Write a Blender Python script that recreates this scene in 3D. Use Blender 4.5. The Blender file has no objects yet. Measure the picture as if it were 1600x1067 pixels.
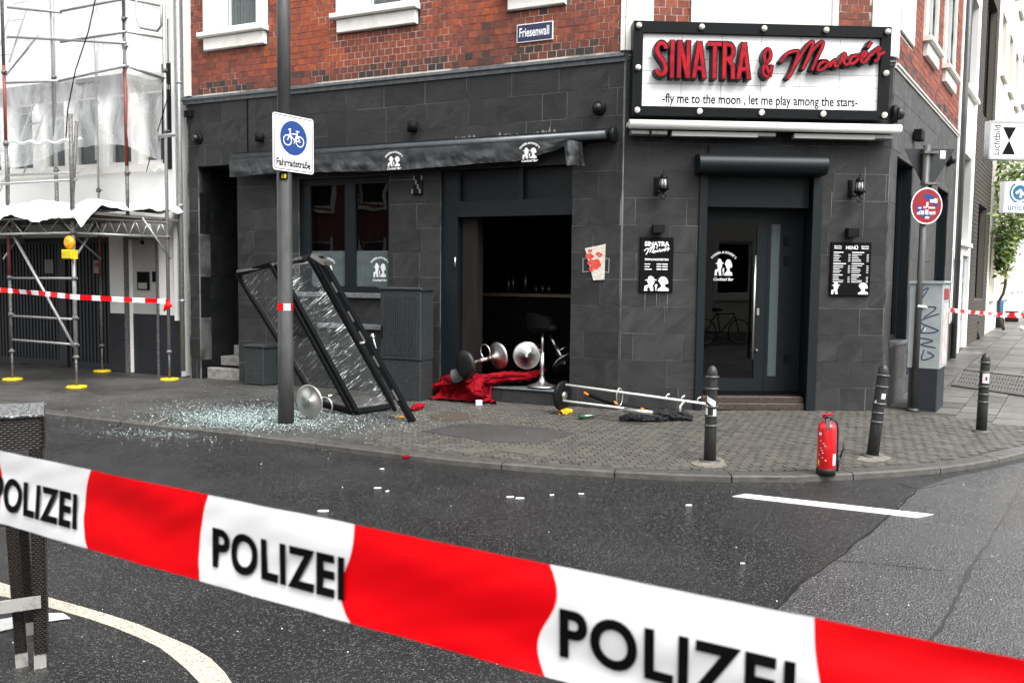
import bpy, math, random
import numpy as np
from mathutils import Vector as V, Matrix, noise, geometry
random.seed(7); np.random.seed(7)
R = math.radians
sc = bpy.context.scene
col = sc.collection

# ---------------------------------------------------------------- camera, light, exposure
FP, PITCH, ROLL = 1361.0, R(4.0), R(0.65)
CAM = V((0, 0, 1.6))
_fw = V((0, math.cos(PITCH), -math.sin(PITCH))); _up = V((0, math.sin(PITCH), math.cos(PITCH))); _ri = V((1, 0, 0))
IR = _ri*math.cos(ROLL) + _up*math.sin(ROLL); IU = -_ri*math.sin(ROLL) + _up*math.cos(ROLL)
cd = bpy.data.cameras.new('camera'); cam = bpy.data.objects.new('camera', cd); col.objects.link(cam)
m = Matrix((IR, IU, -_fw)).transposed().to_4x4(); m.translation = CAM; cam.matrix_world = m
cd.sensor_width = 36; cd.lens = 36*FP/1600; cd.clip_start = .05; cd.clip_end = 800
cd.dof.use_dof = True; cd.dof.focus_distance = 9.8; cd.dof.aperture_fstop = 13
sc.camera = cam
w = bpy.data.worlds.new('World'); sc.world = w; w.use_nodes = True
nt = w.node_tree; bg = nt.nodes['Background']; sky = nt.nodes.new('ShaderNodeTexSky')
SUN_EL, SUN_ROT = R(55), R(142)
sky.sky_type = 'NISHITA'; sky.sun_disc = False; sky.sun_elevation = SUN_EL; sky.sun_rotation = SUN_ROT; sky.dust_density = 4; sky.ozone_density = 1
hs = nt.nodes.new('ShaderNodeHueSaturation'); hs.inputs['Saturation'].default_value = .14
nt.links.new(sky.outputs[0], hs.inputs['Color']); nt.links.new(hs.outputs[0], bg.inputs[0]); bg.inputs[1].default_value = .15
sl = bpy.data.lights.new('sun', 'SUN'); sl.energy = 1.0; sl.angle = R(40); sl.color = (1, .98, .95)
so = bpy.data.objects.new('sun', sl); col.objects.link(so); so.rotation_euler = (R(90)-SUN_EL, 0, R(180)-SUN_ROT+R(0))
so.rotation_euler = V((math.sin(SUN_ROT)*math.cos(SUN_EL), math.cos(SUN_ROT)*math.cos(SUN_EL), math.sin(SUN_EL))).to_track_quat('Z', 'Y').to_euler()
sc.view_settings.view_transform = 'Standard'; sc.view_settings.look = 'None'
sc.view_settings.exposure = 1.5; sc.view_settings.gamma = 1; sc.view_settings.use_curve_mapping = False
sc.render.engine = 'CYCLES'; sc.cycles.max_bounces = 8; sc.cycles.transparent_max_bounces = 16; sc.cycles.caustics_reflective = False; sc.cycles.caustics_refractive = False

# ---------------------------------------------------------------- geometry of the place
def ray(x, y):
    return (_fw*FP + IR*(x-800) - IU*(y-533.5)).normalized()
def G(x, y, z=0.0):                      # ground point seen at a pixel
    d = ray(x, y); return CAM + d*((z-CAM.z)/d.z)
def AT(x, y, Y):                         # point at a depth
    d = ray(x, y); return CAM + d*(Y/d.y)
class Fr:
    def __init__(s, o, us, uz=V((0, 0, 1))):
        s.o = V(o); s.uz = V(uz).normalized(); s.us = V(us); s.us = (s.us-s.uz*s.us.dot(s.uz)).normalized(); s.n = s.us.cross(s.uz)
    def P(s, a, z, n=0): return s.o + s.us*a + s.uz*z + s.n*n
    def px(s, x, y, n=0):
        d = ray(x, y); t = ((s.o + s.n*n - CAM).dot(s.n))/d.dot(s.n); p = CAM + d*t - s.o
        return (p.dot(s.us), p.dot(s.uz))
A = G(966, 640)
dL = ray(-2134, 408); dL.z = 0; L = Fr(A, -dL)
a_ = R(87.3); F = Fr(A, (math.sin(a_), math.cos(a_), 0))
FW = F.px(1376, 642)[0]; B = F.P(FW, 0)
dR = ray(1708, 448); dR.z = 0; Rr = Fr(B, dR)
def gz(p):
    t = (V((p[0], p[1], 0))-B).dot(Rr.us) - .3
    if t <= 0: return 0.0
    return .038*min(t, 9) + .02*max(0, min(t, 60)-9)
def drop(p, dz=0): return V((p[0], p[1], gz(p)+dz))

# ---------------------------------------------------------------- mesh building
class MB:
    def __init__(s): s.v = []; s.f = []; s.m = []; s.sm = []; s.mi = 0; s.smooth = False
    def add(s, vs, fs):
        b = len(s.v); s.v += [tuple(v) for v in vs]
        for f in fs: s.f.append(tuple(i+b for i in f)); s.m.append(s.mi); s.sm.append(s.smooth)
        return s
    def hexa(s, p):      # 8 corners: bottom 4 ccw, top 4 ccw
        return s.add(p, [(3, 2, 1, 0), (4, 5, 6, 7), (0, 1, 5, 4), (1, 2, 6, 5), (2, 3, 7, 6), (3, 0, 4, 7)])
    def fbox(s, fr, s0, s1, z0, z1, n0, n1):
        P = fr.P
        return s.hexa([P(s0, z0, n1), P(s1, z0, n1), P(s1, z0, n0), P(s0, z0, n0), P(s0, z1, n1), P(s1, z1, n1), P(s1, z1, n0), P(s0, z1, n0)])
    def rbox(s, fr, s0, s1, z0, z1, n0, n1, b=.01):   # box with chamfered front edges
        P = fr.P; nb = n1-b
        vs = [P(s0, z0, n0), P(s1, z0, n0), P(s1, z1, n0), P(s0, z1, n0), P(s0, z0, nb), P(s1, z0, nb), P(s1, z1, nb), P(s0, z1, nb),
              P(s0+b, z0+b, n1), P(s1-b, z0+b, n1), P(s1-b, z1-b, n1), P(s0+b, z1-b, n1)]
        fs = [(3, 2, 1, 0), (8, 9, 10, 11)] + [(i, (i+1) % 4, 4+(i+1) % 4, 4+i) for i in range(4)] + [(4+i, 4+(i+1) % 4, 8+(i+1) % 4, 8+i) for i in range(4)]
        return s.add(vs, fs)
    def bar(s, p0, p1, w, h, up=V((0, 0, 1))):
        p0 = V(p0); p1 = V(p1); d = (p1-p0).normalized(); x = d.cross(V(up)).normalized()*w/2; y = x.cross(d).normalized()*h/2
        return s.hexa([p0-x-y, p0+x-y, p0+x+y, p0-x+y, p1-x-y, p1+x-y, p1+x+y, p1-x+y])
    def tube(s, pts, r, seg=10, closed=False, cap=True):
        pts = [V(p) for p in pts]; n = len(pts); rs = r if isinstance(r, (list, tuple)) else [r]*n
        sm = s.smooth; s.smooth = True; vs = []; prev = None
        for i in range(n):
            if closed: t = (pts[(i+1) % n]-pts[i-1]).normalized()
            else: t = (pts[min(i+1, n-1)]-pts[max(i-1, 0)]).normalized()
            if prev is None:
                x = t.orthogonal().normalized()
            else:
                x = (prev - t*prev.dot(t)); x = x.normalized() if x.length > 1e-6 else t.orthogonal().normalized()
            prev = x; y = t.cross(x)
            for k in range(seg):
                a = 2*math.pi*k/seg; vs.append(pts[i]+(x*math.cos(a)+y*math.sin(a))*rs[i])
        fs = []
        for i in range(n if closed else n-1):
            j = (i+1) % n
            for k in range(seg): fs.append((i*seg+k, i*seg+(k+1) % seg, j*seg+(k+1) % seg, j*seg+k))
        s.add(vs, fs)
        if cap and not closed:
            s.smooth = False; b = len(s.v)-n*seg
            s.f.append(tuple(b+k for k in reversed(range(seg)))); s.m.append(s.mi); s.sm.append(False)
            s.f.append(tuple(b+(n-1)*seg+k for k in range(seg))); s.m.append(s.mi); s.sm.append(False)
        s.smooth = sm; return s
    def lathe(s, o, ax, prof, seg=20, cap=True):   # prof: (radius, height)
        o = V(o); ax = V(ax).normalized(); x = ax.orthogonal().normalized(); y = ax.cross(x); sm = s.smooth; s.smooth = True
        vs = []
        for r, h in prof:
            for k in range(seg):
                a = 2*math.pi*k/seg; vs.append(o+ax*h+(x*math.cos(a)+y*math.sin(a))*max(r, 1e-5))
        fs = []
        for i in range(len(prof)-1):
            for k in range(seg): fs.append((i*seg+k, i*seg+(k+1) % seg, (i+1)*seg+(k+1) % seg, (i+1)*seg+k))
        s.add(vs, fs); s.smooth = False
        if cap:
            b = len(s.v)-len(prof)*seg
            s.f.append(tuple(b+k for k in reversed(range(seg)))); s.m.append(s.mi); s.sm.append(False)
            b += (len(prof)-1)*seg
            s.f.append(tuple(b+k for k in range(seg))); s.m.append(s.mi); s.sm.append(False)
        s.smooth = sm; return s
    def poly(s, fr, pts, n0, n1):
        if sum(pts[i-1][0]*pts[i][1]-pts[i][0]*pts[i-1][1] for i in range(len(pts))) < 0: pts = pts[::-1]
        k = len(pts); vs = [fr.P(p[0], p[1], n1) for p in pts]+[fr.P(p[0], p[1], n0) for p in pts]
        tri = geometry.tessellate_polygon([[V((p[0], p[1], 0)) for p in pts]])
        fs = []
        for t in tri:
            a, b, c = [V((pts[i][0], pts[i][1])) for i in t]
            if (b-a).cross(c-a) < 0: t = t[::-1]
            fs.append(tuple(t)); fs.append(tuple(i+k for i in reversed(t)))
        fs += [(i, i+k, (i+1) % k+k, (i+1) % k) for i in range(k)]
        return s.add(vs, fs)
    def ribbon(s, fr, pts, w, n0, n1, closed=False, o=(0, 0), sc_=(1, 1)):
        pts = [V((p[0]*sc_[0]+o[0], p[1]*sc_[1]+o[1])) for p in pts]; n = len(pts); a = []; b = []
        for i in range(n):
            if closed: d0 = (pts[i]-pts[i-1]).normalized(); d1 = (pts[(i+1) % n]-pts[i]).normalized()
            else:
                d1 = (pts[min(i+1, n-1)]-pts[min(i, n-2)]).normalized(); d0 = (pts[max(i, 1)]-pts[max(i-1, 0)]).normalized()
            t = d0+d1; t = t.normalized() if t.length > .2 else d0
            nn = V((-t.y, t.x)); c = max(.45, nn.dot(V((-d1.y, d1.x)))); ww = (w[i] if isinstance(w, list) else w)
            a.append(pts[i]+nn*ww/2/c); b.append(pts[i]-nn*ww/2/c)
        vs = []
        for i in range(n): vs += [fr.P(a[i].x, a[i].y, n1), fr.P(b[i].x, b[i].y, n1), fr.P(b[i].x, b[i].y, n0), fr.P(a[i].x, a[i].y, n0)]
        fs = []
        for i in range(n if closed else n-1):
            j = (i+1) % n
            for k in range(4): fs.append((i*4+k, i*4+(k+1) % 4, j*4+(k+1) % 4, j*4+k))
        if not closed: fs += [(3, 2, 1, 0), tuple((n-1)*4+k for k in range(4))]
        return s.add(vs, fs)
    def grid(s, fn, nu, nv, wrap=False):
        sm = s.smooth; s.smooth = True
        vs = [fn(i/nu, j/nv) for j in range(nv+1) for i in range(nu+1)]
        s.add(vs, [(j*(nu+1)+i, j*(nu+1)+i+1, (j+1)*(nu+1)+i+1, (j+1)*(nu+1)+i) for j in range(nv) for i in range(nu)])
        s.smooth = sm; return s
LOC = {}
def mesh(name, mb, mats, loc):
    me = bpy.data.meshes.new(name); l = V(loc)
    me.from_pydata([(v[0]-l.x, v[1]-l.y, v[2]-l.z) for v in mb.v], [], mb.f)
    if not isinstance(mats, (list, tuple)): mats = [mats]
    for k in mats: me.materials.append(k)
    me.polygons.foreach_set('material_index', mb.m); me.polygons.foreach_set('use_smooth', mb.sm); me.update()
    return me
def part(parent, name, mb, mats, kind=None, label=None):
    o = bpy.data.objects.new(name, mesh(name, mb, mats, LOC[parent.name])); col.objects.link(o); o.parent = parent
    LOC[o.name] = LOC[parent.name]
    if kind: o['kind'] = kind
    if label: o['label'] = label
    return o
def tag(o, label=None, cat=None, group=None, kind=None):
    for k, v in (('label', label), ('category', cat), ('group', group), ('kind', kind)):
        if v: o[k] = v
    return o
def thing(name, loc, label, cat, group=None):
    o = bpy.data.objects.new(name, None); o.empty_display_size = .1; col.objects.link(o); o.location = loc; LOC[o.name] = V(loc)
    return tag(o, label, cat, group)
def solo(name, mb, mats, label, cat=None, group=None, kind=None):
    vs = np.array(mb.v); loc = V(((vs[:, 0].min()+vs[:, 0].max())/2, (vs[:, 1].min()+vs[:, 1].max())/2, vs[:, 2].min()))
    if kind == 'structure': loc = V((0, 0, 0))
    o = bpy.data.objects.new(name, mesh(name, mb, mats, loc)); o.location = loc; col.objects.link(o); LOC[o.name] = loc
    return tag(o, label, cat, group, kind)
def clone(root, label, loc=None, rot=None):
    c = root.copy(); col.objects.link(c); c['label'] = label
    if loc is not None: c.location = loc
    if rot is not None: c.rotation_euler = rot
    for ch in root.children:
        d = ch.copy(); col.objects.link(d); d.parent = c
        for g in ch.children: e = g.copy(); col.objects.link(e); e.parent = d
    return c
UNIT = {}
def unit_box(matr, b=.0):
    if matr.name not in UNIT:
        mb = MB(); f0 = Fr((0, 0, 0), (1, 0, 0)); mb.fbox(f0, -.5, .5, -.5, .5, -.5, .5)
        UNIT[matr.name] = mesh('piece', mb, matr, (0, 0, 0))
    return UNIT[matr.name]
def piece(parent, name, fr, s0, s1, z0, z1, n0, n1, matr, kind=None):
    o = bpy.data.objects.new(name, unit_box(matr)); col.objects.link(o); o.parent = parent
    c = fr.P((s0+s1)/2, (z0+z1)/2, (n0+n1)/2) - LOC[parent.name]
    M = Matrix((fr.us*abs(s1-s0), -fr.n*abs(n1-n0), fr.uz*abs(z1-z0))).transposed().to_4x4(); M.translation = c
    o.matrix_local = M; return o
def subtract(rect, holes):
    out = [rect]
    for h in holes:
        nx = []
        for (a, b, c, d) in out:
            if h[0] >= b or h[1] <= a or h[2] >= d or h[3] <= c: nx.append((a, b, c, d)); continue
            if h[0] > a: nx.append((a, h[0], c, d)); a = h[0]
            if h[1] < b: nx.append((h[1], b, c, d)); b = h[1]
            if h[2] > c: nx.append((a, b, c, h[2]))
            if h[3] < d: nx.append((a, b, h[3], d))
        out = nx
    return [r for r in out if r[1]-r[0] > .012 and r[3]-r[2] > .012]

# ---------------------------------------------------------------- materials
def mat(name, c, rough=.6, metal=0, c2=None, scale=8, bump=0, bscale=60, detail=4, spec=.5, stretch=None, emit=None, rnd=0, r2=None, contrast=(.35, .65), trans=0, coat=0, coord='pos'):
    m = bpy.data.materials.new(name); m.use_nodes = True; t = m.node_tree; N = t.nodes; K = t.links; b = N['Principled BSDF']
    b.inputs['Base Color'].default_value = (*c, 1); b.inputs['Roughness'].default_value = rough; b.inputs['Metallic'].default_value = metal
    b.inputs['Specular IOR Level'].default_value = spec
    if coat: b.inputs['Coat Weight'].default_value = coat; b.inputs['Coat Roughness'].default_value = .1
    if trans: b.inputs['Transmission Weight'].default_value = trans
    if emit: b.inputs['Emission Color'].default_value = (*emit[0], 1); b.inputs['Emission Strength'].default_value = emit[1]
    ge = N.new('ShaderNodeNewGeometry'); mp = N.new('ShaderNodeMapping'); K.new(ge.outputs['Position'], mp.inputs[0])
    if stretch: mp.inputs['Scale'].default_value = stretch[:3]; mp.inputs['Rotation'].default_value = stretch[3:6] if len(stretch) > 3 else (0, 0, 0)
    m['n'] = 1
    colsock = None
    if c2 or r2 is not None:
        no = N.new('ShaderNodeTexNoise'); no.inputs['Scale'].default_value = scale; no.inputs['Detail'].default_value = detail; no.inputs['Roughness'].default_value = .6
        K.new(mp.outputs[0], no.inputs[0]); mr = N.new('ShaderNodeMapRange'); mr.inputs[1].default_value = contrast[0]; mr.inputs[2].default_value = contrast[1]; K.new(no.outputs[0], mr.inputs[0])
        if c2:
            mx = N.new('ShaderNodeMix'); mx.data_type = 'RGBA'; mx.inputs[6].default_value = (*c, 1); mx.inputs[7].default_value = (*c2, 1)
            K.new(mr.outputs[0], mx.inputs[0]); colsock = mx.outputs[2]
        if r2 is not None:
            m2 = N.new('ShaderNodeMapRange'); m2.inputs[3].default_value = rough; m2.inputs[4].default_value = r2; K.new(mr.outputs[0], m2.inputs[0]); K.new(m2.outputs[0], b.inputs['Roughness'])
    if rnd:
        oi = N.new('ShaderNodeObjectInfo'); hv = N.new('ShaderNodeHueSaturation'); m3 = N.new('ShaderNodeMapRange'); m3.inputs[3].default_value = 1-rnd; m3.inputs[4].default_value = 1+rnd
        K.new(oi.outputs['Random'], m3.inputs[0]); K.new(m3.outputs[0], hv.inputs['Value'])
        if colsock: K.new(colsock, hv.inputs['Color'])
        else: hv.inputs['Color'].default_value = (*c, 1)
        colsock = hv.outputs[0]
    if colsock: K.new(colsock, b.inputs['Base Color'])
    if bump:
        n2 = N.new('ShaderNodeTexNoise'); n2.inputs['Scale'].default_value = bscale; n2.inputs['Detail'].default_value = 5; K.new(mp.outputs[0], n2.inputs[0])
        bp = N.new('ShaderNodeBump'); bp.inputs['Strength'].default_value = bump; bp.inputs['Distance'].default_value = .01; K.new(n2.outputs[0], bp.inputs['Height']); K.new(bp.outputs[0], b.inputs['Normal'])
    return m
def glassm(name, tint=(1, 1, 1), f0=1.5, rough=0.0, bumpy=0):
    m = bpy.data.materials.new(name); m.use_nodes = True; t = m.node_tree; N = t.nodes; K = t.links; N.remove(N['Principled BSDF'])
    tr = N.new('ShaderNodeBsdfTransparent'); tr.inputs[0].default_value = (*tint, 1); gl = N.new('ShaderNodeBsdfGlossy'); gl.inputs['Roughness'].default_value = rough
    fr = N.new('ShaderNodeFresnel'); fr.inputs[0].default_value = f0; mx = N.new('ShaderNodeMixShader'); g0 = N.new('ShaderNodeNewGeometry'); su = N.new('ShaderNodeMath'); su.operation = 'SUBTRACT'; su.inputs[0].default_value = 1; K.new(g0.outputs['Backfacing'], su.inputs[1]); mu = N.new('ShaderNodeMath'); mu.operation = 'MULTIPLY'; K.new(fr.outputs[0], mu.inputs[0]); K.new(su.outputs[0], mu.inputs[1]); K.new(mu.outputs[0], mx.inputs[0]); K.new(tr.outputs[0], mx.inputs[1]); K.new(gl.outputs[0], mx.inputs[2])
    if bumpy:
        no = N.new('ShaderNodeTexNoise'); no.inputs['Scale'].default_value = 1.3; bp = N.new('ShaderNodeBump'); bp.inputs['Strength'].default_value = bumpy; bp.inputs['Distance'].default_value = .02
        ge = N.new('ShaderNodeNewGeometry'); K.new(ge.outputs['Position'], no.inputs[0]); K.new(no.outputs[0], bp.inputs['Height']); K.new(bp.outputs[0], gl.inputs['Normal'])
    K.new(mx.outputs[0], N['Material Output'].inputs[0]); return m
def sheer(name, c, lo, hi, scale, stretch=(1, 1, 1), rough=.3, c0=.4, c1=.7):     # translucent foil: white where creased, clear between
    m = bpy.data.materials.new(name); m.use_nodes = True; t = m.node_tree; N = t.nodes; K = t.links; b = N['Principled BSDF']
    b.inputs['Base Color'].default_value = (*c, 1); b.inputs['Roughness'].default_value = rough
    ge = N.new('ShaderNodeNewGeometry'); mp = N.new('ShaderNodeMapping'); mp.inputs['Scale'].default_value = stretch; K.new(ge.outputs['Position'], mp.inputs[0])
    no = N.new('ShaderNodeTexNoise'); no.inputs['Scale'].default_value = scale; no.inputs['Detail'].default_value = 6; no.inputs['Roughness'].default_value = .65; no.inputs['Distortion'].default_value = .6; K.new(mp.outputs[0], no.inputs[0])
    mr = N.new('ShaderNodeMapRange'); mr.inputs[1].default_value = c0; mr.inputs[2].default_value = c1; mr.inputs[3].default_value = lo; mr.inputs[4].default_value = hi
    K.new(no.outputs[0], mr.inputs[0]); K.new(mr.outputs[0], b.inputs['Alpha']); return m
M = {}
def streaks(N, K, src, rot, scl):
    a = N.new('ShaderNodeMapping'); a.inputs['Rotation'].default_value = rot; K.new(src, a.inputs[0]); b = N.new('ShaderNodeMapping'); b.inputs['Scale'].default_value = scl; K.new(a.outputs[0], b.inputs[0]); return b.outputs[0]
def slate(name, c, c2, ang_=38, st=.5, k=1.22):
    m = mat(name, c, .5, c2=c2, scale=5, rnd=.13, r2=.68, spec=.2)
    t = m.node_tree; N = t.nodes; K = t.links; b = N['Principled BSDF']
    ge = N.new('ShaderNodeNewGeometry'); oi = N.new('ShaderNodeObjectInfo'); ad = N.new('ShaderNodeVectorMath'); K.new(streaks(N, K, ge.outputs[0], (0, R(ang_), 0), (2.2, 5, 7)), ad.inputs[0]); K.new(oi.outputs['Location'], ad.inputs[1])
    no = N.new('ShaderNodeTexNoise'); no.inputs['Scale'].default_value = 1; no.inputs['Detail'].default_value = 7; no.inputs['Roughness'].default_value = .68; no.inputs['Distortion'].default_value = .4; K.new(ad.outputs[0], no.inputs[0])
    bp = N.new('ShaderNodeBump'); bp.inputs['Strength'].default_value = st; bp.inputs['Distance'].default_value = .02; K.new(no.outputs[0], bp.inputs['Height']); K.new(bp.outputs[0], b.inputs['Normal'])
    old = b.inputs['Base Color'].links[0].from_socket; mr = N.new('ShaderNodeMapRange'); mr.inputs[1].default_value = .46; mr.inputs[2].default_value = .66; K.new(no.outputs[0], mr.inputs[0])
    mx = N.new('ShaderNodeMix'); mx.data_type = 'RGBA'; K.new(mr.outputs[0], mx.inputs[0]); K.new(old, mx.inputs[6]); mx.inputs[7].default_value = (*[x*k for x in c2], 1); K.new(mx.outputs[2], b.inputs['Base Color'])
    return m
M['slate'] = slate('slate_cladding', (.0225, .0230, .0231), (.033, .0333, .033))
SLT = [M['slate'], M['slate'], slate('slate_cladding_rough', (.0225, .023, .0231), (.034, .034, .0336), 52, .65, 1.25), slate('slate_cladding_smooth', (.0215, .022, .0222), (.029, .0293, .0292), -30, .25, 1.1), slate('slate_cladding_flat', (.0215, .022, .022), (.030, .0302, .0301), 10, .35, 1.15)]
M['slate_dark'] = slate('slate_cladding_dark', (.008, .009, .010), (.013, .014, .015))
M['grout'] = mat('grey_grout', (.15, .15, .147), .9, c2=(.02, .02, .02), scale=1.9, contrast=(.42, .6))
M['anthracite'] = mat('anthracite_paint', (.006, .0095, .012), .45, spec=.25, c2=(.0075, .0115, .014), scale=6, bump=.05, bscale=30)
M['black_paint'] = mat('black_paint', (.005, .0065, .007), .4, c2=(.007, .008, .009), scale=20, spec=.12)
M['black_matt'] = mat('matt_black', (.004, .0045, .005), .7, c2=(.007, .0075, .008), scale=10, spec=.15)
M['ledge'] = mat('cornice_zinc', (.075, .085, .092), .5, c2=(.14, .15, .155), scale=14, bump=.05)
M['white'] = mat('white_render', (.80, .80, .78), .8, c2=(.85, .85, .83), scale=2.2, bump=.15, bscale=40)
M['white_stone'] = mat('old_white_stone', (.70, .68, .60), .8, c2=(.80, .79, .74), scale=5, bump=.2, bscale=35, contrast=(.3, .5))
M['white_frame'] = mat('white_window_frame', (.80, .80, .77), .35)
M['grey_metal'] = mat('galvanised_steel', (.30, .31, .31), .45, .6, c2=(.42, .42, .41), scale=25, bump=.1)
M['dark_steel'] = mat('dirty_steel', (.07, .07, .07), .55, .3, c2=(.2, .19, .18), scale=30, bump=.2)
M['red_steel'] = mat('red_painted_steel', (.26, .035, .025), .55, .1, c2=(.13, .05, .04), scale=22, bump=.2)
M['chrome'] = mat('brushed_chrome', (.62, .61, .58), .34, 1, bump=.03, bscale=200)
M['post'] = mat('grey_post_paint', (.060, .064, .063), .42, .2, c2=(.095, .096, .093), scale=7, stretch=(1, 1, .35), bump=.05)
M['bollard'] = mat('bollard_iron', (.016, .017, .018), .38, .2, c2=(.035, .035, .035), scale=30, bump=.25, bscale=120)
M['ring'] = mat('bollard_ring', (.06, .06, .06), .4, .4, c2=(.14, .14, .135), scale=50)
M['red'] = mat('extinguisher_red', (.62, .008, .012), .28, coat=.4)
M['black_rubber'] = mat('black_rubber', (.008, .008, .008), .5)
M['yellow'] = mat('yellow_plastic', (.75, .56, .01), .5, c2=(.6, .42, .01), scale=12)
M['amber'] = mat('amber_lens', (.85, .36, .01), .2, coat=.4)
M['label_white'] = mat('white_print', (.78, .78, .78), .5)
M['print_black'] = mat('black_print', (.003, .003, .0035), .6, spec=.1)
M['grey_print'] = mat('dark_grey_print', (.06, .06, .065), .6)
M['blue'] = mat('sign_blue', (.002, .040, .20), .4)
M['navy'] = mat('enamel_navy', (.012, .02, .07), .3)
M['sign_red'] = mat('sign_red', (.26, .003, .008), .4)
M['crimson'] = mat('letter_red_face', (.27, .0008, .010), .5, spec=.15, c2=(.38, .004, .014), scale=9, detail=1, contrast=(.42, .55))
M['tape_white'] = mat('tape_white_foil', (.93, .93, .93), .35, spec=.3)
M['tape_red'] = mat('tape_red_foil', (.80, .0, .004), .4, spec=.25)
M['cloth_red'] = mat('crimson_cloth', (.30, .002, .009), .9, spec=.15, c2=(.13, .001, .005), scale=6, bump=.3, bscale=300)
M['cloth_black'] = mat('black_cloth', (.005, .0055, .0065), .6, spec=.25, c2=(.009, .0095, .011), scale=8, bump=.3, bscale=300)
M['canvas'] = mat('weathered_awning_canvas', (.032, .036, .039), .65, c2=(.046, .05, .053), scale=9, stretch=(1, 1, .4), bump=.35, bscale=22)
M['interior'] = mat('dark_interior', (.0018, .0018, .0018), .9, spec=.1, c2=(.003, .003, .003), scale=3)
M['brown'] = mat('dark_brown_wood', (.012, .0095, .0088), .7, spec=.15, c2=(.018, .015, .0135), scale=3, stretch=(3, 3, .4))
M['brass'] = mat('counter_edge', (.10, .075, .035), .5)
M['glass'] = glassm('window_glass', (.5, .54, .54), 1.5, bumpy=.12); M['glass_clear'] = glassm('clear_window_glass', (.88, .9, .9), 1.5, bumpy=.1)
M['door_glass'] = glassm('door_glass', (.15, .17, .17), 1.55, bumpy=.03)
M['frost'] = mat('frosted_film', (.075, .10, .105), .3, spec=.5)
M['cabinet'] = mat('cabinet_grey_green', (.019, .0245, .026), .5, c2=(.055, .062, .063), scale=38, contrast=(.52, .72), bump=.1, r2=.6)
M['cabinet_light'] = mat('cabinet_light_grey', (.34, .38, .38), .5, c2=(.26, .29, .28), scale=4)
M['granite'] = mat('brown_granite', (.014, .012, .011), .3, c2=(.10, .075, .055), scale=110, detail=2, contrast=(.48, .56))
M['step'] = mat('worn_stone_step', (.16, .155, .14), .8, c2=(.30, .29, .27), scale=12, bump=.3)
M['garage'] = mat('garage_steel', (.010, .012, .015), .5, c2=(.014, .017, .02), scale=5)
M['plinth'] = mat('plinth_paint', (.006, .009, .013), .6, c2=(.010, .013, .017), scale=4)
M['tarp'] = mat('white_tarpaulin', (.72, .73, .73), .5, c2=(.80, .80, .80), scale=4, bump=.4, bscale=7)
M['sheet'] = sheer('clear_scaffold_foil', (.85, .87, .87), .22, .75, 1.9, (1.2, 1.2, .45), c0=.42, c1=.80)
M['crack'] = sheer('shattered_pane', (.5, .52, .52), .05, .8, 16, (1, 1, .3), .1, .52, .70)
M['poster'] = mat('torn_paper', (.52, .48, .40), .8, c2=(.72, .68, .6), scale=30, bump=.3)
M['poster_red'] = mat('poster_red_print', (.60, .03, .02), .7, c2=(.7, .3, .2), scale=60, contrast=(.5, .7))
M['slab'] = mat('paving_slab', (.13, .125, .115), .5, c2=(.075, .073, .068), scale=5, rnd=.3, bump=.3, bscale=80, r2=.4)
def setts(name, c, c2): return mat(name, c, .6, c2=c2, scale=14, rnd=.13, bump=.5, bscale=110, r2=.42)
M['sett'] = [setts('sett_a', (.074, .069, .060), (.10, .094, .082)), setts('sett_b', (.066, .062, .055), (.09, .085, .075)), setts('sett_c', (.082, .077, .066), (.112, .105, .091))]
M['kerb'] = mat('basalt_kerb', (.05, .049, .045), .5, c2=(.09, .086, .077), scale=9, rnd=.2, bump=.4, bscale=70, r2=.35)
def asphalt(name, lo, hi, wetlo, wethi, bs=.7, speck=.35, wet=None, vs=135):
    m = mat(name, lo, .5, spec=wet or 1.0); t = m.node_tree; N = t.nodes; K = t.links; b = N['Principled BSDF']; ge = N.new('ShaderNodeNewGeometry')
    def nz(s, d=4, w=.6):
        n = N.new('ShaderNodeTexNoise'); n.inputs['Scale'].default_value = s; n.inputs['Detail'].default_value = d; n.inputs['Roughness'].default_value = w; K.new(ge.outputs[0], n.inputs[0]); return n.outputs[0]
    def mr(x, a, b_, c, d):
        n = N.new('ShaderNodeMapRange'); n.inputs[1].default_value = a; n.inputs[2].default_value = b_; n.inputs[3].default_value = c; n.inputs[4].default_value = d; K.new(x, n.inputs[0]); return n.outputs[0]
    def mx(f, a, c):
        n = N.new('ShaderNodeMix'); n.data_type = 'RGBA'; K.new(f, n.inputs[0])
        for i, x in ((6, a), (7, c)):
            if isinstance(x, tuple): n.inputs[i].default_value = (*x, 1)
            else: K.new(x, n.inputs[i])
        return n.outputs[2]
    c = mx(mr(nz(1.1, 5), .35, .65, 0, 1), lo, hi)
    vo = N.new('ShaderNodeTexVoronoi'); vo.inputs['Scale'].default_value = vs; K.new(ge.outputs[0], vo.inputs[0])
    sep = N.new('ShaderNodeSeparateColor'); K.new(vo.outputs['Color'], sep.inputs[0])
    c = mx(mr(sep.outputs[0], .80, .95, 0, speck), c, (.36, .35, .33))
    c = mx(mr(sep.outputs[1], .6, 1, 0, .7), c, (.012, .012, .012))
    K.new(c, b.inputs['Base Color'])
    K.new(mr(nz(.55, 4), .38, .62, wetlo, wethi), b.inputs['Roughness'])
    bp = N.new('ShaderNodeBump'); bp.inputs['Strength'].default_value = bs; bp.inputs['Distance'].default_value = .012
    ad = N.new('ShaderNodeMath'); ad.operation = 'ADD'; K.new(nz(120, 2), ad.inputs[0]); K.new(vo.outputs['Distance'], ad.inputs[1]); K.new(ad.outputs[0], bp.inputs['Height']); K.new(bp.outputs[0], b.inputs['Normal'])
    return m
M['road'] = asphalt('wet_asphalt', (.0085, .0085, .009), (.0155, .0155, .016), .16, .42, .5, .26, .45, 150)
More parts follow.
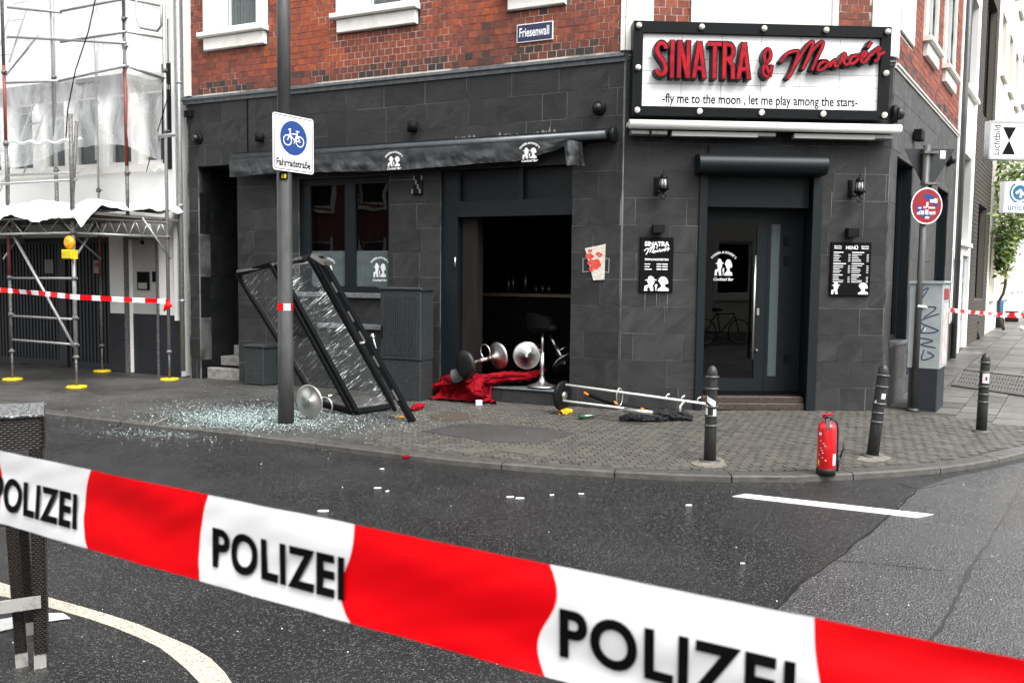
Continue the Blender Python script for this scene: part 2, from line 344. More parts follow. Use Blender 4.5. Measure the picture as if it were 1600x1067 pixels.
M['road2'] = asphalt('wet_asphalt_sheen', (.022, .022, .0225), (.038, .038, .039), .14, .36, 1.0, .38, 1.0, 105)  # paler base colour stands in for part of the wet sheen
M['footway'] = asphalt('damp_footway_asphalt', (.028, .027, .024), (.05, .048, .043), .35, .65, .5, .2)
M['patch'] = asphalt('asphalt_repair', (.02, .0195, .018), (.032, .031, .029), .5, .7, .6, .1)
M['seam'] = mat('road_seam', (.008, .008, .008), .3, c2=(.02, .02, .02), scale=20)
M['paint'] = mat('road_paint', (.70, .70, .68), .5, c2=(.5, .5, .48), scale=50, contrast=(.5, .75), bump=.3, bscale=150)
M['gravel'] = mat('pale_chipping_strip', (.52, .48, .38), .7, c2=(.22, .2, .17), scale=120, detail=2, contrast=(.5, .62), bump=.6, bscale=150)
M['rust'] = mat('rusty_grit', (.060, .042, .028), .8, c2=(.045, .040, .032), scale=60, bump=.5)
BR = {'a': (.29, .070, .036), 'b': (.23, .058, .033), 'c': (.185, .050, .032), 'd': (.085, .040, .030), 'e': (.38, .080, .028), 'f': (.042, .033, .029)}
BM = [mat('brick_'+k, v, .8, c2=tuple(x*.62 for x in v), scale=18, bump=.5, bscale=90, rnd=.16) for k, v in BR.items()]
M['mortar'] = mat('lime_mortar', (.62, .58, .50), .9, c2=(.16, .12, .10), scale=1.1, bump=.3, contrast=(.47, .58))
M['dkbrick'] = mat('dark_brick', (.05, .042, .036), .7, c2=(.09, .076, .062), scale=30, rnd=.3, bump=.4)
M['dkmortar'] = mat('dark_mortar', (.12, .11, .09), .9)
M['cream'] = mat('cream_render', (.70, .66, .55), .8, c2=(.78, .75, .66), scale=1.5, bump=.1)
M['leaf'] = mat('vine_leaf', (.075, .13, .018), .5, c2=(.045, .085, .012), scale=8); M['leaf2'] = mat('vine_leaf_light', (.16, .20, .03), .5)
M['stem'] = mat('vine_stem', (.05, .035, .025), .8)
M['rattan'] = mat('brown_rattan', (.011, .009, .0078), .4, c2=(.024, .019, .016), scale=60)
M['alu'] = mat('scuffed_aluminium', (.58, .57, .54), .35, .6, c2=(.35, .33, .3), scale=18, contrast=(.5, .7))
M['shard'] = glassm('shard_glass', (.75, .85, .83), 2.2, .12); M['shard2'] = mat('shard_white', (.58, .71, .70), .12, spec=1)
M['bluebin'] = mat('blue_plastic', (.01, .12, .28), .4)
M['cyan'] = mat('cyan_print', (.005, .13, .28), .5)
M['lamp_glass'] = mat('lantern_glass', (.35, .35, .33), .1, spec=1)
M['dim_glass'] = mat('dim_bottle_glass', (.012, .013, .012), .25)
M['near_black'] = mat('near_black', (.002, .002, .002), .8, spec=.1)
M['bulb'] = mat('opal_bulb', (.80, .78, .70), .25)
M['orange'] = mat('orange_plastic', (.7, .2, .01), .5)
M['green_glass'] = mat('green_bottle_glass', (.01, .05, .02), .08, coat=1)

# ---------------------------------------------------------------- lettering
def text_mb(fr, txt, s, z, n, size, sx=1.0, align='LEFT', bold=0.0, thick=.0006, rot=0, shear=0, mb=None, track=1.0):
    cu = bpy.data.curves.new('t', 'FONT'); cu.body = txt; cu.size = size; cu.align_x = align; cu.offset = bold; cu.extrude = thick/2; cu.shear = shear; cu.resolution_u = 6; cu.space_character = track
    ob = bpy.data.objects.new('t', cu); col.objects.link(ob); me = bpy.data.meshes.new_from_object(ob)
    mb = mb or MB(); c, sn = math.cos(rot), math.sin(rot); vs = []
    for v in me.vertices:
        x, y = v.co.x*sx, v.co.y; vs.append(fr.P(s+x*c-y*sn, z+x*sn+y*c, n+v.co.z+thick/2))
    mb.add(vs, [tuple(p.vertices) for p in me.polygons]); bpy.data.objects.remove(ob); bpy.data.curves.remove(cu); bpy.data.meshes.remove(me); return mb
def arc(cx, cy, rx, ry, a0, a1, n=10): return [(cx+rx*math.cos(R(a0+(a1-a0)*i/n)), cy+ry*math.sin(R(a0+(a1-a0)*i/n))) for i in range(n+1)]
def spl(pts, k=6):       # Catmull-Rom
    p = [pts[0]]+list(pts)+[pts[-1]]; out = []
    for i in range(1, len(p)-2):
        for j in range(k):
            t = j/k; out.append(tuple(.5*((2*p[i][a])+(-p[i-1][a]+p[i+1][a])*t+(2*p[i-1][a]-5*p[i][a]+4*p[i+1][a]-p[i+2][a])*t*t+(-p[i-1][a]+3*p[i][a]-3*p[i+1][a]+p[i+2][a])*t**3) for a in (0, 1)))
    return out+[tuple(pts[-1])]
GL = {  # condensed capitals, box .5 x 1, each a list of strokes
 'S': [arc(.25, .77, .17, .15, 0, 180, 8)+[(.09, .68), (.2, .55), (.33, .43), (.41, .30)]+arc(.25, .23, .17, .15, 0, -180, 8)],
 'I': [[(.1, 0), (.1, 1)]],
 'N': [[(.08, 0), (.08, 1)], [(.1, .97), (.4, .03)], [(.42, 0), (.42, 1)]],
 'A': [[(.06, 0), (.24, .98)], [(.26, .98), (.46, 0)], [(.15, .27), (.36, .27)]],
 'T': [[(.0, .92), (.5, .92)], [(.25, 0), (.25, .86)]],
 'R': [[(.08, 0), (.08, 1)], [(.1, .92), (.2, .92)]+arc(.24, .73, .17, .19, 75, -80, 8)+[(.1, .52)], [(.24, .5), (.4, .36), (.42, 0)]],
}
GW = {'S': .56, 'I': .28, 'N': .58, 'A': .58, 'T': .54, 'R': .56}
MON = [  # script word, in units of the photographed sign (800 wide)
 [(30, 205), (90, 130), (175, 105), (205, 115), (185, 190), (140, 290), (100, 350)],
 [(120, 330), (200, 190), (290, 60), (340, 20), (350, 50), (300, 170), (255, 265)],
 [(262, 250), (340, 110), (420, 30), (450, 20), (450, 60), (400, 160), (350, 270)],
 [(475, 190), (430, 215), (410, 260), (440, 270), (490, 240), (510, 200), (475, 185), (520, 205)],
 [(525, 190), (530, 240)], [(530, 235), (580, 180), (590, 230), (625, 225)],
 [(630, 215), (665, 130), (685, 120), (690, 150), (670, 180), (700, 215), (730, 205)],
 [(790, 135), (755, 150), (735, 195), (760, 205), (805, 180), (825, 140), (795, 130), (838, 150)],
 [(855, 160), (895, 130), (905, 105), (880, 100), (855, 140), (860, 185), (890, 190), (950, 120)],
 [(915, 62), (955, 5)],
 [(950, 130), (1010, 75), (1030, 60), (1050, 70), (1020, 90), (1035, 130), (1020, 170), (985, 175)], [(1040, 120), (1095, 95)]]
MON = [[((x-30)/1065, (350-y)/1065) for x, y in s] for s in MON]
def script_word(mb, fr, s, z, n0, n1, width, w, hs=1.0):
    for i, st in enumerate(MON):
        mb.ribbon(fr, spl([(p[0]*width, p[1]*width*hs) for p in st], 4), w, n0, n1+i*.0002, o=(s, z))
MAN = [(.02, .0), (.04, .30), (.16, .36), (.2, .42), (.15, .52), (.16, .62), (.07, .63), (.06, .67), (.16, .70), (.19, .86), (.28, .92), (.38, .84), (.42, .72), (.52, .68), (.52, .64), (.42, .63), (.43, .52), (.41, .42), (.36, .38), (.38, .20), (.40, 0), (.27, 0), (.22, .28), (.14, .12), (.16, 0)]
LADY = [(.56, 0), (.56, .12), (.66, .2), (.72, .34), (.66, .40), (.63, .52), (.58, .58), (.60, .74), (.68, .86), (.80, .88), (.90, .80), (.95, .66), (.98, .50), (.93, .42), (.88, .46), (.84, .36), (.86, .24), (.98, .16), (1.0, 0)]
MIC = [(.47, .18), (.44, .34), (.50, .42), (.55, .38), (.53, .22), (.51, .16), (.51, 0), (.48, 0)]
def emblem(fr, s, z, n, wdt, hgt, capt=True, curve=True, part_=None):
    mb = MB()
    for k, P_ in enumerate((MAN, LADY, MIC)): mb.poly(fr, [(s+(p[0]-.5)*wdt, z+p[1]*hgt) for p in P_], n, n+.001+k*.0002)
    if capt:
        t = "SINATRA & MONROE'S"; r = wdt*.95
        for i, ch in enumerate(t):
            a = R(50)*(.5-i/(len(t)-1))*2*.9; text_mb(fr, ch, s-math.sin(a)*r*.9, z+hgt*1.02+r*(math.cos(a)-1)+hgt*.18, n, wdt*.17, align='CENTER', bold=.0015, rot=a, mb=mb)
        text_mb(fr, 'Cocktail Bar', s, z-hgt*.27, n, wdt*.22, align='CENTER', bold=.001, shear=.3, mb=mb)
    return mb

# ================================================================= GROUND
K = [(-40, 41), (-25, 25.5), (-14.5, 15.6), (-9.5, 12.6)]+[tuple(G(*p)[:2]) for p in [(0, 630), (68, 644), (263, 666), (447, 687), (672, 714), (780, 724), (900, 733), (1048, 741), (1160, 744), (1240, 744), (1347, 739), (1461, 731), (1546, 719), (1596, 707)]]
e = V(K[-1]); K += [tuple(V(K[-1])+V(q)) for q in [(.6, .42), (1.3, 1.1), (1.9, 2.0), (2.3, 3.2)]]
K += [tuple(V(K[-1])+Rr.us.to_2d()*t) for t in (6, 16, 30, 60)]
def dens(pts, step=.25):
    out = []
    for i in range(len(pts)-1):
        a, b = V(pts[i]), V(pts[i+1]); n = max(1, int((b-a).length/step)); out += [a+(b-a)*j/n for j in range(n)]
    return out+[V(pts[-1])]
KS = spl(K[3:23], 6)
KL = [V(p) for p in K[:3]]+[V(p) for p in KS]+[V(p) for p in K[23:]]
def arclen(P_):
    d = [0]
    for i in range(1, len(P_)): d.append(d[-1]+(P_[i]-P_[i-1]).length)
    return d
def sample(P_, D, t):
    import bisect
    i = min(max(bisect.bisect(D, t)-1, 0), len(P_)-2); f = (t-D[i])/max(1e-9, D[i+1]-D[i]); return P_[i].lerp(P_[i+1], f)
WL = [L.P(-45, 0).to_2d(), L.P(-20, 0).to_2d(), L.P(-7.3, 0).to_2d(), A.to_2d(), B.to_2d(), Rr.P(7, 0).to_2d(), Rr.P(70, 0).to_2d()]
def nearest_on(P_, q):
    best = None
    for i in range(len(P_)-1):
        a, b = P_[i], P_[i+1]; d = b-a; t = max(0, min(1, (q-a).dot(d)/d.length_squared)); p = a+d*t
        if best is None or (p-q).length < best[0]: best = ((p-q).length, p)
    return best
DK = arclen(KL)
# road sheet, rising with the side street
mb = MB(); mb.smooth = True
xs = sorted(set([-260, -120, -60, -30]+[x for x in np.arange(-20, 32, 1.0)]+[45, 80, 140, 260])); ys = sorted(set([-200, -90, -40, -20]+[y for y in np.arange(-10, 50, 1.0)]+[60, 80, 120, 180, 300]))
mb.add([(x, y, gz((x, y))-.05) for y in ys for x in xs], [(j*len(xs)+i, j*len(xs)+i+1, (j+1)*len(xs)+i+1, (j+1)*len(xs)+i) for j in range(len(ys)-1) for i in range(len(xs)-1)])
solo('road', mb, M['road'], None, kind='structure')
ZR = -.05
# pavement bed between the walls and the kerb
mb = MB(); mb.smooth = True
rows = []
nS = 260
for i in range(nS+1):
    k = sample(KL, DK, DK[-1]*i/nS); wq = nearest_on(WL, k)[1]; nrm = (wq-k).normalized()
    rows.append([drop(k+(wq+nrm*.4-k)*j/8, -.012) for j in range(9)])
mb.add([p for r_ in rows for p in r_], [(i*9+j, (i+1)*9+j, (i+1)*9+j+1, i*9+j+1) for i in range(nS) for j in range(8)])
pav = solo('pavement', mb, mat('joint_sand', (.05, .047, .038), .8, c2=(.035, .036, .024), scale=6, bump=.4), None, kind='structure')
# kerb stones
CAMD = lambda p: (V(p)-CAM).length
kerb = []
t = 4.0; rs = random.Random(3)
kst = thing('kerb', (0, 0, 0), None, None); kst['kind'] = 'structure'; del kst['kind']; kst['kind'] = 'structure'
KW = .17
mbk_stuff = MB()
while t < DK[-1]-2:
    ln = rs.uniform(.8, 1.1); a0 = sample(KL, DK, t+.006); a1 = sample(KL, DK, t+ln/2); a2 = sample(KL, DK, t+ln-.006)
    def off(p, t_, o):
        d = (sample(KL, DK, t_+.05)-sample(KL, DK, t_-.05)).normalized(); return p+V((-d.y, d.x))*o
    hz = rs.uniform(-.004, .004); mbk = MB(); secs = []
    for p, tt in ((a0, t), (a1, t+ln/2), (a2, t+ln)):
        secs.append([drop(off(p, tt, -.012), -.08), drop(off(p, tt, -.006), hz-.008), drop(off(p, tt, .012), hz+.004), drop(off(p, tt, KW), hz+.003), drop(off(p, tt, KW), -.08)])
    vs = [q for s_ in secs for q in s_]; fs = [(i*5+j, i*5+(j+1) % 5, (i+1)*5+(j+1) % 5, (i+1)*5+j) for i in (0, 1) for j in range(5)]+[(4, 3, 2, 1, 0), (10, 11, 12, 13, 14)]
    mbk.add(vs, fs); part(kst, 'kerb_stone', mbk, M['kerb']); t += ln
def inner(p, o):    # point pushed o metres from the kerb toward the wall
    d = nearest_on(KL, p); return (p-d[1]).length
# left footway: asphalt sheet
SP0, SP1 = G(628, 630).to_2d(), G(560, 698).to_2d()
def left_of_sett(p): return (SP1-SP0).cross(p-SP0) < 0
mb = MB(); mb.smooth = True; cells = 0
def sideL(p): d = (SP1-SP0).normalized(); return d.x*(p.y-SP0.y)-d.y*(p.x-SP0.x)
rows = []
ti = 0.0
tend = None
for i in range(0, 2000):
    tt = i*.1
    if tt > DK[-1]: break
    k = sample(KL, DK, tt)
    if sideL(k) > 0 and k.x > -6: tend = tt; break
for i in range(181):
    tt = tend*i/180; k = sample(KL, DK, tt); wq = nearest_on(WL, k)[1]; d = (sample(KL, DK, tt+.05)-sample(KL, DK, max(0, tt-.05))).normalized(); k2 = k+V((-d.y, d.x))*(KW+.004)
    if i == 180: wq = SP0-(SP1-SP0).normalized()*.5
    elif i > 150: wq = wq.lerp(SP0-(SP1-SP0).normalized()*.5, ((i-150)/30)**1)
    rows.append([drop(k2.lerp(wq, j/14), .0015*noise.noise(V((k2.x*3, j, 0)))) for j in range(15)])
mb.add([p for r_ in rows for p in r_], [(i*15+j, (i+1)*15+j, (i+1)*15+j+1, i*15+j+1) for i in range(180) for j in range(14)])
lf = part(pav, 'footway_asphalt', mb, M['footway'])
# setts at the corner, slabs up the side street
Q0, Q1 = G(1377, 637).to_2d(), G(1620, 668).to_2d()
dS = (Q1-Q0).normalized()
def slabside(p): return dS.x*(p.y-Q0.y)-dS.y*(p.x-Q0.x)
def fp_inside(p):
    k = nearest_on(KL, p); j = k[1]
    r_ = nearest_on(WL, p)
    # on the pavement: between wall line and kerb
    if (A.to_2d()-p).length > 9 and p.x < 0: return False
    # inside building?
    v = V((p.x, p.y, 0))
    if (v-A).dot(L.n) < -.02 and (v-A).dot(F.n) < -.02 and (v-B).dot(Rr.n) < -.02: return False
    if (v-A).dot(L.n) < -.02 and (v-A).dot(L.us) < 0: return False
    if (v-A).dot(F.n) < -.02 and -.01 < (v-A).dot(F.us) < FW: return False
    if (v-B).dot(Rr.n) < -.02 and (v-B).dot(Rr.us) > 0: return False
    i = min(range(len(KL)), key=lambda q: (KL[q]-p).length); i = max(1, min(len(KL)-2, i)); d = (KL[i+1]-KL[i-1]).normalized()
    return d.x*(p.y-j.y)-d.y*(p.x-j.x) > KW+.045
cand = []
ang = R(6); ux = V((math.cos(ang), math.sin(ang))); uy = V((-ux.y, ux.x)); LW, LH = .105, .098
o0 = V((-3, 6.2)); rs = random.Random(5)
for j in range(0, 72):
    for i in range(0, 105):
        c = o0+ux*((i+.5*(j % 2))*LW)+uy*(j*LH)
        if sideL(c) < .06 or slabside(c) > -.04 or c.x > 6.5: continue
        if not fp_inside(c): continue
        cand.append((CAMD((c.x, c.y, 0)), c))
cand.sort(key=lambda q: q[0])
stm = [MB() for _ in range(3)]
def sett_ok(c): return True
gfr = lambda ang_: Fr((0, 0, 0), (math.cos(ang_), math.sin(ang_), 0), (-math.sin(ang_), math.cos(ang_), 0))
PV = []
for k, (d_, c) in enumerate(cand):
    zt = gz(c)+rs.uniform(-.0025, .002); an = ang+rs.uniform(-.05, .05); fr_ = Fr((c.x, c.y, 0), (math.cos(an), math.sin(an), 0), (-math.sin(an), math.cos(an), 0))
    a, b = LW/2-rs.uniform(.003, .007), LH/2-rs.uniform(.003, .007); mi = rs.choice([0, 0, 1, 1, 2])
    if k < 300: piece(pav, 'sett', fr_, -a, a, -b, b, -.05, zt, M['sett'][mi])
    else: stm[mi].fbox(fr_, -a, a, -b, b, -.05, zt)
for k in range(3):
    if stm[k].v: part(pav, 'sett_field', stm[k], M['sett'][k], kind='stuff')
# slabs
rs = random.Random(9); sn = 0
uR = Rr.us.to_2d(); nR = Rr.n.to_2d(); SW = .5
for i in range(-6, 60):
    for j in range(0, 9):
        w0 = .5; c = B.to_2d()+uR*((i+.5)*w0+.25*(j % 2))+nR*((j+.5)*.42)
        if slabside(c) < .16 or not fp_inside(c) or not fp_inside(c-nR*.15): 
            continue
        z0 = gz(c); an = math.atan2(uR.y, uR.x); tl = (gz(c+uR*.25)-gz(c-uR*.25))/.5
        us = V((uR.x, uR.y, tl)).normalized(); fr_ = Fr((c.x, c.y, z0), us, V((-uR.y, uR.x, 0)))
        zt = rs.uniform(-.003, .003)
        piece(pav, 'paving_slab', fr_, -w0/2+.005, w0/2-.005, -.205, .205, -.05, zt, M['slab']); sn += 1
def flat(name, pts, z, matr, thick=.004, parent=pav, px=True, **kw):
    P_ = [G(*p).to_2d() if px else V(p) for p in pts]; mb = MB()
    f_ = Fr((0, 0, 0), (1, 0, 0), (0, 1, 0)); mb.poly(f_, [tuple(p) for p in P_], z-.03, z)
    return part(parent, name, mb, matr) if parent else solo(name, mb, matr, kw.get('label'), kw.get('cat'), kind=kw.get('kind'))
flat('asphalt_patch', [(660, 674), (700, 666), (756, 662), (840, 668), (900, 678), (836, 692), (760, 690)], .0065, M['patch'])
flat('rusty_grit_patch', [(668, 648), (700, 643), (738, 646), (742, 652), (712, 658), (680, 656)], .0055, M['rust'])
for q in ([(700, 704), (742, 700), (772, 704), (728, 709)], [(776, 704), (800, 697), (848, 702), (826, 711)], [(828, 712), (852, 703), (872, 705), (852, 714)]):
    flat('pale_slab', q, .006, M['sett'][2])
for (cx, cy, rx, ry) in ((1111, 723, 27, 8), (1364, 715, 25, 7)):
    flat('pale_bedding', [(cx+rx*math.cos(a)*(1+.25*math.sin(3*a+cx)), cy+ry*math.sin(a)) for a in np.linspace(0, 2*math.pi, 13)[:-1]], .005, mat('bedding', (.22, .2, .165), .8, c2=(.10, .092, .075), scale=14, bump=.4))
# tree grate in the side pavement
gr = thing('tree_grate', drop(G(1545, 610)), 'slotted iron grate let into the side street slabs', 'grate')
g0 = [G(1502, 594), G(1488, 613), G(1602, 628), G(1612, 606)]
gx = (g0[3]-g0[0]); mbf = MB(); mbs = MB()
c0, c1, c2, c3 = [V((p.x, p.y, 0)) for p in g0]
def gp(u, v): p = c0.lerp(c3, u).lerp(c1.lerp(c2, u), v); return V((p.x, p.y, gz(p)+.012))
for (a, b) in (((0, 0), (1, 0)), ((1, 0), (1, 1)), ((1, 1), (0, 1)), ((0, 1), (0, 0))): mbf.bar(gp(*a), gp(*b), .04, .02)
part(gr, 'frame', mbf, M['kerb'])
for v in (.28, .5, .72): mbs.bar(gp(0, v), gp(1, v), .03, .014)
for u in np.linspace(.03, .97, 24): mbs.bar(gp(u, .04), gp(u, .96), .022, .012)
part(gr, 'bars', mbs, M['dark_steel'], kind='stuff')
# road markings and seams
def flatroad(name, pts, matr, z=ZR+.004, thick=.003, label=None):
    mb = MB(); mb.poly(Fr((0, 0, 0), (1, 0, 0), (0, 1, 0)), [tuple(G(p[0], p[1], z).to_2d()) for p in pts], z-thick, z)
    return solo(name, mb, matr, label, kind='structure')
flatroad('road_marking', [(1144, 775), (1165, 771), (1300, 785.5), (1459, 803), (1433, 808.5), (1290, 792)], M['paint'])
oL = [(-30, 898), (0, 909), (59, 928), (110, 942), (162, 957), (215, 974), (263, 994), (300, 1010), (328, 1027), (350, 1048), (363, 1067), (374, 1090)]
iL = [(322, 1090), (313, 1067), (292, 1045), (271, 1027), (248, 1010), (219, 996), (180, 980), (136, 965), (90, 952), (40, 938), (0, 930), (-30, 920)]
flatroad('road_band', oL+iL, M['gravel'], ZR+.004)
flatroad('road_line', [(-20, 989), (0, 985), (57, 972), (110, 965), (98, 957), (57, 957), (0, 967), (-20, 971)], M['paint'], ZR+.0075)
def seam(pts, w, name='road_seam'):
    P_ = [G(*p, ZR) for p in pts]; P_ = [V(p) for p in P_]; out = []
    for i in range(len(P_)-1):
        n = max(2, int((P_[i+1]-P_[i]).length/.06))
        for j in range(n): q = P_[i].lerp(P_[i+1], j/n); out.append((q.x+.018*noise.noise(q*5), q.y+.018*noise.noise(q*5+V((9, 0, 0)))))
    mb = MB(); mb.ribbon(Fr((0, 0, 0), (1, 0, 0), (0, 1, 0)), out, [w*(.5+1.0*abs(noise.noise(V((x*4, y*4, 3))))) for x, y in out], ZR-.004, ZR+.0025)
    return solo(name, mb, M['seam'], None, kind='structure')
S1 = [(1434, 764), (1400, 797), (1355, 835), (1303, 876), (1255, 910), (1215, 950), (1190, 985), (1150, 1050)]
S2 = [(1604, 745), (1583, 780), (1560, 823), (1522, 880), (1490, 945), (1450, 1015), (1420, 1080)]
seam(S1, .022); seam(S2, .024); seam([(1303, 876), (1360, 880), (1450, 889), (1500, 893)], .012); seam([(1400, 755), (1436, 764), (1500, 752)], .012)
# wet asphalt lane of the side street, part of its sheen put into paler colour
mb = MB(); e1 = [G(*p, ZR).to_2d() for p in S1]; far = [G(1480, 748, ZR).to_2d(), G(1600, 722, ZR).to_2d(), V((6.4, 9.4)), V((16, 10)), V((10, 0)), V((2.0, 1.6))]
mb.poly(Fr((0, 0, 0), (1, 0, 0), (0, 1, 0)), [tuple(p) for p in [G(1434, 764, ZR).to_2d()]+far[0:2]+[V((5.3, 7.2)), V((9, 6)), V((7, 0)), V((.9, 2.4))]+e1[::-1][:-1]], ZR-.02, ZR+.0012)
solo('road_lane', mb, M['road2'], None, kind='structure')

# ================================================================= CORNER BUILDING
bld = thing('corner_building', A, 'dark slate clad corner bar with red brick storey above', 'building')
TH = .25
def px4(fr, x0, x1, z0, z1, ymid=448): return (fr.px(x0, ymid)[0], fr.px(x1, ymid)[0], z0, z1)
HL = {'niche': (-6.93, -6.14, -.1, 3.32), 'window': (-4.97, -3.40, 1.40, 3.05), 'shop': (-2.57, -.66, .19, 3.08)}
WUP = [(-6.6, -5.62), (-4.1, -3.05), (-1.45, -.85)]
HF = {'door': (.98, 2.47, -.1, 3.17)}
r1 = (Rr.px(1397, 448)[0], Rr.px(1419, 448)[0]); r2 = (Rr.px(1466, 448)[0], Rr.px(1478, 448)[0])
HR = {'a': (.42, 1.62, .83, 3.25), 'b': (3.95, 5.2, .95, 3.2)}
ZC = 4.28
hl = list(HL.values()); hf = list(HF.values()); hr = list(HR.values())
RW = 6.05
core = MB()
for fr_, s0, s1, hs_ in ((L, -7.15, -.004, hl+[(a, b, 5.3, 6.5) for a, b in WUP]), (F, .0, FW, hf), (Rr, .0, RW, hr+[(1.95, 2.9, 5.3, 6.5), (3.9, 4.9, 5.3, 6.5)])):
    for q in subtract((s0, s1, -.3, 9.0), hs_): core.fbox(fr_, *q, -TH, -.003)
wall = part(bld, 'wall', core, M['grout'])
gap = MB()
for p_, u_ in ((A, 0), (B, 1)): gap.tube([V((p_.x, p_.y, -.2))-(L.n+F.n).normalized()*.09 if u_ == 0 else V((p_.x, p_.y, -.2))-(F.n+Rr.n).normalized()*.12, (V((p_.x, p_.y, 9))-(L.n+F.n).normalized()*.09) if u_ == 0 else V((p_.x, p_.y, 9))-(F.n+Rr.n).normalized()*.12], .07 if u_ == 0 else .095, 6)
part(bld, 'corner_core', gap, M['grout'])
# slate tiles
HRW = .335; Z0 = .29
def clad(fr_, s0, s1, ztop, holes, seed, pat=None, j=.0065, zb=-.1):
    rs = random.Random(seed); k = 0; z = zb
    edges = [zb, Z0]+[Z0+HRW*i for i in range(1, 13)]
    edges = [q for q in edges if q < ztop-.1]+[ztop]
    for k in range(len(edges)-1):
        x = s0 - rs.uniform(0, .5); za, zb_ = edges[k], edges[k+1]
        while x < s1:
            w_ = rs.choice([.66, .66, .64, .42, .34]); a, b = max(x, s0), min(x+w_, s1); x += w_
            if b-a < .03: continue
            for q in subtract((a, b, za, zb_), holes):
                g = j*rs.uniform(.6, 1.5)
                piece(bld, 'slate_tile', fr_, q[0]+g*.5, q[1]-g*.5, q[2]+g*.5, q[3]-g*.5, -.03, rs.uniform(-.0015, .0015), rs.choice(pat or SLT))
clad(L, -7.12, -.012, ZC, hl, 11); clad(F, .012, FW-.012, ZC+.02, hf, 12); SLR = [slate('sky_lit_side_slate', (.046, .046, .045), (.066, .066, .064)), slate('sky_lit_side_slate_rough', (.042, .042, .041), (.062, .062, .060), 52, .6, 1.25)]  # same slate on the side wall, its stronger sky light put into paler colour
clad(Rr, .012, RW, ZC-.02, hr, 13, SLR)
# metal edges on the two corners
mb = MB(); mb.tube([A+V((0, 0, 0))-(L.n+F.n).normalized()*.012, A+V((0, 0, ZC))-(L.n+F.n).normalized()*.012], .011, 6); part(bld, 'corner_strip', mb, M['ledge'])
mb = MB(); mb.tube([B-(Rr.n+F.n).normalized()*.016, B+V((0, 0, ZC))-(Rr.n+F.n).normalized()*.016], .012, 6); part(bld, 'corner_strip', mb, M['slate'])
# cornice ledge
def ledge(fr_, s0, s1, z, h, n, name='cornice', matr=None):
    mb = MB(); P = fr_.P; pr = [(-.04, z), (n*.4, z), (n*.5, z+h*.35), (n, z+h*.5), (n, z+h*.8), (-.04, z+h)]
    vs = [P(s, q[1], q[0]) for s in (s0, s1) for q in pr]; k = len(pr)
    mb.add(vs, [(i, (i+1) % k, k+(i+1) % k, k+i) for i in range(k)]+[tuple(range(k))[::-1], tuple(range(k, 2*k))]); return part(bld, name, mb, matr or M['ledge'])
ledge(L, -7.2, -.0, ZC, .12, .055); ledge(F, .03, FW, ZC+.02, .07, .04); ledge(Rr, .01, RW, ZC, .07, .04, matr=M['white_stone'])
# bricks above
HC, WB = .091, .125
def bricks(fr_, s0, s1, z0, z1, holes, seed, lim, w=WB, orange=None, pname='brick_wall'):
    rs = random.Random(seed); pc = []
    mbm = MB()
    for q in subtract((s0, s1, z0-.03, z1), holes): mbm.fbox(fr_, *q, -.02, .002)
    bw = part(bld, pname, mbm, M['mortar'])
    r_ = 0; z = z0
    while z < z1:
        x = s0-(w/2 if r_ % 2 else 0)
        while x < s1:
            a, b = max(x, s0), min(x+w, s1)
            if b-a > .03:
                for q in subtract((a+.0045, b-.0045, z+.0045, z+HC-.0045), holes):
                    c = fr_.P((q[0]+q[1])/2, (q[2]+q[3])/2)
                    t = rs.random()
                    if orange: o_ = orange((q[0]+q[1])/2, (q[2]+q[3])/2)
                    else: o_ = 0
                    if r_ < 2 and t < .8: mi = rs.choice([3, 3, 5, 2, 2])
                    elif rs.random() < o_: mi = 4 if t < .75 else 0
                    else: mi = 0 if t < .36 else 1 if t < .74 else 2 if t < .985 else 3
                    pc.append((CAMD(c), q, mi, rs.uniform(-.002, .003)))
            x += w
        z += HC; r_ += 1
    inview = [p for p in pc if 4.3 < p[1][2] < 5.9]
    inview.sort(key=lambda p: p[0]); big = inview[:lim]; ids = set(map(id, big))
    for d_, q, mi, n_ in big: piece(bw, 'brick', fr_, *q, -.01, .006+n_, BM[mi])
    st = MB()
    for p in pc:
        if id(p) in ids: continue
        st.mi = p[2]; st.fbox(fr_, *p[1], -.01, .006+p[3])
    part(bw, 'brick_field', st, BM, kind='stuff'); return bw
wh = []
for (a, b) in [(-6.78, -5.50), (-4.27, -2.90), (-1.60, -.74)]: wh.append((a, b, 5.03, 9))
org = lambda s, z: max(0, 1-((s+4.75+(z-4.8)*.0)/.95)**2)*(1 if z > 4.55 else .35)+max(0, .6-((s+2.4)/.9)**2)*(1 if z > 4.9 else .0)
bricks(L, -7.03, -.36 if False else -.06, 4.41, 6.3, wh, 21, 200, orange=org)
bricks(F, .335, FW-.32, 4.39, 6.1, [(.80, 2.60, 4.46, 9)], 22, 70, w=.145)
hR = [(.16, 1.15, 4.75, 9), (1.9, 3.1, 4.95, 9), (3.75, 5.1, 4.95, 9)]
bricks(Rr, .10, RW-.12, 4.37, 6.8, hR, 23, 30, w=.25)
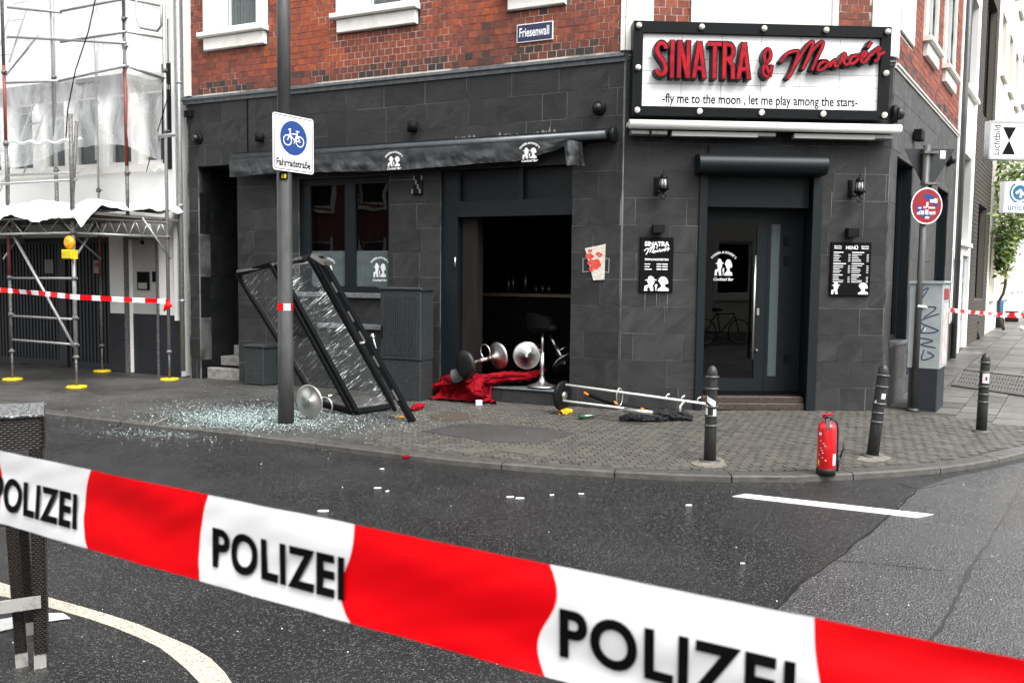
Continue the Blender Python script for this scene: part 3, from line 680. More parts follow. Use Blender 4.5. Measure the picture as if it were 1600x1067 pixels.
# upper windows on the brick storey
def upwin(fr_, s0, s1, z0, g, zt=6.6, panel=False):
    o = MB()
    if panel:
        o.fbox(fr_, s0, s1, z0, zt, -.02, .03); return part(bld, 'window_board', o, M['white'])
    o.fbox(fr_, s0, s0+g, z0+.26, zt, -.02, .035); o.fbox(fr_, s1-g*.55, s1, z0+.26, zt, -.02, .035); o.fbox(fr_, s0, s1, zt, zt+.1, -.02, .035)
    wf = part(bld, 'window', o, M['white_stone'])
    s_ = MB(); s_.rbox(fr_, s0-.06, s1+.02, z0+.19, z0+.265, -.02, .13, .015); s_.rbox(fr_, s0+.03, s1-.02, z0, z0+.185, -.02, .07, .01); part(wf, 'sill', s_, M['white_stone'])
    f_ = MB(); a, b = s0+g, s1-g*.55; f_.fbox(fr_, a, b, z0+.27, z0+.35, -.1, -.03); f_.fbox(fr_, a, a+.07, z0+.355, zt, -.1, -.03); f_.fbox(fr_, b-.07, b, z0+.355, zt, -.1, -.03); part(wf, 'frame', f_, M['white_frame'])
    gmb = MB(); gmb.fbox(fr_, a+.07, b-.07, z0+.35, zt, -.08, -.074); part(wf, 'pane', gmb, M['glass_clear'])
    cur = MB(); cur.grid(lambda u, v: fr_.P(a+.07+(b-a-.14)*u, z0+.3+(zt-z0-.3)*v, -.15+.012*math.sin(u*60)), 60, 2); part(wf, 'curtain', cur, mat('net_curtain', (.16, .18, .175), .8))
upwin(L, -6.75, -5.52, 5.05, .33); upwin(L, -4.27, -2.92, 5.05, .45); upwin(L, -1.60, -.76, 5.05, .3)
mb = MB(); mb.fbox(F, .84, 2.56, 4.45, 6.1, -.02, .02); wp = part(bld, 'boarded_window', mb, M['white_stone'])
mb = MB(); mb.fbox(F, .79, .86, 4.45, 6.1, -.02, .05); mb.fbox(F, 2.54, 2.61, 4.45, 6.1, -.02, .05); mb.fbox(F, .79, 2.61, 6.1, 6.2, -.02, .05); part(wp, 'frame', mb, M['white_frame'])
mb = MB(); mb.fbox(Rr, .18, 1.13, 4.78, 7, -.02, .03); part(bld, 'window_board', mb, M['white'])
upwin(Rr, 1.95, 3.05, 4.85, .2, 7); upwin(Rr, 3.8, 5.05, 4.85, .2, 7)
# white quoins
mb = MB(); mb.fbox(L, -7.16, -7.035, 4.405, 7, -.02, .035); part(bld, 'white_pilaster', mb, M['white_stone'])
for fr_, a, b in ((F, .0, .33), (F, FW-.315, FW-.002), (L, -.055, -.002), (Rr, .003, .095), (Rr, RW-.11, RW)):
    z = 4.41
    while z < 6.8: piece(bld, 'quoin', fr_, a, b, z, z+.39, -.02, .028, M['white_stone']); z += .395
# interior shell and roof
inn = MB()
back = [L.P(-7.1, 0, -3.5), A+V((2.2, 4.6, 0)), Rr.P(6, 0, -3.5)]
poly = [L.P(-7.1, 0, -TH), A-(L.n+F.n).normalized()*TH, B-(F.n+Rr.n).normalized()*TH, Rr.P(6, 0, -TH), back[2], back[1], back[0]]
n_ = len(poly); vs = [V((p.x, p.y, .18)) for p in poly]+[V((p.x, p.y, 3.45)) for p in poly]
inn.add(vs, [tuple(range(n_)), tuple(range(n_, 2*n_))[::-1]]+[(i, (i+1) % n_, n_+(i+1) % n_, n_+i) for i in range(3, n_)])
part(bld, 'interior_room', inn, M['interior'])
inn = MB(); vs = [V((p.x, p.y, 8.9)) for p in poly]+[V((p.x, p.y, 9.1)) for p in poly]
inn.add(vs, [tuple(range(n_))[::-1], tuple(range(n_, 2*n_))]+[(i, (i+1) % n_, n_+(i+1) % n_, n_+i) for i in range(n_)]); part(bld, 'roof', inn, M['grout'])
# reveals (niche, shop, window)
def reveals(fr_, h, dep, matr, sides='lrtb', name='reveal', t=.03):
    mb = MB(); a, b, c, d = h
    if 'l' in sides: mb.fbox(fr_, a-.02, a+.006, c, d, -dep, -.014)
    if 'r' in sides: mb.fbox(fr_, b-.006, b+.02, c, d, -dep, -.014)
    if 't' in sides: mb.fbox(fr_, a+.007, b-.007, d-.006, d+.02, -dep, -.014)
    if 'b' in sides: mb.fbox(fr_, a+.007, b-.007, c-.02, c+.006, -dep, -.014)
    return part(bld, name, mb, matr)
# niche with the house entrance steps
a, b, c, d = HL['niche']
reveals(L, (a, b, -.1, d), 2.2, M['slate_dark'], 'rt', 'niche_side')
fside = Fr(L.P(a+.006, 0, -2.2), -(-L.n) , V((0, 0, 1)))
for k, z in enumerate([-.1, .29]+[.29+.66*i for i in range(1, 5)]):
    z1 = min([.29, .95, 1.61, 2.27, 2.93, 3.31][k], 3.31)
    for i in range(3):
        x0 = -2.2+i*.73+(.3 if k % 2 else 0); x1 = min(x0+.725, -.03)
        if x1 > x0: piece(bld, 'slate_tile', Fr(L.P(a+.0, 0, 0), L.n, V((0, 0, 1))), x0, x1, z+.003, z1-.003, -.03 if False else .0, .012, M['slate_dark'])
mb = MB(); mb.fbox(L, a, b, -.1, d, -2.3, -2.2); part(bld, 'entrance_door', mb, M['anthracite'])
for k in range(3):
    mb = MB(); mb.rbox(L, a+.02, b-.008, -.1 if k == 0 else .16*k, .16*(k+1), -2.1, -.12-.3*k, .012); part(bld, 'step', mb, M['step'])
# street window
a, b, c, d = HL['window']
reveals(L, HL['window'], .16, M['anthracite'], 'lrtb')
mid = L.px(549, 370, -.1)[0]
wf = MB(); N0, N1 = -.14, -.07
wf.fbox(L, a, b, c, c+.09, N0, N1); wf.fbox(L, a, b, d-.1, d, N0, N1)
for (x0, x1) in ((a, a+.16), (mid-.09, mid+.09), (b-.05, b)): wf.fbox(L, x0, x1, c+.092, d-.102, N0-.002, N1+.004)
win = part(bld, 'window', wf, M['anthracite'])
g_ = MB(); g_.fbox(L, a+.16, mid-.09, c+.09, d-.1, -.11, -.104); part(win, 'pane', g_, M['glass'])
g_ = MB(); g_.fbox(L, mid+.09, b-.05, c+.09, d-.1, -.11, -.104); part(win, 'pane', g_, M['glass'])
fm = sheer('privacy_film', (.16, .20, .20), .3, .5, 3, (1, 1, 3)); zf = L.px(570, 392, -.1)[1]
g_ = MB(); g_.fbox(L, a+.16, mid-.09, c+.09, zf, -.1035, -.1025); g_.fbox(L, mid+.09, b-.05, c+.09, zf, -.1035, -.1025); part(win, 'privacy_film', g_, fm)
cur = MB(); cur.grid(lambda u, v: L.P(a+.1+(b-a-.2)*u, c+(d-c)*v, -.32+.02*math.sin(u*70)+.03*math.sin(u*13)), 120, 3); part(win, 'curtain', cur, mat('dark_curtain', (.035, .018, .016), .9))
for sx in (510, 593):
    s_, z_ = L.px(sx, 433, -.1); part(win, 'window_emblem', emblem(L, s_, z_, -.102, .22, .22), M['label_white'])
mb = MB(); mb.rbox(L, a-.04, b+.03, c-.075, c-.003, -.02, .07, .008); part(bld, 'window_sill', mb, M['ledge'])
z5 = L.px(560, 512)[1]; mb = MB(); mb.rbox(L, -4.6, -3.3, z5-.02, z5+.05, -.03, .07, .008); part(bld, 'wall_ledge', mb, M['ledge'])
# shop front opening
a, b, c, d = HL['shop']
reveals(L, (a, b, .19, d), .24, M['anthracite'], 'lrt')
sf = MB(); N0, N1 = -.20, -.06
zt0, zt1 = L.px(800, 338, -.1)[1], L.px(800, 313, -.1)[1]
x1_ = L.px(717, 400, -.1)[0]; xm = L.px(816, 290, -.1)[0]
sf.fbox(L, a+.007, x1_, .19, d-.01, N0, N1); sf.fbox(L, x1_, b-.007, zt0, zt1, N0, N1+.02); sf.fbox(L, xm-.03, xm+.03, zt1, d-.01, N0, N1); sf.fbox(L, b-.05, b-.007, zt1, d-.01, N0, N1); sf.fbox(L, x1_, x1_+.03, zt1, d-.01, N0, N1-.004)
shop = part(bld, 'shop_front', sf, M['anthracite'])
mb = MB(); mb.fbox(L, x1_+.03, xm-.03, zt1, d-.01, -.16, -.15); part(shop, 'transom_panel', mb, M['anthracite']); mb = MB(); mb.fbox(L, xm+.03, b-.05, zt1, d-.01, -.16, -.15); part(shop, 'transom_panel', mb, M['anthracite'])
mb = MB(); bx0, bx1 = L.px(722, 450, -.16)[0], L.px(745, 450, -.16)[0]; mb.fbox(L, bx0, bx1, .2, zt0-.002, -.34, -.16); part(shop, 'inner_jamb', mb, M['brown'])
mb = MB(); zb_ = L.px(700, 410, -.06)[1]; mb.tube([L.P(L.px(712, 410, -.06)[0], zb_-.07, -.045), L.P(L.px(712, 410, -.06)[0], zb_+.07, -.045)], .012, 8); part(shop, 'hinge', mb, M['chrome'])
mb = MB(); mb.rbox(L, a+.6, b+.02, -.02, .175, -.3, .10, .008); mb2 = MB()
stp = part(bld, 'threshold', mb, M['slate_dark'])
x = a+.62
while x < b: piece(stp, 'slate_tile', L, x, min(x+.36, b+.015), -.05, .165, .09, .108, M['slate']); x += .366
mb = MB(); mb.rbox(L, a+.55, b-.0, .178, .2, -.3, .13, .005); part(stp, 'edge_plate', mb, M['ledge'])
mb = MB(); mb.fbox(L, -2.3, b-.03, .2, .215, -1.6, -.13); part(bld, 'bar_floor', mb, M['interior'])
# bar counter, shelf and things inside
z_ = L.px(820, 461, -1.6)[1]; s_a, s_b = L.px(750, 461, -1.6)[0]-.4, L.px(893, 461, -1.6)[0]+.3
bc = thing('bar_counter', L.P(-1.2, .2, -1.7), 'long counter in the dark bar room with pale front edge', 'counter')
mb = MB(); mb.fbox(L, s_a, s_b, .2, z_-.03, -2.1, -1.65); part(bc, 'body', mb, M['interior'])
mb = MB(); mb.fbox(L, s_a, s_b, z_-.025, z_+.02, -2.15, -1.6); part(bc, 'counter_top', mb, M['brass'])
for k, (bx, hh) in enumerate([(795, .28), (802, .3), (821, .33), (838, .12), (848, .14), (858, .13)]):
    s_ = L.px(bx, 455, -1.75)[0]; mb = MB()
    if hh > .2: mb.lathe(L.P(s_, z_+.02, -1.75), (0, 0, 1), [(.035, 0), (.037, hh*.6), (.015, hh*.75), (.014, hh)], 12)
    else: mb.lathe(L.P(s_, z_+.02, -1.75), (0, 0, 1), [(.03, 0), (.038, hh)], 12)
    if hh > .2: solo('bottle', mb, M['dim_glass'], 'dim bottle on the bar counter, %s' % ['leftmost of three', 'middle of three', 'tallest, right of the other two'][k], 'bottle', 'bottles on the bar counter')
    else: solo('glass', mb, M['dim_glass'], 'small glass on the bar counter, %s' % ['nearest the tall bottle', 'middle one', 'farthest right'][k-3], 'glass', 'glasses on the bar counter')

# door in the chamfered corner
a, b, c, d = HF['door']
DN = -.42
reveals(F, (a, b, .16, d), .6, M['anthracite'], 'lrt', 'door_reveal')
mb = MB(); mb.fbox(F, a-.02, a+.075, 0, 3.18, -.02, .03); mb.fbox(F, b-.085, b+.03, 0, 3.0, -.02, .03); part(bld, 'door_surround', mb, M['anthracite'])
mb = MB(); mb.fbox(F, a+.08, b-.09, 2.55, d-.02, -.28, -.1); part(bld, 'shutter_panel', mb, M['anthracite'])
zt = F.px(1140, 352, DN)[1]; s0, s1 = a+.03, b-.02
s_d1 = F.px(1196, 480, DN)[0]; zb = .19
db = MB(); db.fbox(F, s0-.05, s_d1, zb, zb+.17, DN-.04, DN); db.fbox(F, s0-.05, s1, zt+.02, 3.1, DN-.04, DN)
sg0, sg1 = F.px(1092, 450, DN)[0], F.px(1181, 450, DN)[0]
db.fbox(F, s0-.05, sg0, zb+.17, zt+.02, DN-.04, DN); db.fbox(F, sg1, s_d1, zb+.17, zt+.02, DN-.04, DN)
door = part(bld, 'door', db, M['anthracite'])
mb = MB(); mb.fbox(F, sg0, sg1, zb+.17, zt+.02, DN-.028, DN-.022); part(door, 'glass_pane', mb, M['door_glass'])
hx = F.px(1179, 450, DN+.06)[0]; z1h, z0h = F.px(1180, 399, DN+.06)[1], F.px(1175, 562, DN+.06)[1]
mb = MB(); mb.tube([F.P(hx, z0h, DN+.06), F.P(hx, z1h, DN+.06)], .016, 12); mb.tube([F.P(hx, z0h+.12, DN), F.P(hx, z0h+.12, DN+.06)], .009, 8); mb.tube([F.P(hx, z1h-.12, DN), F.P(hx, z1h-.12, DN+.06)], .009, 8); part(door, 'pull_handle', mb, M['chrome'])
mb = MB(); q = F.px(1184, 487, DN); mb.fbox(F, q[0]-.015, q[0]+.015, q[1]-.045, q[1]+.045, DN, DN+.012); q = F.px(1181, 547, DN); mb.lathe(F.P(q[0], q[1], DN), F.n, [(.022, 0), (.018, .03), (.01, .05)], 10); part(door, 'lock', mb, M['chrome'])
q = F.px(1131, 421, DN); part(door, 'door_emblem', emblem(F, q[0], q[1]-.08, DN-.021, .24, .24), M['label_white'])
sd = MB(); xg0, xg1 = F.px(1203, 450, DN)[0], F.px(1217, 450, DN)[0]; sd.fbox(F, s_d1+.004, xg0, zb, zt+.02, DN-.04, DN); sd.fbox(F, xg1, s1, zb, zt+.02, DN-.04, DN); sd.fbox(F, xg0, xg1, zb, zb+.2, DN-.04, DN); sp = part(bld, 'side_panel', sd, M['anthracite'])
mb = MB(); mb.fbox(F, xg0, xg1, zb+.2, zt+.02, DN-.03, DN-.012); part(sp, 'glass_strip', mb, M['frost'])
for zz in (376, 407, 560):
    q = F.px(1229, zz, DN+.02); mb = MB(); mb.fbox(F, q[0]-.03, q[0]+.03, q[1]-.05, q[1]+.05, DN, DN+.03); part(sp, 'hinge', mb, M['black_paint'])
ds = MB(); ds.rbox(F, a+.08, b-.09, .0, .085, -.6, -.02, .006); dstep = part(bld, 'door_step', ds, M['granite'])
ds = MB(); ds.rbox(F, a+.08, b-.09, .0855, .165, -.6, -.06, .006); part(dstep, 'upper_slab', ds, M['granite'])
# small vent grilles on R, wall cracks
mb = MB()
for k in range(8): mb.fbox(Rr, 1.75, 2.3, .33+k*.045, .36+k*.045, -.01, .012)
part(bld, 'vent_grille', mb, M['anthracite'])
# windows on the side wall: glass and inner frames
for (a_r, b_r, c_r, d_r) in hr:
    reveals(Rr, (a_r, b_r, c_r, d_r), .22, M['anthracite'], 'lrt')
    mb = MB(); mb.fbox(Rr, a_r, b_r, c_r, c_r+.07, -.22, -.14); mb.fbox(Rr, a_r, a_r+.07, c_r+.072, d_r, -.22, -.14); mb.fbox(Rr, b_r-.07, b_r, c_r+.072, d_r, -.22, -.14); q = part(bld, 'side_window', mb, M['anthracite'])
    mb = MB(); mb.fbox(Rr, a_r+.07, b_r-.07, c_r+.07, d_r, -.19, -.184); part(q, 'pane', mb, M['door_glass'])
    mb = MB(); mb.rbox(Rr, a_r-.01, b_r+.01, c_r-.05, c_r-.002, -.2, .02, .005); part(q, 'sill', mb, M['ledge'])
# vertical expansion joint and stains
mb = MB(); q = L.px(387, 200)[0]; mb.fbox(L, q-.012, q+.012, 3.5, 4.27, -.02, .004); part(bld, 'expansion_joint', mb, M['print_black'])
# downpipe
dp = thing('downpipe', L.P(-7.27, 0, .06), 'grey rain downpipe between the white house and the brick corner house', 'pipe')
mb = MB(); mb.tube([L.P(-7.24, .1, .06), L.P(-7.24, 7.5, .06)], .038, 10); part(dp, 'pipe', mb, M['grey_metal'])
for z in (1.2, 2.7, 4.6): mb = MB(); mb.lathe(L.P(-7.24, z, .06), (0, 0, 1), [(.044, 0), (.048, .02), (.044, .04)], 10); part(dp, 'clamp', mb, M['grey_metal'])
dp2 = thing('downpipe', Rr.P(6.2, .2, .07), 'dark rain downpipe on the side street beside the white house', 'pipe')
mb = MB(); mb.tube([Rr.P(6.2, .25, .07), Rr.P(6.2, 9, .07)], .05, 10); part(dp2, 'pipe', mb, M['post'])

lm = mat('lime_stain', (.22, .22, .21), .8); stn = MB(); k_ = 0
for (x, y0, y1) in ((1008, 458, 484), (1026, 458, 478), (1043, 458, 488), (1300, 300, 340), (1352, 262, 372)):
    a_1, b_1 = F.px(x, y0), F.px(x, y1); stn.ribbon(F, [(a_1[0]+.01*noise.noise(V((k, x, 0))), a_1[1]+(b_1[1]-a_1[1])*k/8) for k in range(9)], [.006*(1-k/12) for k in range(9)], .0016, .0022)
part(bld, 'lime_streaks', stn, lm, kind='stuff')
stn = MB(); rs = random.Random(19)
for k in range(46):
    s_ = -2.35+1.75*k/46+rs.uniform(-.02, .02); h_ = rs.uniform(.005, .05)*(1+.8*math.sin(k*.4)); stn.poly(L, [(s_-.02, 3.47), (s_+.02, 3.47), (s_+.012, 3.475+h_*.6), (s_+rs.uniform(-.01, .01), 3.475+h_)], .0016, .0022+k*.00002)
part(bld, 'lime_crust', stn, lm, kind='stuff')
# ---------------------------------------------------------------- awnings
aw = thing('awning', L.P(-3, 3.1, 0), 'long dark awning with wrinkled valance above the broken shop window', 'awning')
NA = .20
z0a = 3.38
mb = MB(); mb.tube([L.P(-6.03, z0a, NA), L.P(-.16, z0a, NA)], .055, 16); part(aw, 'roller_tube', mb, mat('awning_tube', (.07, .08, .085), .32, .3, c2=(.045, .05, .055), scale=5))
mb = MB(); mb.fbox(L, -6.05, -.10, 3.41, 3.46, .0, .17); part(aw, 'cover_rail', mb, M['anthracite'])
mb = MB(); mb.lathe(L.P(-.12, 3.38, .14), L.us, [(.09, 0), (.11, .02), (.1, .06), (.04, .07)], 16); part(aw, 'end_cap', mb, M['black_paint'])
for s in (-5.6, -3, -.5): mb = MB(); mb.fbox(L, s-.025, s+.025, 3.30, 3.409, .0, .15); part(aw, 'bracket', mb, M['anthracite'])
def val(u, v):
    s = -6.06+5.47*u; zb = .0
    if u > .86: zb = ((u-.86)/.14)**1.5*.20
    drop_ = .255-.02*math.sin(u*9)-zb
    n = NA+.05+.018*math.sin(u*47+v*3)*v+.03*noise.noise(V((u*38, v*2.2, 1)))*(v+.2)+.012*noise.noise(V((u*120+v*22, v*5, 4)))*(v+.3)
    return L.P(s, z0a-.03-drop_*v, n-.02*v)
mb = MB(); mb.grid(val, 260, 12); vl = part(aw, 'valance', mb, M['canvas'])
def flap(u, v):
    s = -.68+.24*u+.05*v; return L.P(s, z0a-.05-.30*v+.02*noise.noise(V((u*3, v*3, 2)))-.05*abs(u-.4), NA+.06+.05*math.sin(u*7+v)+.03*noise.noise(V((u*5, v*4, 8))))
mb = MB(); mb.grid(flap, 16, 14); part(aw, 'torn_flap', mb, M['canvas'])
for sx, yy in ((441, 268), (615, 252), (827, 239)):
    q = L.px(sx, yy, NA+.09); part(aw, 'awning_emblem', emblem(L, q[0], q[1]-.07, NA+.085, .2, .15), M['label_white'])
aw2 = thing('awning_cassette', F.P(1.6, 3.5, 0), 'retracted white awning cassette below the illuminated sign board', 'awning')
zc = 3.485
mb = MB(); mb.tube([F.P(.02, zc, .25), F.P(FW-.02, zc, .25)], .055, 16); mb.fbox(F, .03, FW-.03, zc+.0, zc+.05, 0, .24); part(aw2, 'cassette', mb, M['white_frame'])
for k, (x0, x1) in enumerate(((.55, 1.6), (2.05, 3.05))):
    mb = MB(); mb.bar(F.P(x0, zc-.095, .17), F.P(x1, zc-.095, .17), .09, .055); part(aw2, 'folding_arm', mb, mat('arm_grey%d' % k, (.5, .5, .48), .5))
for x0, x1 in ((.06, .30), (.3, .52), (1.6, 1.85), (3.05, 3.3)): mb = MB(); mb.rbox(F, x0, x1-.02, zc-.11, zc-.055, .05, .2, .01); part(aw2, 'arm_joint', mb, M['grey_metal'])
sb = thing('shutter_box', F.P(1.7, 2.9, 0), 'rounded dark roller box above the entrance door', 'roller box')
q0, q1 = F.px(1092, 256, .2), F.px(1292, 258, .2)
mb = MB(); zc2 = (q0[1]+q1[1])/2
pr = [(0, -.12)]+[(.16+.115*math.cos(t), .115*math.sin(t)) for t in np.linspace(-math.pi/2, math.pi/2, 12)]+[(0, .12)]
vs = [F.P(s, zc2+p[1], p[0]) for s in (q0[0], q1[0]) for p in pr]; k = len(pr); mb.smooth = True
mb.add(vs, [(i, i+1, k+i+1, k+i) for i in range(k-1)]); mb.smooth = False; mb.add([F.P(q0[0], zc2+p[1], p[0]) for p in pr], [tuple(range(k))[::-1]]); mb.add([F.P(q1[0], zc2+p[1], p[0]) for p in pr], [tuple(range(k))]); part(sb, 'housing', mb, M['anthracite'])
mb = MB(); mb.fbox(F, a+.08, b-.3, zc2+.125, zc2+.25, 0, .03); part(sb, 'backing', mb, M['anthracite'])

# ---------------------------------------------------------------- sign board
sg = thing('sign_board', F.P(1.7, 3.62, 0), 'large marquee board with white panels, red lettering and bulbs on the rim', 'sign')
SN = .20
c00 = F.px(988, 178, SN); c10 = F.px(1388, 190, SN); c01 = F.px(990, 30, SN); c11 = F.px(1393, 45, SN)
s0, s1 = (c00[0]+c01[0])/2, (c10[0]+c11[0])/2; z0, z1 = (c00[1]+c10[1])/2, (c01[1]+c11[1])/2
print('sign', s0, s1, z0, z1, c00, c10, c01, c11)
W_, H_ = s1-s0, z1-z0
bL, bT, bB = W_*.037, H_*.115, H_*.10
ix0, ix1, iz0, iz1 = s0+bL, s1-bL, z0+bB, z1-bT
mb = MB(); mb.fbox(F, s0, s1, z0, iz0, .0, SN); mb.fbox(F, s0, s1, iz1, z1, .0, SN); mb.fbox(F, s0, ix0, iz0, iz1, .0, SN); mb.fbox(F, ix1, s1, iz0, iz1, .0, SN); part(sg, 'frame', mb, M['black_paint'])
mb = MB(); mb.fbox(F, ix0, ix1, iz0, iz1, .02, SN-.07); part(sg, 'backing', mb, M['grey_print'])
pw = (ix1-ix0)/6; rowsz = [iz0]+[iz1-(iz1-iz0)*k for k in (.855, .68, .51, .34, .165, .0)]
for i in range(6):
    for j in range(6): piece(sg, 'panel', F, ix0+pw*i+.003, ix0+pw*(i+1)-.003, rowsz[j]+.003, rowsz[j+1]-.003, SN-.07, SN-.055, M['tape_white'])
for i in range(5):
    for j in (0, 1, 2):
        if j == 1 and 0 < i < 4: continue
        sx = s0+bL/2+(W_-bL)*i/4; sz = [z0+bB*.5, (z0+z1)/2, z1-bT*.5][j]
        mb = MB(); mb.lathe(F.P(sx, sz, SN), F.n, [(.022, 0), (.033, .01), (.035, .03), (.028, .048), (.012, .058)], 14); part(sg, 'bulb', mb, M['bulb'])
def sp_(x, y): return F.px(960+x/3.478, y/3.478, SN-.04)
NB = SN-.054
xx, zz = sp_(196, 436); xe = sp_(722, 436)[0]; hgt = sp_(460, 228)[1]-sp_(460, 436)[1]; totw = sum(GW[c] for c in 'SINATRA'); ws = (xe-xx)/totw
x = xx
for ch in 'SINATRA':
    ed, fc = MB(), MB(); rise = 0
    for i, st in enumerate(GL[ch]):
        ed.ribbon(F, st, .21*ws, NB, NB+.125+i*.0003, o=(x+.07*ws, zz), sc_=(ws, hgt)); fc.ribbon(F, [(p[0], .018+p[1]*.964) for p in st], .135*ws, NB+.126, NB+.129+i*.0003, o=(x+.07*ws, zz), sc_=(ws, hgt))
    le = part(sg, 'letter', ed, M['black_paint']); part(le, 'letter_face', fc, M['crimson']); x += GW[ch]*ws
xx, zz = sp_(785, 432); hh = sp_(800, 278)[1]-sp_(800, 432)[1]
AMP = [spl([(.36, .0), (.12, .55), (.08, .8), (.2, .98), (.34, .85), (.3, .62), (.1, .4), (.04, .18), (.18, .02), (.34, .12), (.42, .45)], 5)]
ed, fc = MB(), MB()
for st in AMP: ed.ribbon(F, st, .055, NB, NB+.125, o=(xx, zz), sc_=(hh*.85, hh)); fc.ribbon(F, st, .032, NB+.126, NB+.129, o=(xx, zz), sc_=(hh*.85, hh))
le = part(sg, 'letter', ed, M['black_paint']); part(le, 'letter_face', fc, M['crimson'])
xx, zz = sp_(925, 440); xx = sp_(885, 440)[0]; wd = sp_(1440, 440)[0]-xx
ed, fc = MB(), MB(); script_word(ed, F, xx, zz, NB, NB+.125, wd, .052, 1.12); script_word(fc, F, xx, zz, NB+.126, NB+.1285, wd, .028, 1.12)
le = part(sg, 'letter', ed, M['black_paint']); part(le, 'letter_face', fc, M['crimson'])
xx, zz = sp_(262, 555); xe = sp_(1325, 555)[0]
def fit_text(fr, txt, s0, s1, z, n, size, **k):
    t_ = text_mb(fr, txt, 0, 0, 0, size, **{**k, 'sx': 1}); xs_ = [(V(v)-fr.o).dot(fr.us) for v in t_.v]; return text_mb(fr, txt, s0-min(xs_)*(s1-s0)/(max(xs_)-min(xs_)), z, n, size, **{**k, 'sx': (s1-s0)/(max(xs_)-min(xs_))})
part(sg, 'tagline_lettering', fit_text(F, '-fly me to the moon , let me play among the stars-', xx, xe, zz-.005, SN-.054, .155, bold=.0026), M['print_black'])

# boards beside the door
def board(x0, x1, y0, y1, label):
    q0, q1 = F.px(x0, y1, .03), F.px(x1, y0, .03); t = thing('notice_board', F.P((q0[0]+q1[0])/2, q0[1], 0), label, 'board')
    mb = MB(); mb.rbox(F, q0[0], q1[0], q0[1], q1[1], .0, .03, .003); part(t, 'panel', mb, M['print_black']); return t, q0[0], q0[1], q1[0]-q0[0], q1[1]-q0[1]
t, bx, bz, bw_, bh = board(999, 1053, 371, 456, 'black board with opening hours left of the door')
mb = MB(); n = .0305
fx = lambda u: bx+bw_*u; fz = lambda v: bz+bh*v
mb = fit_text(F, 'SINATRA', fx(.13), fx(.87), fz(.84), n, bh*.11, bold=.004); text_mb(F, '&', fx(.5), fz(.79), n, bh*.06, align='CENTER', mb=mb); script_word(mb, F, fx(.12), fz(.68), n, n+.001, bw_*.76, .011, .42/.33*.8)
part(t, 'lettering', mb, M['label_white'])
mb = fit_text(F, 'ÖFFNUNGSZEITEN', fx(.14), fx(.85), fz(.575), n, bh*.05, bold=.001)
for k, v in enumerate((.50, .452, .405)):
    mb.fbox(F, fx(.14), fx(.14+(.17, .15, .22)[k]), fz(v), fz(v+.016), n, n+.001)
    mb.fbox(F, fx(.50), fx(.64), fz(v), fz(v+.02), n, n+.001); mb.fbox(F, fx(.67), fx(.83), fz(v), fz(v+.02), n, n+.001)
part(t, 'hours_lettering', mb, M['label_white']); part(t, 'portrait_emblem', emblem(F, fx(.5), fz(.02), n, bw_*.76, bh*.30, capt=False), M['label_white'])
t, bx, bz, bw_, bh = board(1296.5, 1362, 379, 462, 'black framed drinks menu right of the door')
mb = text_mb(F, 'MENÜ', fx(.51), fz(.87), n, bh*.085, align='CENTER', bold=.002)
for u in (.16, .84):
    text_mb(F, 'SINATRA', fx(u), fz(.91), n, bh*.035, align='CENTER', bold=.0008, mb=mb); text_mb(F, "Monroe's", fx(u), fz(.875), n, bh*.035, align='CENTER', bold=.001, shear=.3, mb=mb)
rs = random.Random(4)
for cx_ in (.06, .52):
    v = .80
    for blk in range(3):
        mb.fbox(F, fx(cx_), fx(cx_+.22+.1*rs.random()), fz(v), fz(v+.018), n, n+.001); v -= .035
        for k in range(5 if blk < 2 else 4):
            mb.fbox(F, fx(cx_), fx(cx_+.12+.16*rs.random()), fz(v), fz(v+.010), n, n+.001); mb.fbox(F, fx(cx_+.37), fx(cx_+.42), fz(v), fz(v+.010), n, n+.001); v -= .031
        v -= .02
part(t, 'menu_lettering', mb, M['label_white'])
mb = MB(); mb.poly(F, [(fx(.02+.24*(p[0]/.55)), fz(.03+.25*p[1])) for p in MAN], n, n+.001); mb.poly(F, [(fx(.70+.26*(p[0]-.55)/.45), fz(.03+.25*p[1])) for p in LADY], n, n+.001); part(t, 'portrait_emblem', mb, M['label_white'])

# wall lights
def lantern(x, y, label):
    q = F.px(x, y, .12); t = thing('wall_lantern', F.P(q[0], q[1], 0), label, 'lantern', 'lanterns beside the entrance')
    o = F.P(q[0], q[1], .14); up = V((0, 0, 1))
    mb = MB(); mb.rbox(F, q[0]-.085, q[0]-.035, q[1]-.12, q[1]+.1, 0, .03, .01); part(t, 'back_plate', mb, M['black_paint'])
    mb = MB(); mb.tube([F.P(q[0]-.06, q[1]-.05, .03)]+[F.P(q[0]-.06+.06*k/6, q[1]-.06-.05*math.sin(k/6*math.pi), .03+.11*k/6) for k in range(1, 7)], .009, 8); mb.tube([o+V((0, 0, -.08)), o+V((0, 0, -.12))], .012, 8)
    mb.tube([F.P(q[0]+.03*math.cos(t_), q[1]-.15+.028*math.sin(t_), .14) for t_ in np.linspace(math.pi/2, -math.pi, 10)], .007, 6); part(t, 'bracket', mb, M['black_paint'])
    mb = MB(); mb.lathe(o, up, [(.02, -.10), (.05, -.075), (.075, -.06), (.075, -.045), (.05, -.04)], 8); mb.lathe(o, up, [(.055, .07), (.05, .085), (.03, .11), (.012, .125), (.012, .15), (.004, .175)], 8)
    for k in range(8): a = k*math.pi/4; mb.tube([o+V((.055*math.cos(a), .055*math.sin(a), -.045)), o+V((.048*math.cos(a), .048*math.sin(a), .075))], .005, 5)
    part(t, 'cage', mb, M['black_paint'])
    mb = MB(); mb.lathe(o, up, [(.045, -.04), (.05, 0), (.04, .068)], 14); part(t, 'lamp_glass', mb, M['lamp_glass'])
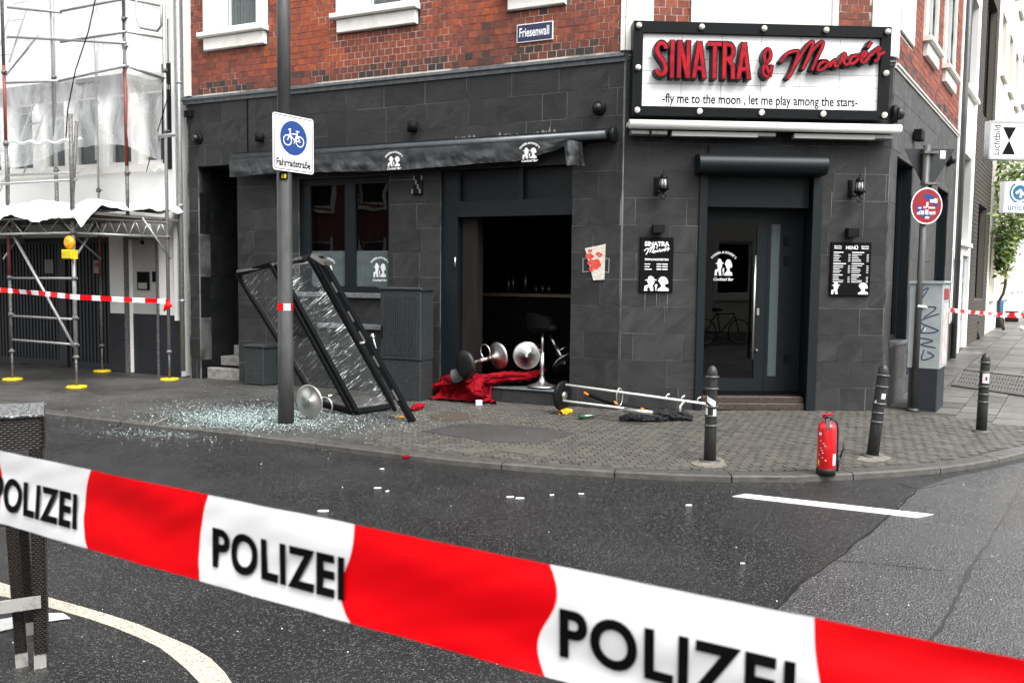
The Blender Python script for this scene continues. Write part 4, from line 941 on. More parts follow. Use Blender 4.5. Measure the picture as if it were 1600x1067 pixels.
lantern(1036, 288, 'black wrought lantern on the slate wall left of the door'); lantern(1342, 293, 'black wrought lantern on the slate wall right of the door')
def cube_light(fr_, x, y, w, h, dep, label, cyl=False):
    q = fr_.px(x, y, dep/2); mb = MB(); t = thing('wall_light', fr_.P(q[0], q[1], 0), label, 'wall light')
    if cyl: mb.lathe(fr_.P(q[0], q[1]-h/2, dep/2+.01), (0, 0, 1), [(w/2, 0), (w/2, h)], 18)
    else: mb.rbox(fr_, q[0]-w/2, q[0]+w/2, q[1]-h/2, q[1]+h/2, .02, dep, .004)
    part(t, 'housing', mb, M['black_matt']); mb = MB(); mb.fbox(fr_, q[0]-w/4, q[0]+w/4, q[1]-h/4, q[1]+h/4, 0, .025 if not cyl else dep/3); part(t, 'mount', mb, M['black_paint'])
cube_light(F, 1028, 358, .14, .10, .12, 'small black cube light above the opening hours board'); cube_light(F, 1331, 364, .14, .11, .12, 'small black cube light above the drinks menu')
cube_light(L, 406, 215, .13, .12, .12, 'round black wall light above the awning, behind the bicycle sign', True); cube_light(L, 645, 198, .14, .13, .12, 'round black wall light above the awning, under the brick window', True)
cube_light(Rr, 1435, 212, .25, .14, .12, 'black box light high on the side street wall')
def camera_dome(fr_, x, y, label, r=.085):
    q = fr_.px(x, y, .08); t = thing('security_camera', fr_.P(q[0], q[1], 0), label, 'camera'); mb = MB(); mb.lathe(fr_.P(q[0], q[1], 0), fr_.n, [(r, 0), (r, .05), (r*.8, .06)], 16); part(t, 'housing', mb, M['black_paint'])
    mb = MB(); mb.lathe(fr_.P(q[0], q[1], .06), fr_.n, [(r*.7, 0), (r*.66, .04), (r*.4, .07), (.01, .08)], 16); part(t, 'lens_dome', mb, M['black_rubber'])
camera_dome(L, 934, 168, 'dome camera on slate next to the marquee board'); camera_dome(L, 305, 216, 'dome camera near the downpipe at the left end of the slate wall'); camera_dome(Rr, 1406, 178, 'dome camera on the side wall right of the marquee board', .11); camera_dome(Rr, 1488, 250, 'dome camera high on the side wall behind the triangular sign', .11)
q = L.px(295, 178, .03); mb = MB(); mb.rbox(L, q[0]-.07, q[0]+.07, q[1]-.05, q[1]+.05, 0, .07, .01); mb.tube([L.P(q[0], q[1], .05), L.P(q[0]+.02, q[1]-.2, .03), L.P(q[0]-.03, q[1]-.35, .02)], .006, 6); solo('junction_box', mb, M['black_paint'], 'small black box with a loose cable below the white quoin', 'box')
q = L.px(652, 291, .03); mb = MB(); mb.rbox(L, q[0]-.07, q[0]+.07, q[1]-.12, q[1]+.12, 0, .04, .02); t = solo('key_safe', mb, M['black_paint'], 'dark plate with worn stickers under the awning', 'plate')
mb = MB(); [mb.fbox(L, q[0]-.09+.03*k, q[0]-.06+.03*k, q[1]-.1+.06*((k*7) % 4), q[1]-.04+.06*((k*7) % 4), .041, .042+.0003*k) for k in range(6)]; part(t, 'sticker', mb, mat('worn_sticker', (.16, .17, .17), .7))

# street name plate
q0, q1 = L.px(807, 68, .03), L.px(864, 42, .03); s0, s1 = q0[0], q1[0]; zm = 4.75; hh = .115
t = thing('street_name_sign', L.P((s0+s1)/2, zm, 0), 'navy enamel street name plate on the brick wall', 'sign')
mb = MB(); mb.rbox(L, s0, s1, zm-hh, zm+hh, .012, .03, .004); part(t, 'plate', mb, M['label_white']); mb = MB(); mb.fbox(L, s0+.012, s1-.012, zm-hh+.012, zm+hh-.012, .0301, .0312); part(t, 'field', mb, M['navy'])
part(t, 'lettering', fit_text(L, 'Friesenwall', s0+.04, s1-.05, zm-.045, .0315, .16, bold=.003), M['label_white'])
# torn poster on the pier
t = thing('paper_poster', L.P(-.4, 1.5, 0), 'torn pale paper with red flowers stuck on the slate pier', 'poster')
pp = [L.px(x, y, .02) for x, y in ((914, 388), (946, 381.5), (944, 437), (927, 438))]
mb = MB(); mb.poly(L, pp, .012, .02); part(t, 'paper', mb, M['poster'])
rs = random.Random(2); mb = MB()
for k, (x, y, r_) in enumerate([(921, 400, 6), (936, 398, 5), (925, 411, 6), (932, 409, 5), (929, 418, 6), (924, 421, 4), (935, 414, 5), (922, 392, 3)]):
    c = L.px(x, y, .02); mb.poly(L, [(c[0]+.0075*r_*math.cos(a)*(1+.5*rs.random()), c[1]+.0075*r_*math.sin(a)*(.6+.5*rs.random())) for a in np.linspace(0, 6.28, 10)[:-1]], .02, .0203+k*.0003)
part(t, 'flower_print', mb, M['poster_red'])
mb = MB()
for pts in ([(922, 404), (911, 404), (911, 425), (923, 424)], [(946, 404), (952, 405), (951, 426), (944, 425)]): mb.ribbon(L, [L.px(*p, .0) for p in pts], .012, .001, .004)
part(t, 'glue_mark', mb, mat('glue_trace', (.22, .23, .22), .6))

# ================================================================= LEFT WHITE HOUSE
wb = thing('white_house', L.P(-10, 0, 0), 'white rendered house behind scaffolding with dark garage doors', 'building')
gd = (-14.2, L.px(172, 470)[0], 0, 2.25); nd = (L.px(200, 470)[0], L.px(247, 470)[0], 0, 2.24)
zw0, zw1 = L.px(120, 250)[1], L.px(120, 135)[1]; zw0 = 3.42; zw1 = 4.62
wins = [(L.px(a, 190)[0], L.px(b, 190)[0], zw0, zw1) for a, b in ((-60, 0), (8, 50), (60, 100), (106, 150), (160, 204), (215, 254))]
mb = MB()
for q in subtract((-24, -7.33, .0, 9.5), [gd, nd]+wins): mb.fbox(L, *q, -.3, 0)
part(wb, 'wall', mb, M['white'])
mb = MB(); mb.fbox(L, -24, -7.33, 9.5, 9.7, -6, .1); part(wb, 'roof', mb, M['grey_metal'])
mb = MB(); mb.fbox(L, gd[1]+.003, nd[0]-.004, -.05, .98, .0, .012); mb.fbox(L, nd[1]+.004, -7.34, -.05, .98, .0, .012); mb.fbox(L, nd[0], nd[1], -.05, .98, -.2, -.1); part(wb, 'plinth', mb, M['plinth'])
mb = MB(); mb.fbox(L, nd[0], nd[1], .98, 2.24, -.2, -.1); part(wb, 'entrance_recess', mb, mat('recess_render', (.5, .5, .48), .8))
mb = MB(); mb.fbox(L, nd[0]-.05, nd[0]+.01, 0, 2.26, -.02, .03); mb.fbox(L, nd[1]-.01, nd[1]+.03, 0, 2.26, -.02, .03); mb.fbox(L, nd[0]+.01, nd[1]-.01, 2.2, 2.26, -.02, .03); part(wb, 'recess_frame', mb, M['dark_steel'])
q = L.px(225, 439, -.1); mb = MB(); mb.rbox(L, q[0]-.13, q[0]+.13, q[1]-.15, q[1]+.15, -.1, -.07, .006); ic = part(wb, 'intercom', mb, M['black_matt']); mb = MB(); mb.fbox(L, q[0]-.07, q[0]+.07, q[1]+.0, q[1]+.11, -.0695, -.066); mb2 = MB(); mb2.fbox(L, q[0]-.1, q[0]+.1, q[1]-.13, q[1]-.03, -.0695, -.067); part(ic, 'screen', mb, M['print_black']); part(ic, 'button_field', mb2, M['grey_metal'])
q = L.px(243, 432, -.1); mb = MB(); mb.rbox(L, q[0]-.05, q[0]+.04, q[1]-.09, q[1]+.08, -.1, -.07, .006); part(wb, 'key_switch', mb, M['black_matt'])
q = L.px(223, 379, -.1); mb = MB(); mb.lathe(L.P(q[0], q[1], -.1), L.n, [(.035, 0), (.02, .04)], 10); part(wb, 'recess_lamp', mb, M['black_paint'])
mb = MB(); mb.fbox(L, gd[0], gd[1], 0, 2.25, -.2, -.12); gdr = part(wb, 'garage_door', mb, M['garage'])
mb = MB(); s = gd[0]
while s < gd[1]-.05:
    if not (abs(s-L.px(88, 470)[0]) < .12): mb.fbox(L, s, s+.045, .12, 2.15, -.12, -.10)
    s += .085
part(gdr, 'ribs', mb, M['garage'], kind='stuff')
xg = L.px(90, 470)[0]; mb = MB(); mb.fbox(L, xg-.1, xg+.1, 0, 2.25, -.12, -.085); mb.fbox(L, gd[1]-.09, gd[1], 0, 2.25, -.12, -.06); mb.fbox(L, gd[0], gd[1], 2.17, 2.25, -.119, -.065); part(gdr, 'frame', mb, M['garage'])
for (a, b, c, d) in wins:
    mb = MB(); mb.fbox(L, a, b, c, c+.06, -.2, -.1); mb.fbox(L, a, b, d-.06, d, -.2, -.1); mb.fbox(L, a, a+.05, c+.06, d-.06, -.2, -.1); mb.fbox(L, b-.05, b, c+.06, d-.06, -.2, -.1); f = part(wb, 'window', mb, M['white_frame'])
    mb = MB(); mb.fbox(L, a+.05, b-.05, c+.06, d-.06, -.16, -.154); part(f, 'pane', mb, M['glass_clear'])
    mb = MB(); mb.grid(lambda u, v: L.P(a+.02+(b-a-.04)*u, c+.02+(d-c-.04)*v, -.24+.015*math.sin(u*50)), 50, 2); part(f, 'curtain', mb, mat('grey_curtain', (.10, .105, .105), .9))
mb = MB(); mb.fbox(L, -16, -7.6, zw0-.14, zw0-.03, .0, .09); part(wb, 'window_ledge', mb, M['white_stone'])
mb = MB(); mb.fbox(L, -16, -7.55, zw1+.08, zw1+.2, .0, .08); part(wb, 'canopy', mb, mat('canopy_grey', (.42, .43, .42), .7, c2=(.6, .6, .58), scale=5))
mb = MB(); mb.fbox(L, L.px(255, 190)[0], -7.36, 3.3, 4.95, .0, .02); part(wb, 'dark_end_panel', mb, M['anthracite'])
mb = MB(); mb.fbox(L, -7.40, -7.335, .9, 7.5, .0, .06); part(wb, 'corner_board', mb, M['white_frame'])
# garage signs
for x, y, w_, h_, c_, lb in ((76, 416, .2, .24, 'label_white', 'small pale notice on the left garage door'), (151, 417, .14, .22, 'label_white', 'small no parking notice with red circle on the right garage door')):
    q = L.px(x, y, -.08); t = thing('notice', L.P(q[0], q[1], -.08), lb, 'sign'); mb = MB(); mb.fbox(L, q[0]-w_/2, q[0]+w_/2, q[1]-h_/2, q[1]+h_/2, -.1, -.078); part(t, 'plate', mb, mat('pale_plate', (.33, .33, .31), .6))
    if y == 416:
        mb = MB(); [mb.fbox(L, q[0]-.07, q[0]+.07, q[1]-.09+.045*k, q[1]-.075+.045*k, -.0778, -.0765) for k in range(5)]; part(t, 'print', mb, M['grey_print'])
    else: mb = MB(); mb.lathe(L.P(q[0], q[1]+.03, -.0778), L.n, [(.05, 0), (.05, .001)], 16); part(t, 'red_disc', mb, M['sign_red'])

# ---------------------------------------------------------------- scaffolding
sf = thing('scaffolding', L.P(-8.5, 0, 1), 'steel scaffolding with covered walkway in front of the white house', 'scaffolding')
def pole(p0, p1, m_, r=.024, name='standard'):
    mb = MB(); mb.tube([p0, p1], r, 10); return part(sf, name, mb, m_)
def gpt(x, y): q = G(x, y); return q
bases = {'a': gpt(20, 594), 'b': gpt(120, 606), 'c': gpt(265, 594), 'd': gpt(160, 581), 'e': gpt(45, 566)}
for k, p in bases.items():
    mb = MB(); rs = random.Random(ord(k)); mb.smooth = False
    mb.lathe(p+V((0, 0, .002)), (0, 0, 1), [(.15, 0), (.14, .03), (.06, .035)], 8); part(sf, 'base_plate', mb, M['yellow'])
    zs = 2.45
    mb = MB(); mb.tube([p+V((0, 0, .03)), p+V((0, 0, .55))], .018, 8); mb.lathe(p+V((0, 0, .42)), (0, 0, 1), [(.03, 0), (.05, .02), (.03, .05)], 8); part(sf, 'jack', mb, M['dark_steel'])
pa, pb, pc, pd, pe = [bases[k] for k in 'abcde']
up = lambda p, z: V((p.x, p.y, z))
pole(up(pa, .5), up(pa, 1.55), M['dark_steel']); pole(up(pa, 1.55), up(pa, 2.55), M['red_steel']); pole(up(pa, 2.55), up(pa, 3.6), M['dark_steel']); pole(up(pa, 3.6), up(pa, 4.7), M['red_steel']); pole(up(pa, 4.7), up(pa, 7), M['dark_steel'])
pole(up(pb, .45), up(pb, 2.35), M['grey_metal'], .03); pole(up(pb, 2.35), up(pb, 3.85), M['dark_steel'], .03)
pole(up(pc, .4), up(pc, 7), M['grey_metal'], .027)
pole(up(pd, .4), up(pd, 1.6), M['dark_steel']); pole(up(pd, 1.6), up(pd, 2.6), M['red_steel']); pole(up(pd, 2.6), up(pd, 7), M['grey_metal'], .018)
pole(up(pe, .4), up(pe, 7), M['dark_steel'], .02)
def Ln(x, y, n): s, z = L.px(x, y, n); return L.P(s, z, n)
SE = -7.2
def nsolve(x, y, s=SE):
    best = min(np.arange(.1, 3, .01), key=lambda n: abs(L.px(x, y, n)[0]-s)); return float(best)
NU = nsolve(197, 200); print('NU', NU)
sA = (pa-A).dot(L.us)
u1, u2 = L.px(86, 200, NU)[0], L.px(197, 200, NU)[0]
for s_, cols in ((u1, [(2.45, 3.15, M['dark_steel'], .03), (3.15, 7, M['grey_metal'], .032)]), (u2, [(2.5, 3.2, M['dark_steel'], .026), (3.2, 4.65, M['red_steel'], .026), (4.65, 7, M['dark_steel'], .026)])):
    for z0, z1, m_, r in cols: pole(L.P(s_, z0, NU), L.P(s_, z1, NU), m_, r)
def led(p0, p1, m_=None, r=.018, nm='ledger'): return pole(p0, p1, m_ or M['grey_metal'], r, nm)
# guard rails and ledgers of the upper lift
for (x0, y0, x1, y1) in ((12, 58, 197, 68), (12, 12, 95, 20), (95, 18, 197, -2), (95, 66, 197, 50), (10, 130, 92, 127), (92, 127, 197, 103), (14, 274, 122, 270)):
    led(Ln(x0, y0, NU+.06), Ln(x1, y1, NU+.06), r=.02)
led(Ln(197, 50, NU), up(pc, L.px(266, 56, .53)[1])); led(Ln(197, 103, NU), up(pc, L.px(266, 120, .53)[1]), r=.026); led(Ln(197, -2, NU), up(pc, L.px(266, 6, .53)[1]))
led(up(pa, .98), up(pb, .98)); led(up(pa, 1.55+.0), up(pb, 1.56)); led(up(pa, .62+.0), up(pb, .62))
led(Ln(6, 340, 1.72), up(pb, .55), r=.022, nm='brace'); led(Ln(150, 350, 1.2), Ln(118, 402, 1.7), nm='brace'); led(Ln(222, 340, .9), Ln(266, 405, .55), r=.015, nm='brace'); led(Ln(40, 355, 1), Ln(5, 405, 1.6), nm='brace', r=.015)
led(Ln(95, 350, .6), Ln(158, 405, .25), nm='brace', r=.015)
pole(Ln(150, 250, .55), Ln(152, -10, .55), M['grey_metal'], .017)
led(Ln(60, 55, NU), Ln(10, 118, NU), r=.015, nm='brace'); led(Ln(86, 126, NU), Ln(36, 275, .6), r=.014, nm='brace'); led(Ln(197, 108, NU), Ln(150, 165, .6), r=.014, nm='brace'); led(Ln(20, 200, .9), Ln(120, 180, .9), r=.015)
led(L.P(-16, 2.95, 1.72), L.P(-7.5, 2.95, 1.72), r=.018); led(Ln(12, 245, NU), Ln(12, 320, NU), M['dark_steel'], .03, 'standard'); led(Ln(120, 190, 1.6), Ln(112, 330, 1.75), M['dark_steel'], .028, 'standard')
# ladder leaning at the left
ld = thing('ladder', L.P(-10.7, 2.4, .9), 'metal ladder leaning inside the scaffolding at the left edge', 'ladder')
l0, l1 = Ln(-12, 300, .9), Ln(54, 130, .9); l2, l3 = Ln(2, 100, .9), Ln(38, -10, .9)
mb = MB(); off_ = L.us*.19
for p in (-off_, off_): mb.tube([l0+p, l1+p], .015, 8); mb.tube([l2+p, l3+p], .015, 8)
part(ld, 'rail', mb, M['alu'])
for k in range(9): mb = MB(); c = l0.lerp(l1, (k+.5)/9); mb.tube([c-off_, c+off_], .011, 6); part(ld, 'rung', mb, M['alu'])
for k in range(4): mb = MB(); c = l2.lerp(l3, (k+.5)/4); mb.tube([c-off_, c+off_], .011, 6); part(ld, 'rung', mb, M['alu'])
# decks
mb = MB(); mb.fbox(L, -16, SE, 2.46, 2.50, .15, 1.8); part(sf, 'deck', mb, mat('deck_board', (.12, .11, .10), .8, c2=(.2, .19, .17), scale=9))
zd = L.px(100, 120, NU)[1]-.05; mb = MB(); mb.fbox(L, -16, SE-.03, zd-.07, zd, .25, NU-.03); part(sf, 'deck', mb, mat('upper_deck', (.3, .3, .29), .7))
# lattice girders under the walkway roof
def girder(p0, p1, h=.22, n=7):
    mb = MB(); d = p1-p0; dn = V((0, 0, -h)); mb.tube([p0, p1], .022, 8); mb.tube([p0+dn, p1+dn], .022, 8)
    for k in range(n): a, b = p0+d*(k/n), p0+d*((k+.5)/n); c = p0+d*((k+1)/n); mb.tube([a+dn, b], .011, 6); mb.tube([b, c+dn], .011, 6)
    part(sf, 'lattice_girder', mb, M['grey_metal'])
girder(up(pb, 2.42), up(pc, 2.42)); girder(L.P(-16, 2.42, 1.74), up(pb, 2.42)+L.n*0, n=16); girder(up(pa, 2.42), up(pe, 2.42), n=4)
# couplers
mb = MB()
for p in (up(pa, 1), up(pb, 1), up(pb, 1.56), up(pa, 1.56), up(pb, .62), up(pc, 4.7), up(pc, 2.2), up(pc, 3.8), up(pb, 2.2), L.P(u2, 3.1, NU), L.P(u2, 4.62, NU), L.P(u2, 4.9, NU), L.P(u2, 5.3, NU), L.P(u1, 3.2, NU), L.P(u1, 4.6, NU), up(pa, 3.55), up(pa, 4.6), up(pd, 3.0), up(pe, 2.9)):
    mb.lathe(p-V((0, 0, .03)), (0, 0, 1), [(.036, 0), (.04, .03), (.036, .06)], 8); mb.tube([p, p+L.us*.09+L.n*.02], .014, 6)
part(sf, 'coupler', mb, M['dark_steel'], kind='stuff')
# tubes sticking out and bent guard frame
led(Ln(246, 214, .55), Ln(275, 210, .62), M['grey_metal'], .03, 'short_tube')
mb = MB(); mb.tube([Ln(212, -10, NU), Ln(214, 30, NU), Ln(220, 44, NU), Ln(246, 49, NU), Ln(252, 40, NU), Ln(252, -10, NU)], .018, 8); part(sf, 'guard_hoop', mb, M['grey_metal'])
mb = MB(); mb.tube([Ln(150, -5, NU+.2), Ln(138, 50, NU+.2), Ln(118, 110, NU+.15), Ln(106, 170, NU+.15), Ln(103, 216, NU+.1)], .009, 6); solo('rope', mb, M['black_matt'], 'thin dark rope hanging down in front of the clear foil', 'rope')
mb = MB(); mb.tube([Ln(262, 30, .7), Ln(263, 150, .7), Ln(248, 200, .6), Ln(236, 240, .4), Ln(229, 268, .2)], .008, 6); solo('cable', mb, M['black_matt'], 'black cable running down beside the right scaffold pole', 'cable')
# clear foil and tarpaulin
def foil(u, v):
    z = 6.2-(6.2-3.42+.12*math.sin(u*7))*v; q_ = u*4.4; s = SE+.05-max(0, 3.6-q_); n_ = NU-max(0, q_-3.6)*(NU-.5)/.8
    return L.P(s, z+.05*noise.noise(V((u*5, v, 0))), n_+.10*noise.noise(V((u*6, v*2.5, 3)))+.03*noise.noise(V((u*30, v*9, 7))))
mb = MB(); mb.grid(foil, 70, 40); solo('plastic_sheet', mb, M['sheet'], 'creased clear plastic foil hung over the upper scaffolding', 'plastic sheet')
def tarp(u, v):
    s = -16+(SE+.06+16)*u; x = noise.noise(V((s*2.3, v*3, 5))); n = .1+1.85*v
    z = 2.67+.15*noise.noise(V((s*1.1, 2, 0)))+.08*x+.035*abs(noise.noise(V((s*6, v*8, 1))))
    if u > .985: z -= (u-.985)/.015*(.13+.05*noise.noise(V((v*9, 1, 0))))
    if v > .82: z -= ((v-.82)/.18)**1.2*(.25+.10*noise.noise(V((s*1.9, 0, 0)))); n += .04*noise.noise(V((s*5, v*6, 9)))
    return L.P(s, z, n)
mb = MB(); mb.grid(tarp, 300, 40); solo('tarpaulin', mb, M['tarp'], 'rumpled white tarpaulin covering the roof of the scaffold walkway', 'tarpaulin')
mb = MB(); c0, c1 = Ln(16, 222, NU+.1), Ln(126, 218, NU+.1); rb = []
for k in range(30): rb.append(c0.lerp(c1, k/29)+V((0, 0, .02*math.sin(k*.9)-.03*math.sin(k/29*3.14))))
mb.tube(rb, [.022+.01*noise.noise(p*6) for p in rb], 8); solo('rolled_foil', mb, M['tarp'], 'bundled white foil tied along the scaffold rail', 'plastic sheet')
mb = MB(); q = [Ln(235+8*k, 265+4*math.sin(k*2), .2) for k in range(4)]; mb.tube(q, .03, 6)
solo('cable_bracket', mb, M['white_frame'], 'pale wall bracket on the white house under the dark panel', 'bracket')
# warning lamp
wl = Ln(108, 388, 1.95); t = thing('warning_lamp', wl, 'yellow flashing warning lamp fixed to the scaffold pole', 'warning lamp')
s_, z_ = L.px(108, 397, 1.9); mb = MB(); mb.rbox(L, s_-.10, s_+.10, z_-.07, z_+.06, 1.84, 1.95, .012); part(t, 'battery_box', mb, M['yellow'])
mb = MB(); mb.lathe(L.P(s_, z_+.16, 1.85), L.n, [(.06, 0), (.095, .02), (.095, .06), (.05, .09)], 18); part(t, 'lens', mb, M['amber'])

# tapes
def tape_strip(pts, w, name, label, plen=.5, sag=0, wh=.5, up_=V((0, 0, 1)), twist=0):
    pts = [V(p) for p in pts]; mb = MB(); D = [0]
    for i in range(1, len(pts)): D.append(D[-1]+(pts[i]-pts[i-1]).length)
    n = max(8, int(D[-1]/.06)); prev = None; vs = []; fs = []; mis = []
    for i in range(n+1):
        t_ = D[-1]*i/n; k = 0
        while k < len(D)-2 and D[k+1] < t_: k += 1
        f = (t_-D[k])/(D[k+1]-D[k]); p = pts[k].lerp(pts[k+1], f)+V((0, 0, -sag*math.sin(math.pi*t_/D[-1])))
        d = (pts[k+1]-pts[k]).normalized(); a = twist*noise.noise(V((t_*1.2, 0, 4))); side = d.cross(up_).normalized(); u = up_*math.cos(a)+side*math.sin(a); vs += [p+u*w/2, p-u*w/2]
        if i: fs.append((2*i-2, 2*i-1, 2*i+1, 2*i)); mis.append(0 if (t_ % plen) < plen*wh else 1)
    mb.add(vs, fs); mb.m = mis; return solo(name, mb, [M['tape_red'], M['tape_white']], label, 'barrier tape')
pL = [Ln(-20, 452, 1.75), up(pa, L.px(24, 455, 1.7)[1]), up(pb, L.px(118, 464, 1.85)[1])]
t1 = tape_strip([pL[0], G(20, 594)+V((0, 0, 0)) if False else Ln(12, 453, 1.72)], .06, 'barrier_tape', 'short red and white tape end at the left edge behind the scaffold pole', .35) if False else None
tape_strip([Ln(-40, 451, 1.72), Ln(12, 454, 1.72), Ln(60, 458, 1.8), Ln(116, 464, 1.9), Ln(190, 468, 1.2), Ln(265, 471, .58)], .07, 'barrier_tape', 'red and white tape strung across the scaffold in front of the garage', .32, .0, .5, twist=.5)
mb = MB(); c = Ln(266, 472, .6)
for k in range(3): mb.tube([c+V((-.03*k, 0, .02)), c+V((-.06+.03*k, 0, -.06)), c+V((-.09+.03*k, -.02, -.14+.02*k))], [.012, .035, .012], 6)
solo('tape_knot', mb, M['tape_red'], 'crumpled red tape knot on the right scaffold pole', 'tape knot')

# ================================================================= SIDE STREET HOUSES
def simple_wall(root, fr_, s0, s1, z0, z1, holes, matr, th=.3, name='wall'):
    mb = MB()
    for q in subtract((s0, s1, z0, z1), holes): mb.fbox(fr_, *q, -th, 0)
    return part(root, name, mb, matr)
def win(root, fr_, q, dep=.12, fm_='white_frame', bars=1, sill=True, gm='door_glass'):
    a, b, c, d = q; mb = MB(); w_ = .07
    mb.fbox(fr_, a, b, c, c+w_, -dep-.08, -dep); mb.fbox(fr_, a, b, d-w_, d, -dep-.08, -dep); mb.fbox(fr_, a, a+w_, c+w_, d-w_, -dep-.08, -dep); mb.fbox(fr_, b-w_, b, c+w_, d-w_, -dep-.08, -dep)
    for k in range(bars): x = a+(b-a)*(k+1)/(bars+1); mb.fbox(fr_, x-.03, x+.03, c+w_, d-w_, -dep-.079, -dep-.002)
    f = part(root, 'window', mb, M[fm_]); mb = MB(); mb.fbox(fr_, a+w_, b-w_, c+w_, d-w_, -dep-.05, -dep-.044); part(f, 'pane', mb, M[gm])
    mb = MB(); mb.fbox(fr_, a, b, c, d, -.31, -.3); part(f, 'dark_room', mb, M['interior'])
    if sill: mb = MB(); mb.rbox(fr_, a-.05, b+.05, c-.09, c-.003, -.05, .09, .01); part(f, 'sill', mb, M['white_stone'])
E_ = Rr
SB = [RW+.02, E_.px(1514, 448)[0], E_.px(1541, 448)[0], 19.5, 30, 48, 75]
w2 = thing('white_side_house', E_.P(7, .2, 0), 'narrow white house next to the corner house in the side street', 'building')
a0, a1 = SB[0], SB[1]; span = a1-a0
wa = (a0+.55, a1-.55, 2.45, 4.15); wb2 = (a0+.55, a1-.45, 5.35, 7.2); nz = (a0+.2, a0+1.35, 0, 2.1); dn = (a0+1.55, a1-.2, 0, 2.2)
simple_wall(w2, E_, a0, a1, 0, 12, [wa, wb2, nz, dn], M['white'])
win(w2, E_, wa, fm_='anthracite'); win(w2, E_, wb2, fm_='anthracite')
mb = MB(); mb.fbox(E_, nz[0], nz[1], .9, 2.1, -.3, -.2); part(w2, 'recess', mb, M['white']); mb = MB(); mb.fbox(E_, nz[0], nz[1], 0, .9, -.3, -.1); mb.fbox(E_, a0, nz[0]-.003, 0, .9, 0, .01); part(w2, 'plinth', mb, M['plinth'])
mb = MB(); mb.fbox(E_, dn[0], dn[1], .2, 2.2, -.15, -.08); dd = part(w2, 'door', mb, M['cabinet_light'])
for k in range(3): mb = MB(); mb.fbox(E_, dn[0]+.12, dn[1]-.12, .9+k*.42, 1.26+k*.42, -.08, -.074); part(dd, 'pane', mb, M['door_glass'])
db_ = thing('dark_brick_house', E_.P(11, .3, 0), 'dark brick house with tall black windows in the side street', 'building')
a0, a1 = SB[1]+.01, SB[2]; hb = [(a0+1.0, a1-.9, 1.3, 3.4), (a0+.9, a1-.6, 5.3, 8.0)]
simple_wall(db_, E_, a0, a1, 0, 13, hb, M['dkmortar'])
st = MB(); z = .3; r_ = 0
while z < 9.5:
    s = a0-(.12 if r_ % 2 else 0)
    while s < a1:
        for q in subtract((max(s, a0)+.006, min(s+.24, a1)-.006, z+.006, z+.08), hb): st.fbox(E_, *q, -.01, .012)
        s += .25
    z += .09; r_ += 1
part(db_, 'brick_field', st, M['dkbrick'], kind='stuff')
for h in hb: win(db_, E_, h, fm_='black_paint', bars=3, sill=False)
cr = thing('cream_house', E_.P(16, .4, 0), 'cream house behind the vine in the side street', 'building')
a0, a1 = SB[2]+.01, SB[3]; hc = [(a0+.9+i*2.2, a0+2.0+i*2.2, z0, z0+1.5) for i in range(3) for z0 in (1.3, 4.2, 6.9, 9.6, 12.2)]
simple_wall(cr, E_, a0, a1, 0, 16, hc, M['cream'])
for h in hc: win(cr, E_, h)
for k, (i0, nm) in enumerate(((3, 'pale far house, third along the side street'), (4, 'pale far house, fourth along the side street'), (5, 'pale farthest house at the end of the side street'))):
    hm = thing('far_house', E_.P(SB[i0]+2, .4, 0), nm, 'building'); a0, a1 = SB[i0]+.01, SB[i0+1]
    hh_ = [(a0+.8+i*2.4, a0+1.9+i*2.4, z0, z0+1.5) for i in range(int((a1-a0-1)/2.4)) for z0 in (1.5, 4.6, 7.4, 10.2)]
    simple_wall(hm, E_, a0, a1, 0, 15-k, hh_, M[('white', 'cream', 'white')[k]])
    for h in hh_[:16]: win(hm, E_, h)
# opposite side of the side street and the block behind the camera (seen in glass and wet asphalt)
def opposite(name, label, fr_, s0, s1, h, matr, cols_, rows_, dep=8, trim=True):
    hm = thing(name, fr_.P((s0+s1)/2, 0, 0), label, 'building'); hs_ = []
    for i in range(cols_):
        for j in range(rows_): x = s0+(s1-s0)*(i+.5)/cols_; hs_.append((x-.6, x+.6, 1.2+j*3.1, 3.0+j*3.1))
    simple_wall(hm, fr_, s0, s1, -.1, h, hs_, matr); mb = MB(); mb.fbox(fr_, s0, s1, -.1, h, -dep, -.31); part(hm, 'body', mb, matr)
    for q in hs_:
        a, b, c, d = q; mb = MB(); mb.fbox(fr_, a, b, c, c+.07, -.2, -.1); mb.fbox(fr_, a, b, d-.07, d, -.2, -.1); mb.fbox(fr_, a, a+.07, c+.07, d-.07, -.2, -.1); mb.fbox(fr_, b-.07, b, c+.07, d-.07, -.2, -.1); mb.fbox(fr_, a-.12, a, c-.1, d+.1, 0, .03); mb.fbox(fr_, b, b+.12, c-.1, d+.1, 0, .03); mb.fbox(fr_, a-.15, b+.15, c-.2, c-.1, 0, .08)
        f = part(hm, 'window', mb, M['white_frame']); mb = MB(); mb.fbox(fr_, a+.07, b-.07, c+.07, d-.07, -.16, -.15); part(f, 'pane', mb, M['black_paint'])
opL = Fr(L.P(0, 0, 16.5), -L.us); opposite('brick_opposite_house', 'red brick house across the street with white window surrounds, seen mirrored in the bar window', opL, 9, 21, 8, mat('opposite_brick', (.20, .045, .03), .8, c2=(.13, .035, .025), scale=30), 5, 3)
opF = Fr((3, -6.5, 0), (-1, .0, 0)); opposite('pale_opposite_house', 'pale stucco house behind the camera, mirrored in the bar door', opF, -11, -1.5, 11, M['cream'], 5, 3)

